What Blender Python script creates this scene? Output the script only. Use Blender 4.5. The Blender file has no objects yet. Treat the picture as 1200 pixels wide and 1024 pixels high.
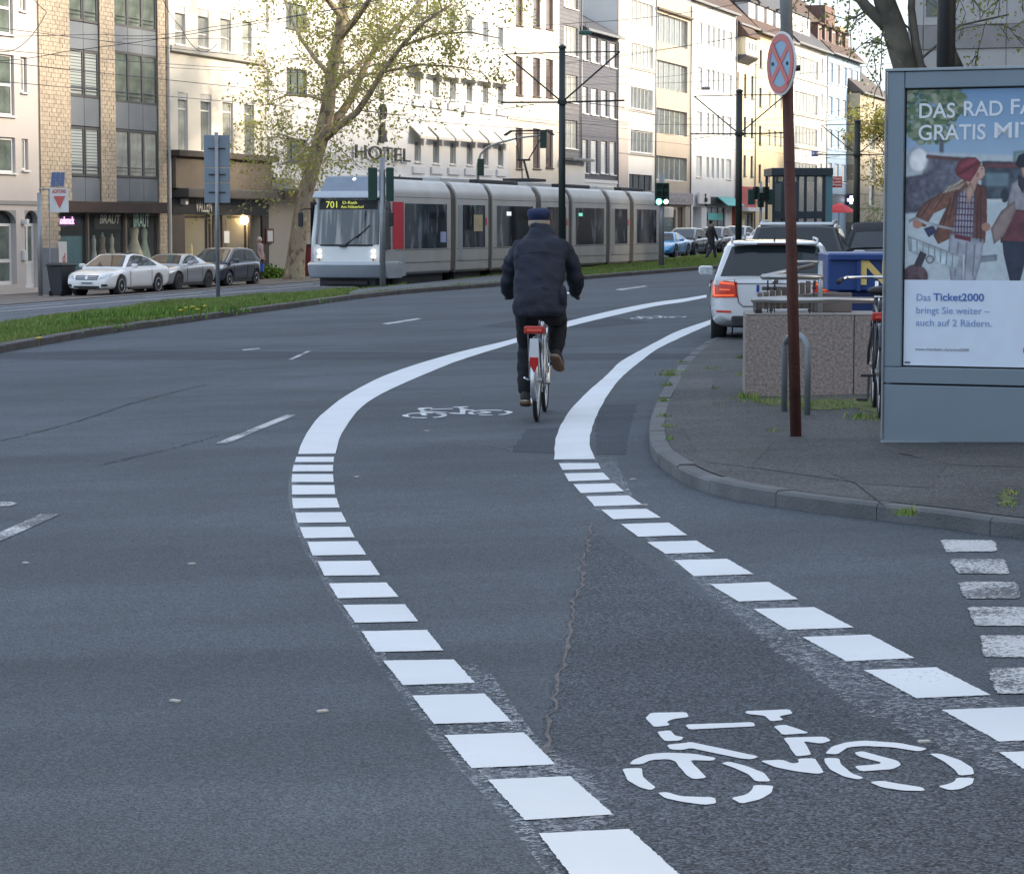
import bpy, bmesh, math, random
import numpy as np
from mathutils import Vector, Matrix, noise
random.seed(7); np.random.seed(7)
R = math.radians
scene = bpy.context.scene
COL = scene.collection

# ---------------------------------------------------------------- camera, sky, sun, exposure
TH = math.atan(246/2900.0); CH = 1.56
cam_d = bpy.data.cameras.new("camera"); cam = bpy.data.objects.new("camera", cam_d); COL.objects.link(cam)
cam.location = (0, 0, CH); cam.rotation_euler = (math.pi/2-TH, 0, 0)
cam_d.sensor_width = 36; cam_d.sensor_fit = 'HORIZONTAL'; cam_d.lens = 36*2900/1200.0
cam_d.clip_start = .1; cam_d.clip_end = 6000
scene.camera = cam
SUN_EL, SUN_AZ = R(19.5), R(7)            # azimuth counted from +X towards +Y
world = bpy.data.worlds.new("World"); scene.world = world; world.use_nodes = True
wn = world.node_tree.nodes; wl = world.node_tree.links
bg = wn["Background"]; sky = wn.new("ShaderNodeTexSky"); sky.sky_type = 'NISHITA'
sky.sun_disc = False; sky.sun_elevation = SUN_EL; sky.sun_rotation = math.pi/2-SUN_AZ
sky.air_density = 1.0; sky.dust_density = 3.0; sky.ozone_density = 1.6
# a thin bright cloud veil over the blue
wtc = wn.new('ShaderNodeTexCoord'); wns = wn.new('ShaderNodeTexNoise'); wns.inputs['Scale'].default_value = 2.5; wns.inputs['Detail'].default_value = 4; wl.new(wtc.outputs['Generated'], wns.inputs['Vector'])
wmr = wn.new('ShaderNodeMapRange'); wmr.inputs['From Min'].default_value = .3; wmr.inputs['From Max'].default_value = .7; wmr.inputs['To Min'].default_value = .75; wmr.inputs['To Max'].default_value = 1.1; wl.new(wns.outputs[0], wmr.inputs['Value'])
wmx = wn.new('ShaderNodeMix'); wmx.data_type = 'RGBA'; wmx.clamp_result = False; wmx.inputs['B'].default_value = (2.3, 2.6, 3.05, 1); wl.new(sky.outputs[0], wmx.inputs['A'])
wmu = wn.new('ShaderNodeMath'); wmu.operation = 'MULTIPLY'; wmu.inputs[1].default_value = .62; wl.new(wmr.outputs[0], wmu.inputs[0]); wl.new(wmu.outputs[0], wmx.inputs['Factor'])
wl.new(wmx.outputs['Result'], bg.inputs[0]); bg.inputs[1].default_value = .15
sun_d = bpy.data.lights.new("sun", 'SUN'); sun_d.energy = 2.3; sun_d.angle = R(9); sun_d.color = (1, .86, .68)
sun = bpy.data.objects.new("sun", sun_d); COL.objects.link(sun)
sd = Vector((math.cos(SUN_EL)*math.cos(SUN_AZ), math.cos(SUN_EL)*math.sin(SUN_AZ), math.sin(SUN_EL)))
sun.rotation_euler = sd.to_track_quat('Z', 'Y').to_euler(); sun.location = (60, 40, 60)
vs = scene.view_settings; vs.view_transform = 'Standard'; vs.look = 'None'; vs.exposure = 1.7; vs.gamma = 1
vs.use_curve_mapping = False
scene.cycles.max_bounces = 6; scene.cycles.transparent_max_bounces = 8

# ---------------------------------------------------------------- ground plane, street frame
UA = math.atan(950/2900.0); UX, UY = math.sin(UA), math.cos(UA)   # street direction; n = (-UY, UX)
GA, GC = .0085, -.033                                             # the street climbs and banks gently
SROT = math.pi/2-UA
def st(x, y): return x*UX+y*UY, -x*UY+y*UX
def xy(s, t): return s*UX-t*UY, s*UY+t*UX
def gz(x, y):
    s, t = st(x, y); return GA*max(-90, min(420, s))+GC*max(-90, min(70, t))
def S(s, t, z=0): x, y = xy(s, t); return Vector((x, y, gz(x, y)+z))
def ray(px, py):
    b = 512-py
    return px-600, 2900*math.cos(TH)+b*math.sin(TH), -2900*math.sin(TH)+b*math.cos(TH)
def G(px, py, off=0):                                             # surveyed point of the ground
    dx, dy, dz = ray(px, py); s, t = st(dx, dy); k = (CH-off)/(GA*s+GC*t-dz)
    return Vector((dx*k, dy*k, CH+dz*k))
def g2(px, py): v = G(px, py); return (v.x, v.y)
def onT(px, t):
    r = (px-600)/2900*math.cos(TH); Y = t/(UX-r*UY); return st(r*Y, Y)[0]
def Hz(px, py, t):
    x, y = xy(onT(px, t), t); dx, dy, dz = ray(px, py); return CH+dz*y/dy
def atY(px, py, Y):
    dx, dy, dz = ray(px, py); return Vector((dx*Y/dy, Y, CH+dz*Y/dy))

# ---------------------------------------------------------------- objects
def tag(o, label=None, cat=None, group=None, kind=None):
    if label: o['label'] = label
    if cat: o['category'] = cat
    if group: o['group'] = group
    if kind: o['kind'] = kind
    return o
def thing(name, label, cat, loc=(0, 0, 0), rz=0, group=None):
    o = bpy.data.objects.new(name, None); o.empty_display_size = .3; COL.objects.link(o)
    o.location = loc; o.rotation_euler = (0, 0, rz); return tag(o, label, cat, group)
def put(name, mesh, parent=None, loc=None, rz=None):
    o = bpy.data.objects.new(name, mesh); COL.objects.link(o); o.parent = parent
    if loc is not None: o.location = loc
    if rz is not None: o.rotation_euler = (0, 0, rz)
    return o
def kids(o): return [c for c in COL.objects if c.parent == o]
def copy_tree(o, parent=None, loc=None, rz=None, label=None):
    c = o.copy(); COL.objects.link(c); c.parent = parent
    if loc is not None: c.location = loc
    if rz is not None: c.rotation_euler = (0, 0, rz)
    if label: c['label'] = label
    for k in kids(o): copy_tree(k, c)
    return c
_work = bpy.data.scenes.new("work")                               # small side scene: evaluates one object quickly
def evaluated(o, extra=()):
    for q in (o,)+tuple(extra): _work.collection.objects.link(q)
    vl = _work.view_layers[0]; vl.update(); dg = vl.depsgraph
    me = bpy.data.meshes.new_from_object(o.evaluated_get(dg))
    for q in (o,)+tuple(extra): _work.collection.objects.unlink(q)
    return me
def bake(o, extra=()):                                            # turn modifiers into mesh
    par = o.parent; o.parent = None
    for q in extra: q.parent = None
    me = evaluated(o, extra); o.modifiers.clear(); o.data = me; o.parent = par; return o

class MB:
    def __init__(s): s.v = []; s.f = []; s.X = None
    def add(s, vs, fs):
        b = len(s.v); s.v += [tuple(s.X @ Vector(p)) if s.X else tuple(p) for p in vs]
        s.f += [tuple(i+b for i in f) for f in fs]; return s
    def box(s, x0, x1, y0, y1, z0, z1):
        return s.add([(x0,y0,z0),(x1,y0,z0),(x1,y1,z0),(x0,y1,z0),(x0,y0,z1),(x1,y0,z1),(x1,y1,z1),(x0,y1,z1)],
                     [(0,3,2,1),(4,5,6,7),(0,1,5,4),(1,2,6,5),(2,3,7,6),(3,0,4,7)])
    def cb(s, c, d): return s.box(c[0]-d[0]/2, c[0]+d[0]/2, c[1]-d[1]/2, c[1]+d[1]/2, c[2]-d[2]/2, c[2]+d[2]/2)
    def rings(s, rs, cap=True, closed=True):
        n = len(rs[0]); fs = []
        for i in range(len(rs)-1):
            for j in range(n if closed else n-1):
                a = i*n+j; b = i*n+(j+1) % n; fs.append((a, b, b+n, a+n))
        if cap: fs += [tuple(range(n-1, -1, -1)), tuple(range((len(rs)-1)*n, len(rs)*n))]
        return s.add([p for r in rs for p in r], fs)
    def tube(s, pts, rad, n=8, cap=True, squash=None):
        pts = [Vector(p) for p in pts]
        if not hasattr(rad, '__len__'): rad = [rad]*len(pts)
        d0 = (pts[1]-pts[0]).normalized(); up = Vector((0, 0, 1)) if abs(d0.z) < .9 else Vector((1, 0, 0))
        a = d0.cross(up).normalized(); rs = []
        for i, p in enumerate(pts):
            d = (pts[min(i+1, len(pts)-1)]-pts[max(i-1, 0)]).normalized()
            a = (a-d*a.dot(d)).normalized(); b = d.cross(a)
            rs.append([p+(a*math.cos(2*math.pi*k/n)+b*math.sin(2*math.pi*k/n))*rad[i] for k in range(n)])
        return s.rings(rs, cap)
    def ell(s, c, r, n=12, m=8):
        rs = []
        for i in range(m+1):
            ph = math.pi*(i/m); ph = min(max(ph, .05), math.pi-.05)
            rs.append([(c[0]+r[0]*math.sin(ph)*math.cos(2*math.pi*k/n), c[1]+r[1]*math.sin(ph)*math.sin(2*math.pi*k/n), c[2]-r[2]*math.cos(ph)) for k in range(n)])
        return s.rings(rs)
    def prism(s, poly, z0, z1, axis='z'):
        P = {'z': lambda a, b, c: (a, b, c), 'y': lambda a, b, c: (a, c, b), 'x': lambda a, b, c: (c, a, b)}[axis]
        n = len(poly); vs = [P(a, b, z0) for a, b in poly]+[P(a, b, z1) for a, b in poly]
        return s.add(vs, [tuple(range(n-1, -1, -1)), tuple(range(n, 2*n))]+[(i, (i+1) % n, n+(i+1) % n, n+i) for i in range(n)])
    def lathe(s, prof, c=(0, 0, 0), n=16):
        return s.rings([[(c[0]+r*math.cos(2*math.pi*k/n), c[1]+r*math.sin(2*math.pi*k/n), c[2]+z) for k in range(n)] for r, z in prof])
    def sphere(s, c, r, n=10): return s.ell(c, (r, r, r), n, max(4, n//2+1))
    def mesh(s, name, mat, smooth=False, fix=True):
        me = bpy.data.meshes.new(name); me.from_pydata(s.v, [], s.f)
        if fix and len(s.f) < 60000:
            bm = bmesh.new(); bm.from_mesh(me); bmesh.ops.recalc_face_normals(bm, faces=bm.faces); 
            if bm.faces and min(abs(f.normal.z) for f in bm.faces) > .98 and sum(f.normal.z for f in bm.faces) < 0: bmesh.ops.reverse_faces(bm, faces=bm.faces)
            bm.to_mesh(me); bm.free()
        if mat: me.materials.append(mat)
        if smooth: me.shade_smooth()
        me.update(); return me
    def build(s, name, mat, parent=None, loc=None, rz=None, smooth=False, bevel=0, sub=0, kind=None, segs=2, fix=True):
        o = put(name, s.mesh(name, mat, smooth, fix), parent, loc, rz)
        if bevel:
            m = o.modifiers.new("b", 'BEVEL'); m.width = bevel; m.segments = segs; m.limit_method = 'ANGLE'; m.angle_limit = R(30); m.harden_normals = True
            if not smooth: o.data.shade_smooth()
        if sub:
            m = o.modifiers.new("s", 'SUBSURF'); m.levels = sub; m.render_levels = sub; o.data.shade_smooth()
        if kind: o['kind'] = kind
        return o
def blob(mb, name, mat, parent, voxel=.012, smooth_it=6, wrinkle=0, wscale=8):
    o = mb.build(name, mat, parent, smooth=True)
    m = o.modifiers.new("r", 'REMESH'); m.mode = 'VOXEL'; m.voxel_size = voxel; m.use_smooth_shade = True
    m = o.modifiers.new("s", 'SMOOTH'); m.iterations = smooth_it; m.factor = .5
    bake(o)
    if wrinkle:
        me = o.data
        for v in me.vertices:
            p = v.co
            q = noise.noise(Vector((p.x*wscale*.8, p.y*wscale, p.z*wscale*1.7)))+.5*noise.noise(Vector((p.x*wscale*2.2+p.z*5, p.y*wscale*2, p.z*wscale*2.6)))
            q2 = (1-abs(noise.noise(Vector((p.x*wscale*.9+9, p.y*wscale, p.z*wscale*1.4+p.x*6)))*2))
            v.co = p+v.normal*(q*wrinkle+q2*wrinkle*.5)
        me.shade_smooth()
    return o

# ---------------------------------------------------------------- materials
_m = {}
def mat(name, col, rough=.6, metal=0, var=.12, scale=3, bump=0, bscale=40, emit=None, estr=0, coat=0, spec=.5, alpha=1, detail=4):
    if name in _m: return _m[name]
    m = bpy.data.materials.new(name); m.use_nodes = True; nt = m.node_tree; n = nt.nodes; l = nt.links; b = n["Principled BSDF"]
    b.inputs['Roughness'].default_value = rough; b.inputs['Metallic'].default_value = metal
    b.inputs['Coat Weight'].default_value = coat; b.inputs['Specular IOR Level'].default_value = spec
    c = tuple(col)+(1,)
    tc = n.new('ShaderNodeTexCoord'); ns = n.new('ShaderNodeTexNoise'); ns.inputs['Scale'].default_value = scale; ns.inputs['Detail'].default_value = detail
    l.new(tc.outputs['Object'], ns.inputs['Vector'])
    mx = n.new('ShaderNodeMix'); mx.data_type = 'RGBA'
    mx.inputs['A'].default_value = tuple(x*(1-var*1.6) for x in col)+(1,); mx.inputs['B'].default_value = tuple(min(1, x*(1+var*1.6)) for x in col)+(1,)
    l.new(ns.outputs[0], mx.inputs['Factor']); l.new(mx.outputs['Result'], b.inputs['Base Color'])
    if bump:
        n2 = n.new('ShaderNodeTexNoise'); n2.inputs['Scale'].default_value = bscale; n2.inputs['Detail'].default_value = 4
        l.new(tc.outputs['Object'], n2.inputs['Vector'])
        bp = n.new('ShaderNodeBump'); bp.inputs['Strength'].default_value = bump; bp.inputs['Distance'].default_value = .02
        l.new(n2.outputs[0], bp.inputs['Height']); l.new(bp.outputs[0], b.inputs['Normal'])
    if emit:
        b.inputs['Emission Color'].default_value = tuple(emit)+(1,); b.inputs['Emission Strength'].default_value = estr
    if alpha < 1: b.inputs['Alpha'].default_value = alpha
    _m[name] = m; return m
def nodes_of(m): return m.node_tree.nodes, m.node_tree.links, m.node_tree.nodes["Principled BSDF"]
def glassy(name, col, alpha):                                     # thin glass: mirror on top, dim see-through
    if name in _m: return _m[name]
    m = bpy.data.materials.new(name); m.use_nodes = True; n, l, b = nodes_of(m)
    b.inputs['Base Color'].default_value = tuple(col)+(1,); b.inputs['Roughness'].default_value = .03; b.inputs['Specular IOR Level'].default_value = .8
    b.inputs['Alpha'].default_value = alpha; _m[name] = m; return m
def asphalt(name, base, speck=.5, patch=.18, fine=110):
    m = bpy.data.materials.new(name); m.use_nodes = True; n, l, b = nodes_of(m)
    tc = n.new('ShaderNodeTexCoord')
    def noi(sc, det=3, rough=.6):
        q = n.new('ShaderNodeTexNoise'); q.inputs['Scale'].default_value = sc; q.inputs['Detail'].default_value = det; q.inputs['Roughness'].default_value = rough
        l.new(tc.outputs['Object'], q.inputs['Vector']); return q
    def ramp(src, p0, c0, p1, c1):
        r = n.new('ShaderNodeMapRange'); r.inputs['From Min'].default_value = p0; r.inputs['From Max'].default_value = p1
        r.inputs['To Min'].default_value = c0; r.inputs['To Max'].default_value = c1; l.new(src, r.inputs['Value']); return r.outputs[0]
    def mul(a, c):
        q = n.new('ShaderNodeMath'); q.operation = 'MULTIPLY'; l.new(a, q.inputs[0]); l.new(c, q.inputs[1]); return q.outputs[0]
    big = ramp(noi(.25, 4).outputs[0], .3, 1-patch, .7, 1+patch)
    mp = n.new('ShaderNodeMapping'); mp.inputs['Rotation'].default_value = (0, 0, -SROT); mp.inputs['Scale'].default_value = (.05, 1.1, 1)
    l.new(tc.outputs['Object'], mp.inputs['Vector']); tr = noi(1, 3); l.new(mp.outputs[0], tr.inputs['Vector'])
    track = ramp(tr.outputs[0], .35, .87, .65, 1.10)              # worn wheel tracks along the street
    fn = ramp(noi(fine, 4, .8).outputs[0], .3, 1-speck*.75, .7, 1+speck*.75)
    vo = n.new('ShaderNodeTexVoronoi'); vo.inputs['Scale'].default_value = fine*1.0; l.new(tc.outputs['Object'], vo.inputs['Vector'])
    sx = n.new('ShaderNodeSeparateColor'); l.new(vo.outputs['Color'], sx.inputs[0])
    st_ = ramp(sx.outputs[0], 0, 1-speck*.8, 1, 1+speck*.8); pw = n.new('ShaderNodeMath'); pw.operation = 'POWER'; l.new(st_, pw.inputs[0]); pw.inputs[1].default_value = 1.6; st_ = pw.outputs[0]
    sp = ramp(noi(1.1, 5, .7).outputs[0], .35, .90, .68, 1.10)
    v = mul(mul(mul(mul(big, track), fn), st_), sp)
    cm = n.new('ShaderNodeMix'); cm.data_type = 'RGBA'; cm.blend_type = 'MULTIPLY'; cm.inputs['Factor'].default_value = 1
    cm.inputs['A'].default_value = tuple(base)+(1,)
    co = n.new('ShaderNodeCombineColor'); [l.new(v, co.inputs[i]) for i in range(3)]
    l.new(co.outputs[0], cm.inputs['B']); l.new(cm.outputs['Result'], b.inputs['Base Color'])
    b.inputs['Roughness'].default_value = .82; b.inputs['Specular IOR Level'].default_value = .35
    bp = n.new('ShaderNodeBump'); bp.inputs['Strength'].default_value = .5; bp.inputs['Distance'].default_value = .006
    l.new(vo.outputs['Distance'], bp.inputs['Height']); l.new(bp.outputs[0], b.inputs['Normal'])
    return m
def paint(name, col, wear=.3, under=(.06, .062, .068)):           # road paint, chipped where the noise is high
    m = bpy.data.materials.new(name); m.use_nodes = True; n, l, b = nodes_of(m)
    tc = n.new('ShaderNodeTexCoord'); a = n.new('ShaderNodeTexNoise'); a.inputs['Scale'].default_value = 55; a.inputs['Detail'].default_value = 6; a.inputs['Roughness'].default_value = .75
    c = n.new('ShaderNodeTexNoise'); c.inputs['Scale'].default_value = 1.7; c.inputs['Detail'].default_value = 5
    for q in (a, c): l.new(tc.outputs['Object'], q.inputs['Vector'])
    ad = n.new('ShaderNodeMath'); ad.operation = 'MULTIPLY_ADD'; ad.inputs[1].default_value = .55; l.new(c.outputs[0], ad.inputs[0]); l.new(a.outputs[0], ad.inputs[2])
    mr = n.new('ShaderNodeMapRange'); mr.inputs['From Min'].default_value = 1.03-wear*.42; mr.inputs['From Max'].default_value = 1.08-wear*.42; l.new(ad.outputs[0], mr.inputs['Value'])
    dirt = n.new('ShaderNodeMix'); dirt.data_type = 'RGBA'; dirt.inputs['A'].default_value = tuple(x*.80 for x in col)+(1,); dirt.inputs['B'].default_value = tuple(min(.9, x*1.08) for x in col)+(1,)
    l.new(c.outputs[0], dirt.inputs['Factor'])
    mx = n.new('ShaderNodeMix'); mx.data_type = 'RGBA'; mx.inputs['B'].default_value = tuple(under)+(1,)
    l.new(dirt.outputs['Result'], mx.inputs['A']); l.new(mr.outputs[0], mx.inputs['Factor']); l.new(mx.outputs['Result'], b.inputs['Base Color'])
    b.inputs['Roughness'].default_value = .6
    return m
def flatmesh(me_v, me_f): return me_v, me_f
def text_part(name, body, h, m, parent, M4, depth=.01, bold=.0, width=None, align='LEFT'):
    """lettering standing in the local XZ plane (facing -Y); h = cap height"""
    cu = bpy.data.curves.new("t", 'FONT'); cu.body = body; cu.size = h/.70; cu.extrude = depth/2; cu.offset = bold; cu.align_x = align; cu.resolution_u = 4
    o = bpy.data.objects.new("t", cu); me = evaluated(o); bpy.data.objects.remove(o); bpy.data.curves.remove(cu)
    if width and len(me.vertices):
        xs = [v.co.x for v in me.vertices]; k = width/(max(xs)-min(xs))
        for v in me.vertices: v.co.x *= k
    me.transform(M4 @ Matrix.Rotation(math.pi/2, 4, 'X')); me.materials.clear(); me.materials.append(m)
    return put(name, me, parent)
def T(x=0, y=0, z=0): return Matrix.Translation((x, y, z))
def sheet_mb(poly, off):
    return MB().add([(x, y, gz(x, y)+off) for x, y in poly], [tuple(range(len(poly)))])
def rough(poly, step=.04, jit=.004):
    out = []
    for i in range(len(poly)):
        a = Vector(poly[i]); b = Vector(poly[(i+1) % len(poly)]); k = max(1, int((b-a).length/step))
        for j in range(k):
            p = a.lerp(b, j/k)
            out.append((p.x+random.uniform(-jit, jit), p.y+random.uniform(-jit, jit)) if j else (p.x, p.y))
    return out
def smooth_line(pts, k=6):                                        # Catmull-Rom through 2D points
    P = [Vector(p) for p in pts]; out = []
    for i in range(len(P)-1):
        a, b, c, d = P[max(i-1, 0)], P[i], P[i+1], P[min(i+2, len(P)-1)]
        for j in range(k):
            t = j/k; out.append(.5*((2*b)+(c-a)*t+(2*a-5*b+4*c-d)*t*t+(3*b-a-3*c+d)*t**3))
    return out+[P[-1]]
def resample(pts, step):
    pts = [Vector(p) for p in pts]; out = [pts[0]]; acc = 0
    for a, b in zip(pts, pts[1:]):
        L = (b-a).length; d = step-acc
        while d <= L: out.append(a.lerp(b, d/L)); d += step
        acc = (acc+L) % step
    return out
# ================================================================ the setting
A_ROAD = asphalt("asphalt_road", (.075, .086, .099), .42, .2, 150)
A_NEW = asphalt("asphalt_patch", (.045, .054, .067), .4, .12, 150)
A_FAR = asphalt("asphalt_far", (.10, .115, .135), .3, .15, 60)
A_PAVE = asphalt("asphalt_pavement", (.078, .078, .076), .55, .5, 110)
P_WHITE = paint("road_paint_white", (.70, .72, .73), .16, (.13, .14, .155))
P_OLD = paint("road_paint_old", (.58, .58, .57), .62)
P_GHOST = paint("road_paint_ghost", (.155, .18, .21), .5, (.08, .095, .11))
KERB = mat("kerb_granite", (.115, .118, .12), .8, var=.4, scale=2.2, bump=.4, bscale=60)
KERB_D = mat("kerb_dark_stone", (.12, .105, .095), .85, var=.35, scale=2.5, bump=.5, bscale=50)
SOIL = mat("soil", (.10, .085, .05), .95, var=.4, scale=3, bump=.8, bscale=20)
PAVERS = mat("brown_pavers", (.16, .14, .125), .85, var=.25, scale=4, bump=.3)
def bricklines(m, sc, w, h, c1, c2, mortar, ms=.02, rot=0, xz=False):
    n, l, b = nodes_of(m); tc = n.new('ShaderNodeTexCoord'); mp = n.new('ShaderNodeMapping'); bk = n.new('ShaderNodeTexBrick')
    mp.inputs['Rotation'].default_value = (math.pi/2 if xz else 0, 0, rot)
    l.new(tc.outputs['Object'], mp.inputs['Vector']); l.new(mp.outputs[0], bk.inputs['Vector'])
    bk.inputs['Scale'].default_value = sc; bk.inputs['Brick Width'].default_value = w; bk.inputs['Row Height'].default_value = h; bk.inputs['Mortar Size'].default_value = ms
    bk.inputs['Color1'].default_value = tuple(c1)+(1,); bk.inputs['Color2'].default_value = tuple(c2)+(1,); bk.inputs['Mortar'].default_value = tuple(mortar)+(1,)
    bk.inputs['Mortar Smooth'].default_value = .2; l.new(bk.outputs[0], b.inputs['Base Color'])
bricklines(PAVERS, 1, .3, .3, (.19, .165, .145), (.145, .125, .11), (.08, .07, .06), .02, -SROT)

# ground: one sheet to the horizon, in cells so that it bends only outside the street
g = MB(); Ss = [-2500, -90, 420, 2500]; Ts = [-2500, -90, 70, 2500]
for i in range(3):
    for j in range(3):
        q = [(Ss[i], Ts[j]), (Ss[i+1], Ts[j]), (Ss[i+1], Ts[j+1]), (Ss[i], Ts[j+1])]
        g.add([tuple(S(a, b, -.03)) for a, b in q], [(0, 1, 2, 3)])
tag(g.build("ground", mat("ground_earth", (.13, .125, .115), .95, var=.3, scale=.2)), kind='structure')
def strip(s0, s1, t0, t1): return [xy(s0, t0), xy(s1, t0), xy(s1, t1), xy(s0, t1)]
road = tag(sheet_mb(strip(-85, 400, -85, 26), 0).build("road", A_ROAD), kind='structure')
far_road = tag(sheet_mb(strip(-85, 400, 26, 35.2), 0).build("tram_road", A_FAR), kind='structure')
far_pave = tag(sheet_mb(strip(-85, 400, 35.2, 60), .03).build("far_pavement", PAVERS), kind='structure')
for a in np.arange(50, 130, 1.0):                                 # kerb stones of the far side
    mb = MB(); p = [S(a+.01, 35.05), S(a+.99, 35.05), S(a+.99, 35.2), S(a+.01, 35.2)]
    mb.add([tuple(q+Vector((0, 0, -.1))) for q in p]+[tuple(q+Vector((0, 0, .035))) for q in p], [(0,3,2,1),(4,5,6,7),(0,1,5,4),(1,2,6,5),(2,3,7,6),(3,0,4,7)])
    mb.build("kerb_stone", KERB, far_pave)

# pavement on the right with its curved kerb
kp = [(832,405),(800,430),(775,470),(763,500),(762,528),(775,548),(810,570),(860,585),(930,597),(1000,606),(1100,618),(1200,631)]
kerb_out = [Vector(g2(*p)) for p in kp]
kerb_s = smooth_line([Vector((3.0, 33.6))]+kerb_out+[Vector((3.6, 10.5)), Vector((6.5, 6.6)), Vector((10, 2.5))], 8)
line = resample(kerb_s, .08)
def offs(line, d):
    out = []
    for i, p in enumerate(line):
        q = (line[min(i+1, len(line)-1)]-line[max(i-1, 0)]).normalized(); out.append(p+Vector((-q.y, q.x))*d)
    return out
KH = .085; inner = offs(line, .114)
poly = [tuple(p) for p in inner]+[(30, 2.5), (30, 33.6)]
pave = tag(MB().add([(x, y, gz(x, y)+KH) for x, y in poly], [tuple(range(len(poly)))]).build("pavement", A_PAVE), kind='structure')
def kerb_stones(line, width, h, n_per, parent, m, gap=.006, drop=0, side=1, name="kerb_stone", lip=.015):
    inn = offs(line, width*side); i = 0
    while i < len(line)-2:
        k = min(n_per, len(line)-1-i); idx = list(range(i, i+k+1)); mb = MB(); rs = []
        hh = h+random.uniform(-.006, .006)
        for j, q in enumerate(idx):
            o, a = line[q], inn[q]; d = (line[min(q+1, len(line)-1)]-line[max(q-1, 0)]).normalized()
            sh = d*(gap if j == 0 else -gap if j == k else 0); o = o+sh; a = a+sh; w = (a-o).normalized()
            z = gz(o.x, o.y)-drop
            rs.append([(o.x, o.y, z-.15), (o.x, o.y, z+hh-lip), (o.x+w.x*lip, o.y+w.y*lip, z+hh), (a.x, a.y, z+hh), (a.x, a.y, z-.15)])
        mb.rings(rs); mb.build(name, m, parent); i += k
kerb_stones(line, .112, KH+.004, 11, pave, KERB, gap=.003)

# median with grass
mk = [(-60,425),(0,414),(110,394),(220,378),(337,362),(450,347),(582,336),(680,328),(830,316),(900,311)]
ml = [Vector(g2(*p)) for p in mk]
sM = lambda p: st(p.x, p.y)
ms = smooth_line(ml, 8)
mline = resample(ms, .25)
mline = [p for p in mline if sM(p)[0] > 20]
far_px = [(900,294),(840,300),(700,314),(582,326),(447,341),(330,349),(192,359),(82,374),(0,386),(-60,394)]
fl = [Vector(g2(*p)) for p in far_px]
mi = offs(mline, .2)
if (sM(mi[10])[1] < sM(mline[10])[1]): mside = -1; mi = offs(mline, -.2)
else: mside = 1
poly = [tuple(p) for p in mi]+[tuple(p) for p in fl]
MH = .12
median = tag(MB().add([(x, y, gz(x, y)+MH-.01) for x, y in poly], [tuple(range(len(poly)))]).build("median_strip", SOIL), kind='structure')
kerb_stones(mline, .2, MH, 4, median, KERB_D, side=mside, gap=.01)
fline = resample(smooth_line(fl[::-1], 6), .5)
kerb_stones(fline, .15, .11, 4, median, KERB, side=-1, gap=.01)
# paved end of the median round the signal pole
pq = [g2(*p) for p in [(400,351.5),(450,346),(582,335.2),(640,331),(640,325.5),(582,327),(447,341.3),(420,344)]]
mb = MB().add([(x, y, gz(x, y)+MH+.006) for x, y in pq], [tuple(range(len(pq)))]); mb.build("paving", KERB, median)
def inside_np(X, Y, poly):
    c = np.zeros(len(X), bool)
    for i in range(len(poly)):
        a, b = poly[i], poly[i-1]
        if a[1] == b[1]: continue
        c ^= ((a[1] > Y) != (b[1] > Y)) & (X < (b[0]-a[0])*(Y-a[1])/(b[1]-a[1])+a[0])
    return c
def inside(p, poly):
    c = False; n = len(poly)
    for i in range(n):
        a, b = poly[i], poly[i-1]
        if (a[1] > p[1]) != (b[1] > p[1]) and p[0] < (b[0]-a[0])*(p[1]-a[1])/(b[1]-a[1])+a[0]: c = not c
    return c
def grass(name, label, spots, hmin, hmax, wid, cols, parent=None):
    """blades; spots = iterable of (x, y, zbase, scale)"""
    sp = np.array(spots); n = len(sp); rng = np.random.default_rng(3)
    ang = rng.uniform(0, 6.283, n); h = rng.uniform(hmin, hmax, n)*sp[:, 3]; w = wid*rng.uniform(.6, 1.4, n)*np.sqrt(sp[:, 3]); lean = rng.uniform(.1, .7, n)*h; la = rng.uniform(0, 6.283, n)
    dx, dy = np.cos(ang)*w, np.sin(ang)*w; lx, ly = np.cos(la)*lean, np.sin(la)*lean
    V = np.zeros((n, 3, 3)); V[:, 0] = np.stack([sp[:, 0]-dx, sp[:, 1]-dy, sp[:, 2]], 1); V[:, 1] = np.stack([sp[:, 0]+dx, sp[:, 1]+dy, sp[:, 2]], 1)
    V[:, 2] = np.stack([sp[:, 0]+lx, sp[:, 1]+ly, sp[:, 2]+h], 1)
    me = bpy.data.meshes.new(name); me.vertices.add(n*3); me.vertices.foreach_set("co", V.reshape(-1)); me.loops.add(n*3)
    me.loops.foreach_set("vertex_index", np.arange(n*3)); me.polygons.add(n); me.polygons.foreach_set("loop_start", np.arange(n)*3); me.polygons.foreach_set("loop_total", np.full(n, 3))
    for c in cols: me.materials.append(c)
    me.polygons.foreach_set("material_index", rng.integers(0, len(cols), n)); me.update(); me.validate()
    o = put(name, me, parent); o['kind'] = 'stuff'
    if label: tag(o, label, "grass")
    return o
def leafmat(name, col): 
    m = mat(name, col, .7, var=.35, scale=.9)
    n, l, b = nodes_of(m); b.inputs['Subsurface Weight'].default_value = 0
    return m
GR = [leafmat("grass_fresh", (.15, .27, .03)), leafmat("grass_mid", (.10, .19, .025)), leafmat("grass_dry", (.25, .25, .09))]
spots = []; pxs = [p[0] for p in poly]; pys = [p[1] for p in poly]
pq_poly = pq
_r = np.random.default_rng(4)
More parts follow.
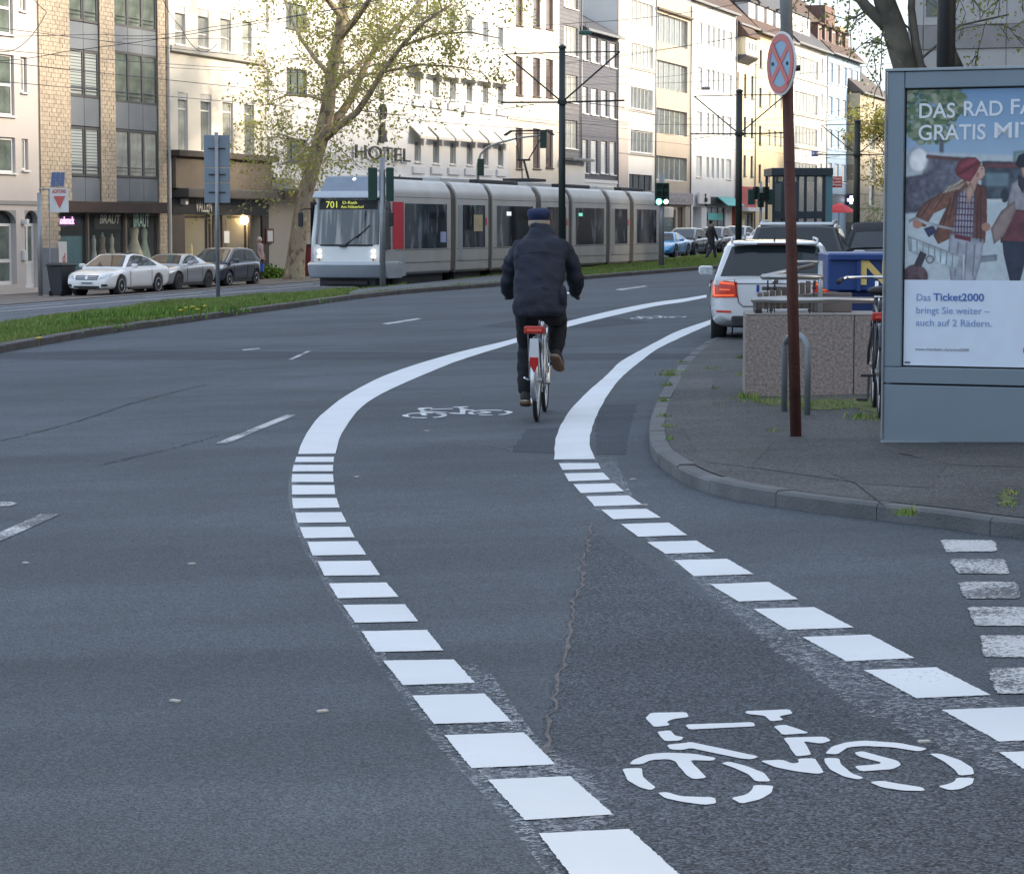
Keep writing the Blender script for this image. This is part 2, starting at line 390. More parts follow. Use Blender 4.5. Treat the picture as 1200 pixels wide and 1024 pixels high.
for (x0, x1, y0, y1, n) in ((-12, -1, 36, 74, 230000), (-2, 12, 70, 132, 150000)):
    X, Y = _r.uniform(x0, x1, n), _r.uniform(y0, y1, n); ok = inside_np(X, Y, poly) & ~inside_np(X, Y, pq_poly)
    for x, y in zip(X[ok], Y[ok]):
        c = noise.noise(Vector((x*.6, y*.6, 0)))
        if c < -.35 and random.random() < .6: continue
        spots.append((x, y, gz(x, y)+MH-.015, .8+.9*max(0, c+.1)))
grass("median_grass", "short spring grass covering the median strip beside the tram tracks", spots, .04, .095, .012, GR)
# taller weeds in the median
sp = []
for (px, py, n, sc) in [(140,374,260,3.2),(165,372,420,3.5),(185,370,200,2.5),(130,378,160,2.2),(222,366,320,3),(235,365,220,2.4),(95,380,140,1.8),(110,383,120,1.6),(340,353,90,1.8),(60,388,60,1.5)]:
    c = G(px, py, MH)
    for _ in range(n): sp.append((c.x+random.gauss(0, .45), c.y+random.gauss(0, .5), gz(c.x, c.y)+MH-.01, sc*random.uniform(.5, 1.1)))
grass("tall_weeds", "clumps of taller weeds growing in the grass of the median strip", sp, .03, .075, .016, [GR[0], GR[1]])
fl_m = mat("dandelion_yellow", (.6, .45, .03), .7)
for (px, py) in [(218,363),(226,362),(232,365),(46,399.5),(212,366),(240,361)]:
    c = G(px, py, MH+.1); mb = MB(); mb.ell((0, 0, .14), (.05, .05, .02), 8, 4); o = mb.build("dandelion", fl_m, None, loc=(c.x, c.y, gz(c.x, c.y)+MH), smooth=True)
    st_o = MB().tube([(0, 0, -.02), (0, 0, .14)], .006, 5).build("stem", GR[0], o)
    tag(o, {46: "lone yellow dandelion at the left edge of the median grass", 212: "leftmost yellow dandelion of the group left of the sign board pole", 218: "second yellow dandelion from the left beside the sign board pole", 226: "yellow dandelion in the middle of the group beside the sign board pole", 232: "front yellow dandelion of the group beside the sign board pole", 240: "rightmost yellow dandelion of the group, nearest the sign board pole"}[px], "flower", "dandelions in the median grass")

# road markings --------------------------------------------------------------
def mark(px_poly, m=P_WHITE, name="lane_marking", off=.004, ro=True, parent=road, step=.014, jit=.0022):
    p = [g2(*q) for q in px_poly]
    return sheet_mb(rough(p, step, jit) if ro else p, off).build(name, m, parent)
def zz(pts, x0, y0, k): return [(x0+a/k, y0+b/k) for a, b in pts]
L1 = [(828,345.6),(800,350.3),(767,354.6),(720,363.6),(659,378.5),(603,397),(543,411.5),(487,427.5),(445,443),(407,463),(377,486),(358,510),(349.5,532.5)]
L2 = [(828,348.8),(800,354.3),(767,359.2),(720,370),(659,385),(603,402.5),(543,421),(501,437.5),(449,461),(419,482),(400,510),(392.5,532)]
R1 = [(842,371.5),(830,376),(795,388),(767,402),(729,423),(711,440),(687,461),(666,484),(652,512),(649.5,539)]
R2 = [(842,376.5),(830,381.5),(804,393),(771,409),(748,426),(729,442),(711,465),(697,493),(691,517),(697,538.5)]
def solid(a, b):
    A = smooth_line([Vector(g2(*p)) for p in a], 6); B = smooth_line([Vector(g2(*p)) for p in b], 6)
    mb = MB(); n = min(len(A), len(B))
    A = resample_n(A, 60); B = resample_n(B, 60)
    q = [(p.x+random.uniform(-.004, .004), p.y) for p in A]; w = [(p.x+random.uniform(-.004, .004), p.y) for p in B]
    vs_ = [(x, y, gz(x, y)+.004) for x, y in q]+[(x, y, gz(x, y)+.004) for x, y in w]; k = len(q)
    mb.add(vs_, [(i, i+1, k+i+1, k+i) for i in range(k-1)]); return mb.build("edge_line", P_WHITE, road)
def resample_n(pts, n):
    d = [0]
    for a, b in zip(pts, pts[1:]): d.append(d[-1]+(b-a).length)
    out = []; j = 0
    for i in range(n+1):
        t = d[-1]*i/n
        while j < len(d)-2 and d[j+1] < t: j += 1
        out.append(pts[j].lerp(pts[j+1], (t-d[j])/max(1e-6, d[j+1]-d[j])))
    return out
solid(L1, L2); solid(R1, R2)
LA = [[(103,60),(271,60),(269,83),(97,83)],[(92,96),(267,96),(266,124),(85,125)],[(85,137),(266,137),(270,172),(82,172)],[(84,186),(272,186),(276,226),(84,228)],
 [(84,244),(282,243),(296,286),(90,289)],[(98,308),(304,306),(327,351),(110,354)],[(118,373),(338,371),(363,418),(138,422)],[(152,438),(374,435),(415,495),(175,499)],
 [(198,525),(432,522),(476,586),(228,589)],[(248,623),(504,619),(558,683),(288,689)],[(310,719),(586,716),(645,792),(366,798)],[(394,836),(684,830),(757,921),(455,929)]]
LB = [[(-38,16),(240,12),(322,103),(42,112)],[(75,153),(360,145),(465,254),(163,264)],[(203,308),(512,297),(637,422),(308,437)],[(373,482),(693,468),(863,618),(517,640)],[(570,692),(925,675),(1150,880),(735,905)],[(790,965),(1190,945),(1400,1180),(960,1210)]]
RC = [[(55,87),(228,87),(240,112),(72,117)],[(80,132),(250,129),(282,160),(100,167)],[(120,180),(302,176),(342,211),(152,219)],[(175,233),(362,229),(423,270),(214,277)],
 [(242,292),(442,288),(505,327),(294,334)],[(328,355),(540,349),(620,404),(405,411)],[(443,434),(660,428),(743,478),(524,486)],[(563,514),(795,508),(912,575),(648,584)],[(720,620),(978,610),(1107,686),(845,696)]]
RD = [[(78,390),(322,383),(480,465),(215,474)],[(275,503),(545,493),(722,587),(450,600)],[(520,635),(810,624),(1028,735),(730,748)],[(832,795),(1160,782),(1420,905),(1062,922)],[(1062,965),(1440,950),(1700,1100),(1290,1120)]]
for q in LA: mark(zz(q, 320, 520, 3.793), name="dash")
for q in LB: mark(zz(q, 460, 770, 3.333), name="dash")
for q in RC: mark(zz(q, 640, 520, 3.75), name="dash")
for q in RD: mark(zz(q, 860, 600, 3.415), name="dash")
OLD = [[(828,118),(840,113),(1035,115),(1048,125),(1053,155),(1040,160),(850,162),(843,150)],[(863,200),(875,190),(1075,190),(1087,200),(1102,245),(1095,250),(900,248),(888,235)],
 [(900,286),(930,281),(1120,282),(1135,290),(1150,340),(1140,348),(935,348),(918,338)],[(937,387),(955,382),(1180,383),(1195,390),(1218,450),(1210,458),(975,457),(960,448)],
 [(985,500),(995,496),(1250,497),(1262,505),(1282,578),(1270,583),(1010,583),(998,572)],[(1015,640),(1050,626),(1310,627),(1320,635),(1335,725),(1325,731),(1060,729),(1045,715)]]
for q in OLD: mark(zz(q, 860, 600, 3.415), P_OLD, "worn_block", jit=.006)
# thin ghost line left of the left dashes, paint dust round the right dashes
gl = [(344,541),(339,560),(338,580),(341,600),(347,620),(356,645),(367,660),(382,690),(403,720),(424,752),(446,783),(470,815),(497,855),(527,890),(560,925),(590,960),(622,1000),(640,1024),(660,1050)]
gA = [Vector(g2(*p)) for p in gl]; 
mb = MB(); a = resample_n(smooth_line(gA, 5), 120); b = [p+Vector((.05+.03*noise.noise(Vector((i*.2, 0, 0))), 0)) for i, p in enumerate(a)]; k = len(a)
mb.add([(p.x, p.y, gz(p.x, p.y)+.0025) for p in a+b], [(i, i+1, k+i+1, k+i) for i in range(k-1)]); old_line_mb = mb
SY = []
for q in [[(135,150),(150,135),(250,133),(258,147),(215,152),(195,160),(205,170),(160,175)],[(168,188),(205,184),(220,200),(243,203),(235,213),(190,215)],
 [(195,225),(245,220),(262,217),(300,225),(455,258),(435,266),(405,264),(262,234),(238,240),(205,238)],[(247,168),(438,161),(445,173),(258,182)],
 [(415,130),(540,125),(550,137),(510,145),(525,155),(488,159),(470,143),(420,138)],[(495,173),(527,168),(597,192),(520,197)],
 [(523,205),(590,203),(640,202),(658,213),(630,222),(580,215),(602,253),(560,258)],[(457,270),(520,267),(548,278),(568,275),(563,264),(612,263),(637,303),(620,307),(560,300),(500,288)],
 [(90,280),(100,268),(140,252),(190,247),(270,250),(335,262),(325,270),(262,268),(270,280),(308,318),(270,322),(250,310),(220,272),(200,265),(150,268),(125,280)],
 [(70,292),(125,290),(128,315),(165,345),(150,353),(120,345),(85,325)],[(170,360),(195,358),(235,370),(330,373),(335,390),(300,394),(235,385),(190,375)],
 [(348,277),(370,272),(420,285),(470,305),(488,328),(445,328),(425,308),(385,290)],[(440,338),(495,340),(490,360),(460,378),(405,391),(375,375),(420,365),(435,352)],
 [(640,250),(660,230),(700,218),(750,213),(850,220),(930,236),(905,244),(830,232),(750,228),(705,232),(675,252)],[(638,262),(680,263),(685,280),(715,305),(750,318),(735,323),(695,315),(655,295),(640,275)],
 [(722,247),(745,243),(845,270),(855,282),(830,294),(740,300),(722,285),(790,280),(800,275),(735,258)],[(765,330),(800,326),(850,335),(915,345),(923,355),(860,354),(800,345)],
 [(933,250),(965,250),(1020,268),(1055,290),(1060,308),(1018,312),(1005,295),(975,272)],[(1010,318),(1060,318),(1055,335),(1020,350),(990,353),(957,342),(985,336),(1005,328)]]:
    SY.append([g2(*p) for p in zz(q, 700, 780, 2.4)])
c0 = Vector(g2(936, 888))
def chaikin(q):
    out = []; q = [Vector(p) for p in q]
    for i in range(len(q)):
        a, b = q[i], q[(i+1) % len(q)]; k = .2 if (b-a).length < .05 else .010/(b-a).length; out += [a.lerp(b, k), a.lerp(b, 1-k)]
    return out
def symbol(at, rot, k=1.0, m=P_WHITE):
    sym = None; mb = MB()
    for q in SY:
        pts = []
        for p in rough(chaikin(q), .05, .002):
            d = Vector(p)-c0; d = Vector((d.x*math.cos(rot)-d.y*math.sin(rot), d.x*math.sin(rot)+d.y*math.cos(rot)))*k; pts.append((at[0]+d.x, at[1]+d.y))
        mb.add([(x, y, gz(x, y)+.004) for x, y in pts], [tuple(range(len(pts)))])
    return mb.build("bicycle_symbol", m, road)
DUST = bpy.data.materials.new("paint_dust"); DUST.use_nodes = True; n_, l_, b_ = nodes_of(DUST); b_.inputs['Base Color'].default_value = (.62, .64, .68, 1)
tc_ = n_.new('ShaderNodeTexCoord'); q1 = n_.new('ShaderNodeTexVoronoi'); q1.inputs['Scale'].default_value = 70; q2 = n_.new('ShaderNodeTexNoise'); q2.inputs['Scale'].default_value = 2.2; l_.new(tc_.outputs['Object'], q1.inputs['Vector']); l_.new(tc_.outputs['Object'], q2.inputs['Vector'])
sx_ = n_.new('ShaderNodeSeparateColor'); l_.new(q1.outputs['Color'], sx_.inputs[0]); mr_ = n_.new('ShaderNodeMapRange'); mr_.inputs['From Min'].default_value = .75; mr_.inputs['From Max'].default_value = 1.2
ad_ = n_.new('ShaderNodeMath'); ad_.operation = 'ADD'; l_.new(sx_.outputs[0], ad_.inputs[0]); mu_ = n_.new('ShaderNodeMath'); mu_.operation = 'MULTIPLY'; mu_.inputs[1].default_value = .55; l_.new(q2.outputs[0], mu_.inputs[0]); l_.new(mu_.outputs[0], ad_.inputs[1]); l_.new(ad_.outputs[0], mr_.inputs['Value']); mm_ = n_.new('ShaderNodeMath'); mm_.operation = 'MULTIPLY'; mm_.inputs[1].default_value = .30; l_.new(mr_.outputs[0], mm_.inputs[0]); l_.new(mm_.outputs[0], b_.inputs['Alpha'])
for q in ([(742,620),(905,760),(1010,835),(1110,880),(1250,940),(1400,900),(1250,850),(1165,820),(1100,790),(1070,775),(1000,745),(935,708),(880,680),(836,655),(800,640),(770,633)],
          [(655,535),(720,536),(745,600),(700,600)], [(482,790),(560,775),(600,850),(650,880),(700,915),(720,960),(640,1010),(540,880)]): mark(q, DUST, "paint_dust", .0028, True, jit=.02)
old_line_mb.build("old_line", DUST, road); symbol(c0, 0); symbol(g2(540, 483.5), 0, .98); symbol(g2(773, 372), -.05, 1.0, paint("paint_semi", (.7, .71, .72), .3))
for q in [[(-40,642),(48,602.8),(71,602.8),(-40,653)],[(252.5,520),(336,486.3),(347.5,486.3),(265.6,520.3)],[(338,421.5),(360,411.5),(364.5,411.5),(343,421.7)],[(448,379.4),(489,373.2),(494.5,374),(454,380.6)],
          [(721,339.5),(755,335),(759,336),(728,340.5)],[(283,410),(303,408),(306,409.2),(286,411)],[(-25,588.5),(14,588.5),(21,590.5),(12,593.5),(-25,594)]]:
    mark(q, P_OLD, "lane_dash", ro=False)
# repairs and seams in the asphalt
def patch(px_poly, m, name="asphalt_repair", off=.002): return mark(px_poly, m, name, off, True, road, .1, .01)
patch([(100,411),(365,412),(700,413.5),(826,415),(826,421.5),(350,421.8),(-40,421),(-40,415)], A_NEW)
patch([(617,503),(655,501),(650,531),(598,529.5)], A_NEW)
patch([(702,474),(747,474),(738,500),(733,533),(699,532),(698,505)], A_NEW)
A_R = asphalt("asphalt_right", (.060, .068, .080), .75, .15, 130)
patch([(692,618),(720,640),(830,705),(990,800),(1120,870),(1290,960),(1500,1200),(1000,1250),(640,1250),(640,1024),(630,890),(648,800),(668,720),(684,650)], A_R, off=.0012)
patch([(560,383),(600,376),(650,372),(720,372),(760,378),(700,384),(640,386)], A_NEW, off=.0021)
def ribbon(pts, w, m, name, off=.0033, jag=.02, parent=road):
    a = resample_n([Vector(g2(*p)) for p in pts], 60); a = [p+Vector((noise.noise(Vector((i*.7, w*99, 0)))*jag, noise.noise(Vector((i*.9, 5, w*99)))*jag)) for i, p in enumerate(a)]
    b = [p+Vector((w*(.5+abs(noise.noise(Vector((i*.5, 3, 1))))*1.6), w*.8)) for i, p in enumerate(a)]; k = len(a)
    MB().add([(p.x, p.y, gz(p.x, p.y)+off) for p in a+b], [(i, i+1, k+i+1, k+i) for i in range(k-1)]).build(name, m, parent)
TAR = mat("crack_dark", (.02, .02, .022), .9); SEAM = mat("seam_brown", (.135, .12, .115), .95, var=.5, scale=30, detail=6); LIGHTS = mat("seam_light", (.19, .2, .21), .9, var=.5, scale=20)
ribbon([(-20,521),(50,505),(100,491),(140,477),(185,464),(240,451)], .028, TAR, "crack", jag=.05)
ribbon([(115,546),(160,535),(200,526),(255,511)], .02, TAR, "crack", jag=.09)
ribbon([(694,610),(683,660),(668,720),(655,790),(645,840),(637,885)], .018, SEAM, "crack", jag=.04)
ribbon([(-40,421.6),(350,422.2),(600,422.2),(826,421.8)], .03, LIGHTS, "seam", jag=.01)
ribbon([(290,411.5),(480,412.5),(600,413),(740,414)], .03, LIGHTS, "seam", jag=.01)
ribbon([(560,520),(600,527),(598,529.5)], .01, LIGHTS, "seam", jag=.01)
# fallen bits
for (px, py) in [(418,559),(378,834),(755,592),(742,562),(735,575),(205,822),(500,505),(636,478),(225,661),(1083,870),(30,660)]:
    c = G(px, py); MB().cb((0, 0, .004), (.035, .02, .006)).build("litter", mat("litter_pale", (.5, .48, .44), .9), None, loc=c, rz=random.random()*3).__setitem__('kind', 'stuff')
# far lane lines and tram rails
P_FAR = paint("paint_far", (.62, .63, .65), .35)
def fline_(s0, s1, t, w, m=P_FAR, name="lane_line", off=.004): return sheet_mb(strip(s0, s1, t-w/2, t+w/2), off).build(name, m, far_road)
fline_(40, 130, 34.9, .14); fline_(40, 300, 31.9, .14)
for a in range(40, 130, 9): fline_(a, a+4, 33.5, .14)
RAIL = mat("rail_steel", (.32, .31, .30), .35, metal=.9, var=.15)
GROOVE = mat("rail_groove", (.03, .03, .03), .9)
for tc in (28.15, 31.35):
    for d in (-.72, .72):
        fline_(20, 390, tc+d, .07, RAIL, "rail", .006); fline_(20, 390, tc+d+.07, .05, GROOVE, "rail_groove", .005)
# weeds along kerb and pavement joints
sp = []
def tuft(px, py, n, sp_, sc, off=KH):
    c = G(px, py, off)
    for _ in range(n): sp.append((c.x+random.gauss(0, sp_), c.y+random.gauss(0, sp_*1.6), c.z, sc*random.uniform(.4, 1)))
for a in [(783,440,90,.05,.9),(790,436,60,.06,.7),(782,452,60,.03,.7),(800,425,40,.03,.6),(778,470,50,.03,.6),(776,488,50,.03,.6),(782,500,40,.04,.5),(785,515,20,.02,.5),(835,432,50,.05,.5),(1063,602,110,.035,.6),(908,505,50,.04,.4),(1185,578,40,.04,.45),(1180,592,30,.03,.4),(930,470,260,.25,.5),(960,474,260,.3,.5),(1000,475,260,.2,.55),(1018,490,140,.09,.8),(878,466,120,.05,.9),(872,440,50,.03,.8),(870,420,50,.03,.8),(895,469,120,.12,.6),(838,455,20,.03,.5),(942,476,80,.04,.7)]: tuft(*a)
grass("kerb_weeds", "small green weeds growing in the joints of the pavement", sp, .03, .085, .008, GR)
P_REP = asphalt("pavement_repair", (.070, .070, .070), .5, .3, 110); P_REP2 = asphalt("pavement_pale", (.086, .085, .081), .5, .4, 110)
for q, m_ in (([(836,436),(866,434),(868,470),(834,474)], P_REP), ([(985,528),(1040,526),(1110,545),(1090,572),(1000,566),(960,548)], P_REP), ([(1050,532),(1215,530),(1215,548),(1120,545)], P_REP2), ([(800,500),(850,492),(905,520),(880,548),(820,540)], P_REP2)):
    p = [(v.x, v.y) for v in (G(a, b, KH) for a, b in q)]; rp = rough(p, .06, .012); MB().add([(x, y, gz(x, y)+KH+.0018) for x, y in rp], [tuple(range(len(rp)))]).build("pavement_repair", m_, pave)
moss = mat("moss", (.085, .10, .03), .95, var=.5, scale=9)
for q in [[(872,466),(930,470),(1034,466),(1034,486),(1000,478),(960,481),(900,474)],[(1170,578),(1187,575),(1186,590),(1172,592)]]:
    p = [(v.x, v.y) for v in (G(a, b, KH) for a, b in q)]; MB().add([(x, y, gz(x, y)+KH+.003) for x, y in rough(p, .05, .03)], [tuple(range(len(rough(p, .05, 0))))]).build("moss_patch", moss, pave)
for q in [[(1034,592),(1000,565),(880,548)]]:
    a = resample_n([Vector((v.x, v.y)) for v in (G(u, w, KH) for u, w in q)], 20); b = [p+Vector((.008, .012)) for p in a]; k = len(a)
    MB().add([(p.x, p.y, gz(p.x, p.y)+KH+.003) for p in a+b], [(i, i+1, k+i+1, k+i) for i in range(k-1)]).build("pavement_joint", TAR, pave)
# ================================================================ buildings
WT = 43.0
FR_W = mat("window_frame_white", (.74, .73, .70), .5, var=.05)
FR_D = mat("window_frame_dark", (.075, .075, .08), .5, var=.1)
FR_B = mat("window_frame_brown", (.09, .06, .045), .5, var=.15)
PN = [mat("pane_dark", (.035, .045, .05), .06, var=.5, scale=1.2, spec=.9), mat("pane_mid", (.17, .19, .19), .07, var=.4, scale=1.5, spec=.9),
      mat("pane_curtain", (.36, .37, .34), .12, var=.35, scale=2.2, spec=.9), mat("pane_green", (.13, .16, .14), .06, var=.6, scale=1.8, spec=.9)]
BL = mat("pane_blinds", (.42, .47, .46), .1, spec=.9); bricklines(BL, 1, 9, .11, (.46, .50, .49), (.42, .46, .45), (.16, .19, .2), .018, 0, True); PN.append(BL)
DOORPANE = mat("shop_interior_dark", (.05, .045, .04), .8, var=.5, scale=1.5)
SHOPGLASS = glassy("shop_glass", (.3, .36, .36), .10)
ROOF = mat("roof_tiles_brown", (.12, .075, .055), .85, var=.25, scale=1.5); bricklines(ROOF, 1, .3, .35, (.13, .08, .06), (.095, .06, .05), (.05, .035, .03), .03)
SLATE = mat("roof_slate", (.07, .072, .08), .7, var=.2)
ZINC = mat("zinc", (.22, .23, .24), .45, metal=.6)
SILL = mat("sill_stone", (.42, .40, .37), .8)
SHUT = mat("shutter_box", (.52, .51, .50), .6)
_wm = {}
def win_mesh(w, h, nm, fw, fm, trans, sill):
    key = (round(w, 1), round(h, 1), nm, fm.name, trans, sill)
    if key in _wm: return _wm[key]
    w, h = max(.2, round(w, 1)), max(.3, round(h, 1)); m = MB()
    m.box(0, fw, 0, .06, 0, h); m.box(w-fw, w, 0, .06, 0, h); m.box(fw, w-fw, 0, .06, 0, fw); m.box(fw, w-fw, 0, .06, h-fw, h)
    for i in range(1, nm): x = w*i/nm; m.box(x-fw*.6, x+fw*.6, -.004, .055, fw, h-fw)
    if trans: z = h*(trans if trans < 1 else .68); m.box(fw, w-fw, -.006, .05, z-fw*.55, z+fw*.55)
    if sill: m.box(-.06, w+.06, -.19, .02, -.06, -.003)
    p = MB().add([(fw, .035, fw), (w-fw, .035, fw), (w-fw, .035, h-fw), (fw, .035, h-fw)], [(0, 1, 2, 3)])
    _wm[key] = (m.mesh("window", fm), p, w, h, {}); return _wm[key]
def add_window(b, x, z, w, h, nm=2, fm=FR_W, pane=None, trans=0, sill=True, fw=.055, depth=.16, shutter=0, rnd=random):
    me, p, W, H, cache = win_mesh(w, h, nm, fw, fm, trans, sill)
    o = put("window", me, b, (x+(w-W)/2, depth-.06, z+(h-H)/2))
    pm = pane if pane else PN[rnd.choice([0, 0, 1, 1, 2, 3])]
    if pm.name not in cache: cache[pm.name] = p.mesh("pane", pm, fix=False)
    put("pane", cache[pm.name], o)
    if shutter:
        MB().box(0, W, -.07, -.008, H-shutter, H+.01).build("shutter_box", SHUT, o)
    return o
def front(mb, L, z0, z1, rects, depth, y=0):
    """front wall face in cells that leave the openings free, with reveals"""
    xs = sorted({0, L}|{r[0] for r in rects}|{r[1] for r in rects}); zs = sorted({z0, z1}|{r[2] for r in rects}|{r[3] for r in rects})
    xs = [x for x in xs if 0 <= x <= L]; zs = [z for z in zs if z0 <= z <= z1]
    for i in range(len(xs)-1):
        for j in range(len(zs)-1):
            cx, cz = (xs[i]+xs[i+1])/2, (zs[j]+zs[j+1])/2
            if any(r[0] < cx < r[1] and r[2] < cz < r[3] for r in rects): continue
            mb.add([(xs[i], y, zs[j]), (xs[i+1], y, zs[j]), (xs[i+1], y, zs[j+1]), (xs[i], y, zs[j+1])], [(0, 1, 2, 3)])
    for a, b_, c, d, *k in rects:
        a, b_, c, d = max(a, 0), min(b_, L), max(c, z0), min(d, z1); e = k[0] if k else depth
        mb.add([(a, y, c), (b_, y, c), (b_, y, d), (a, y, d), (a, y+e, c), (b_, y+e, c), (b_, y+e, d), (a, y+e, d)], [(0, 1, 5, 4), (1, 2, 6, 5), (2, 3, 7, 6), (3, 0, 4, 7)])
        mb.add([(a, y+e+.01, c), (b_, y+e+.01, c), (b_, y+e+.01, d), (a, y+e+.01, d)], [(0, 1, 2, 3)])
class House:
    def __init__(s, label, px0, px1, H, wall, t=WT, name="town_house", dep=11, s0=None, s1=None):
        s.t = t; s.s0 = onT(px0, t) if s0 is None else s0; s.s1 = onT(px1, t) if s1 is None else s1
        s.L = s.s1-s.s0-.01; s.H = H; s.wall = wall; s.rects = []; s.wins = []; s.dep = dep
        o = S(s.s0, t); s.z0 = o.z; s.b = thing(name, label, "building", o, SROT)
    def X(s, px): return onT(px, s.t)-s.s0
    def Z(s, px, py): return Hz(px, py, s.t)-s.z0
    def win(s, x0, x1, z0, z1, **k):
        s.rects.append((x0, x1, z0, z1, k.pop('hole', .16))); s.wins.append((x0, x1, z0, z1, k))
    def wpx(s, xa, xb, ya, yb, ref=None, **k):
        ref = ref if ref else (xa+xb)/2; s.win(s.X(xa), s.X(xb), s.Z(ref, yb), s.Z(ref, ya), **k)
    def grid(s, cols, rows, ref, **k):
        for ya, yb in rows:
            for xa, xb in cols: s.wpx(xa, xb, ya, yb, ref, **k)
    def hole(s, x0, x1, z0, z1, d=1.4): s.rects.append((x0, x1, z0, z1, d))
    def part(s, name, m, x0, x1, y0, y1, z0, z1, bevel=0): return MB().box(x0, x1, y0, y1, z0, z1).build(name, m, s.b, bevel=bevel)
    def done(s, zbot=-.6, roof=None, ridge=4, over=.35, cornice=None, pipe=True, mat_roof=None, sides=True):
        rs = s.rects; z0 = zbot
        mb = MB(); front(mb, s.L, z0, s.H, rs, .16)
        L, D, H = s.L, s.dep, s.H
        mb.add([(0, 0, z0), (0, D, z0), (0, D, H), (0, 0, H), (L, 0, z0), (L, D, z0), (L, D, H), (L, 0, H)], [(0, 1, 2, 3), (5, 4, 7, 6), (1, 5, 6, 2), (3, 2, 6, 7)])
        mb.build("wall", s.wall, s.b, fix=False)
        for x0, x1, a, c, k in s.wins: add_window(s.b, x0, a, x1-x0, c-a, **k)
        if roof:
            r = MB().add([(0, -over, H), (L, -over, H), (L, D/2, H+ridge), (0, D/2, H+ridge), (0, D, H), (L, D, H), (0, -over, H-.12), (L, -over, H-.12), (0, D, H-.1), (L, D, H-.1)],
                         [(0, 1, 2, 3), (3, 2, 5, 4), (0, 3, 4, 8, 6), (1, 7, 9, 5, 2), (0, 6, 7, 1), (6, 8, 9, 7)])
            r.build("roof", roof, s.b)
            MB().box(0, L, -over-.13, -over-.003, H-.16, H-.02).build("gutter", ZINC, s.b)
        if cornice:
            for z, d, h, m in cornice: s.part("cornice", m, -.01, L+.01, -d, -.003, z, z+h, .02)
        if pipe:
            MB().tube([(L-.15, -.1, .1), (L-.15, -.1, H-.3)], .055, 8).build("downpipe", ZINC, s.b, smooth=True)
        return s
def W(name, c, **k): k.setdefault('var', .09); k.setdefault('scale', .45); k.setdefault('detail', 8); return mat(name, c, .85, bump=.15, bscale=25, **k)

# --- B0 grey-beige house at the left edge
h = House("pale grey-beige house at the left edge with arched white ground floor doors", -70, 47, 13.5, W("render_beige", (.56, .51, .47)))
for ya, yb in [(-22, 40), (64, 135), (161, 203)]: h.wpx(-14, 19.5, ya, yb, 10, nm=2, trans=.5 if yb != 203 else 0, pane=PN[3], fw=.08)
h.wpx(-60, -28, 64, 135, 10, nm=2, trans=.5)
for ya, yb in [(-28, 13), (67, 109), (163, 199)]: h.wpx(27, 34.5, ya, yb, 30, nm=1, pane=PN[2], fw=.08)
base = W("render_grey_base", (.30, .29, .275))
zb = h.Z(20, 236)
h.part("base_band", base, 0, h.L, -.05, -.003, zb-.12, zb+.02)
for (xa, xb, ya, yb) in [(-12, 19, 262, 334), (29, 45, 262, 337)]:
    x0, x1 = h.X(xa), h.X(xb); z1 = h.Z((xa+xb)/2, ya); z0 = h.Z((xa+xb)/2, yb)
    h.hole(x0, x1, z0, z1+.45, .3)
    w, H_ = x1-x0, z1-z0; mb = MB(); fw = .12
    mb.box(x0, x0+fw, .2, .28, z0, z1); mb.box(x1-fw, x1, .2, .28, z0, z1); mb.box(x0+fw, x1-fw, .2, .28, z1-.1, z1); mb.box(x0+fw, x1-fw, .2, .28, z0, z0+.12)
    mb.box(x0+fw, x1-fw, .2, .28, z0+H_*.36, z0+H_*.36+.12)
    if w > .9: mb.box((x0+x1)/2-.06, (x0+x1)/2+.06, .197, .275, z0, z1)
    d = mb.build("door", FR_W, h.b)
    MB().box(x0+fw, x1-fw, .235, .25, z0+.1, z1-.1).build("pane", PN[3], d)
    if w < 1: MB().box(x0+fw, x1-fw, .22, .232, z0+.1, z0+H_*.36).build("door_panel", FR_W, d)
    ar = MB(); r = w/2; pts = [(x0+r+r*math.cos(a), z1+.45*math.sin(a)) for a in np.linspace(0, math.pi, 13)]
    ar.prism(pts, .22, .26, 'y').build("fanlight", PN[0], h.b)
    # arch spandrel closing the square hole above the arc
    sp_ = [(x1, z1), (x1, z1+.45), (x0, z1+.45), (x0, z1)]+pts[::-1][1:-1]
    MB().prism(sp_, .004, .2, 'y').build("arch", base, h.b)
h.part("letter_box", FR_W, h.X(24.5), h.X(28), -.12, -.003, h.Z(26, 305), h.Z(26, 293), .02)
h.part("wall_lamp", FR_W, h.X(25.5), h.X(28.5), -.2, -.003, h.Z(27, 263), h.Z(27, 257), .02)
h.done(roof=None, pipe=False)
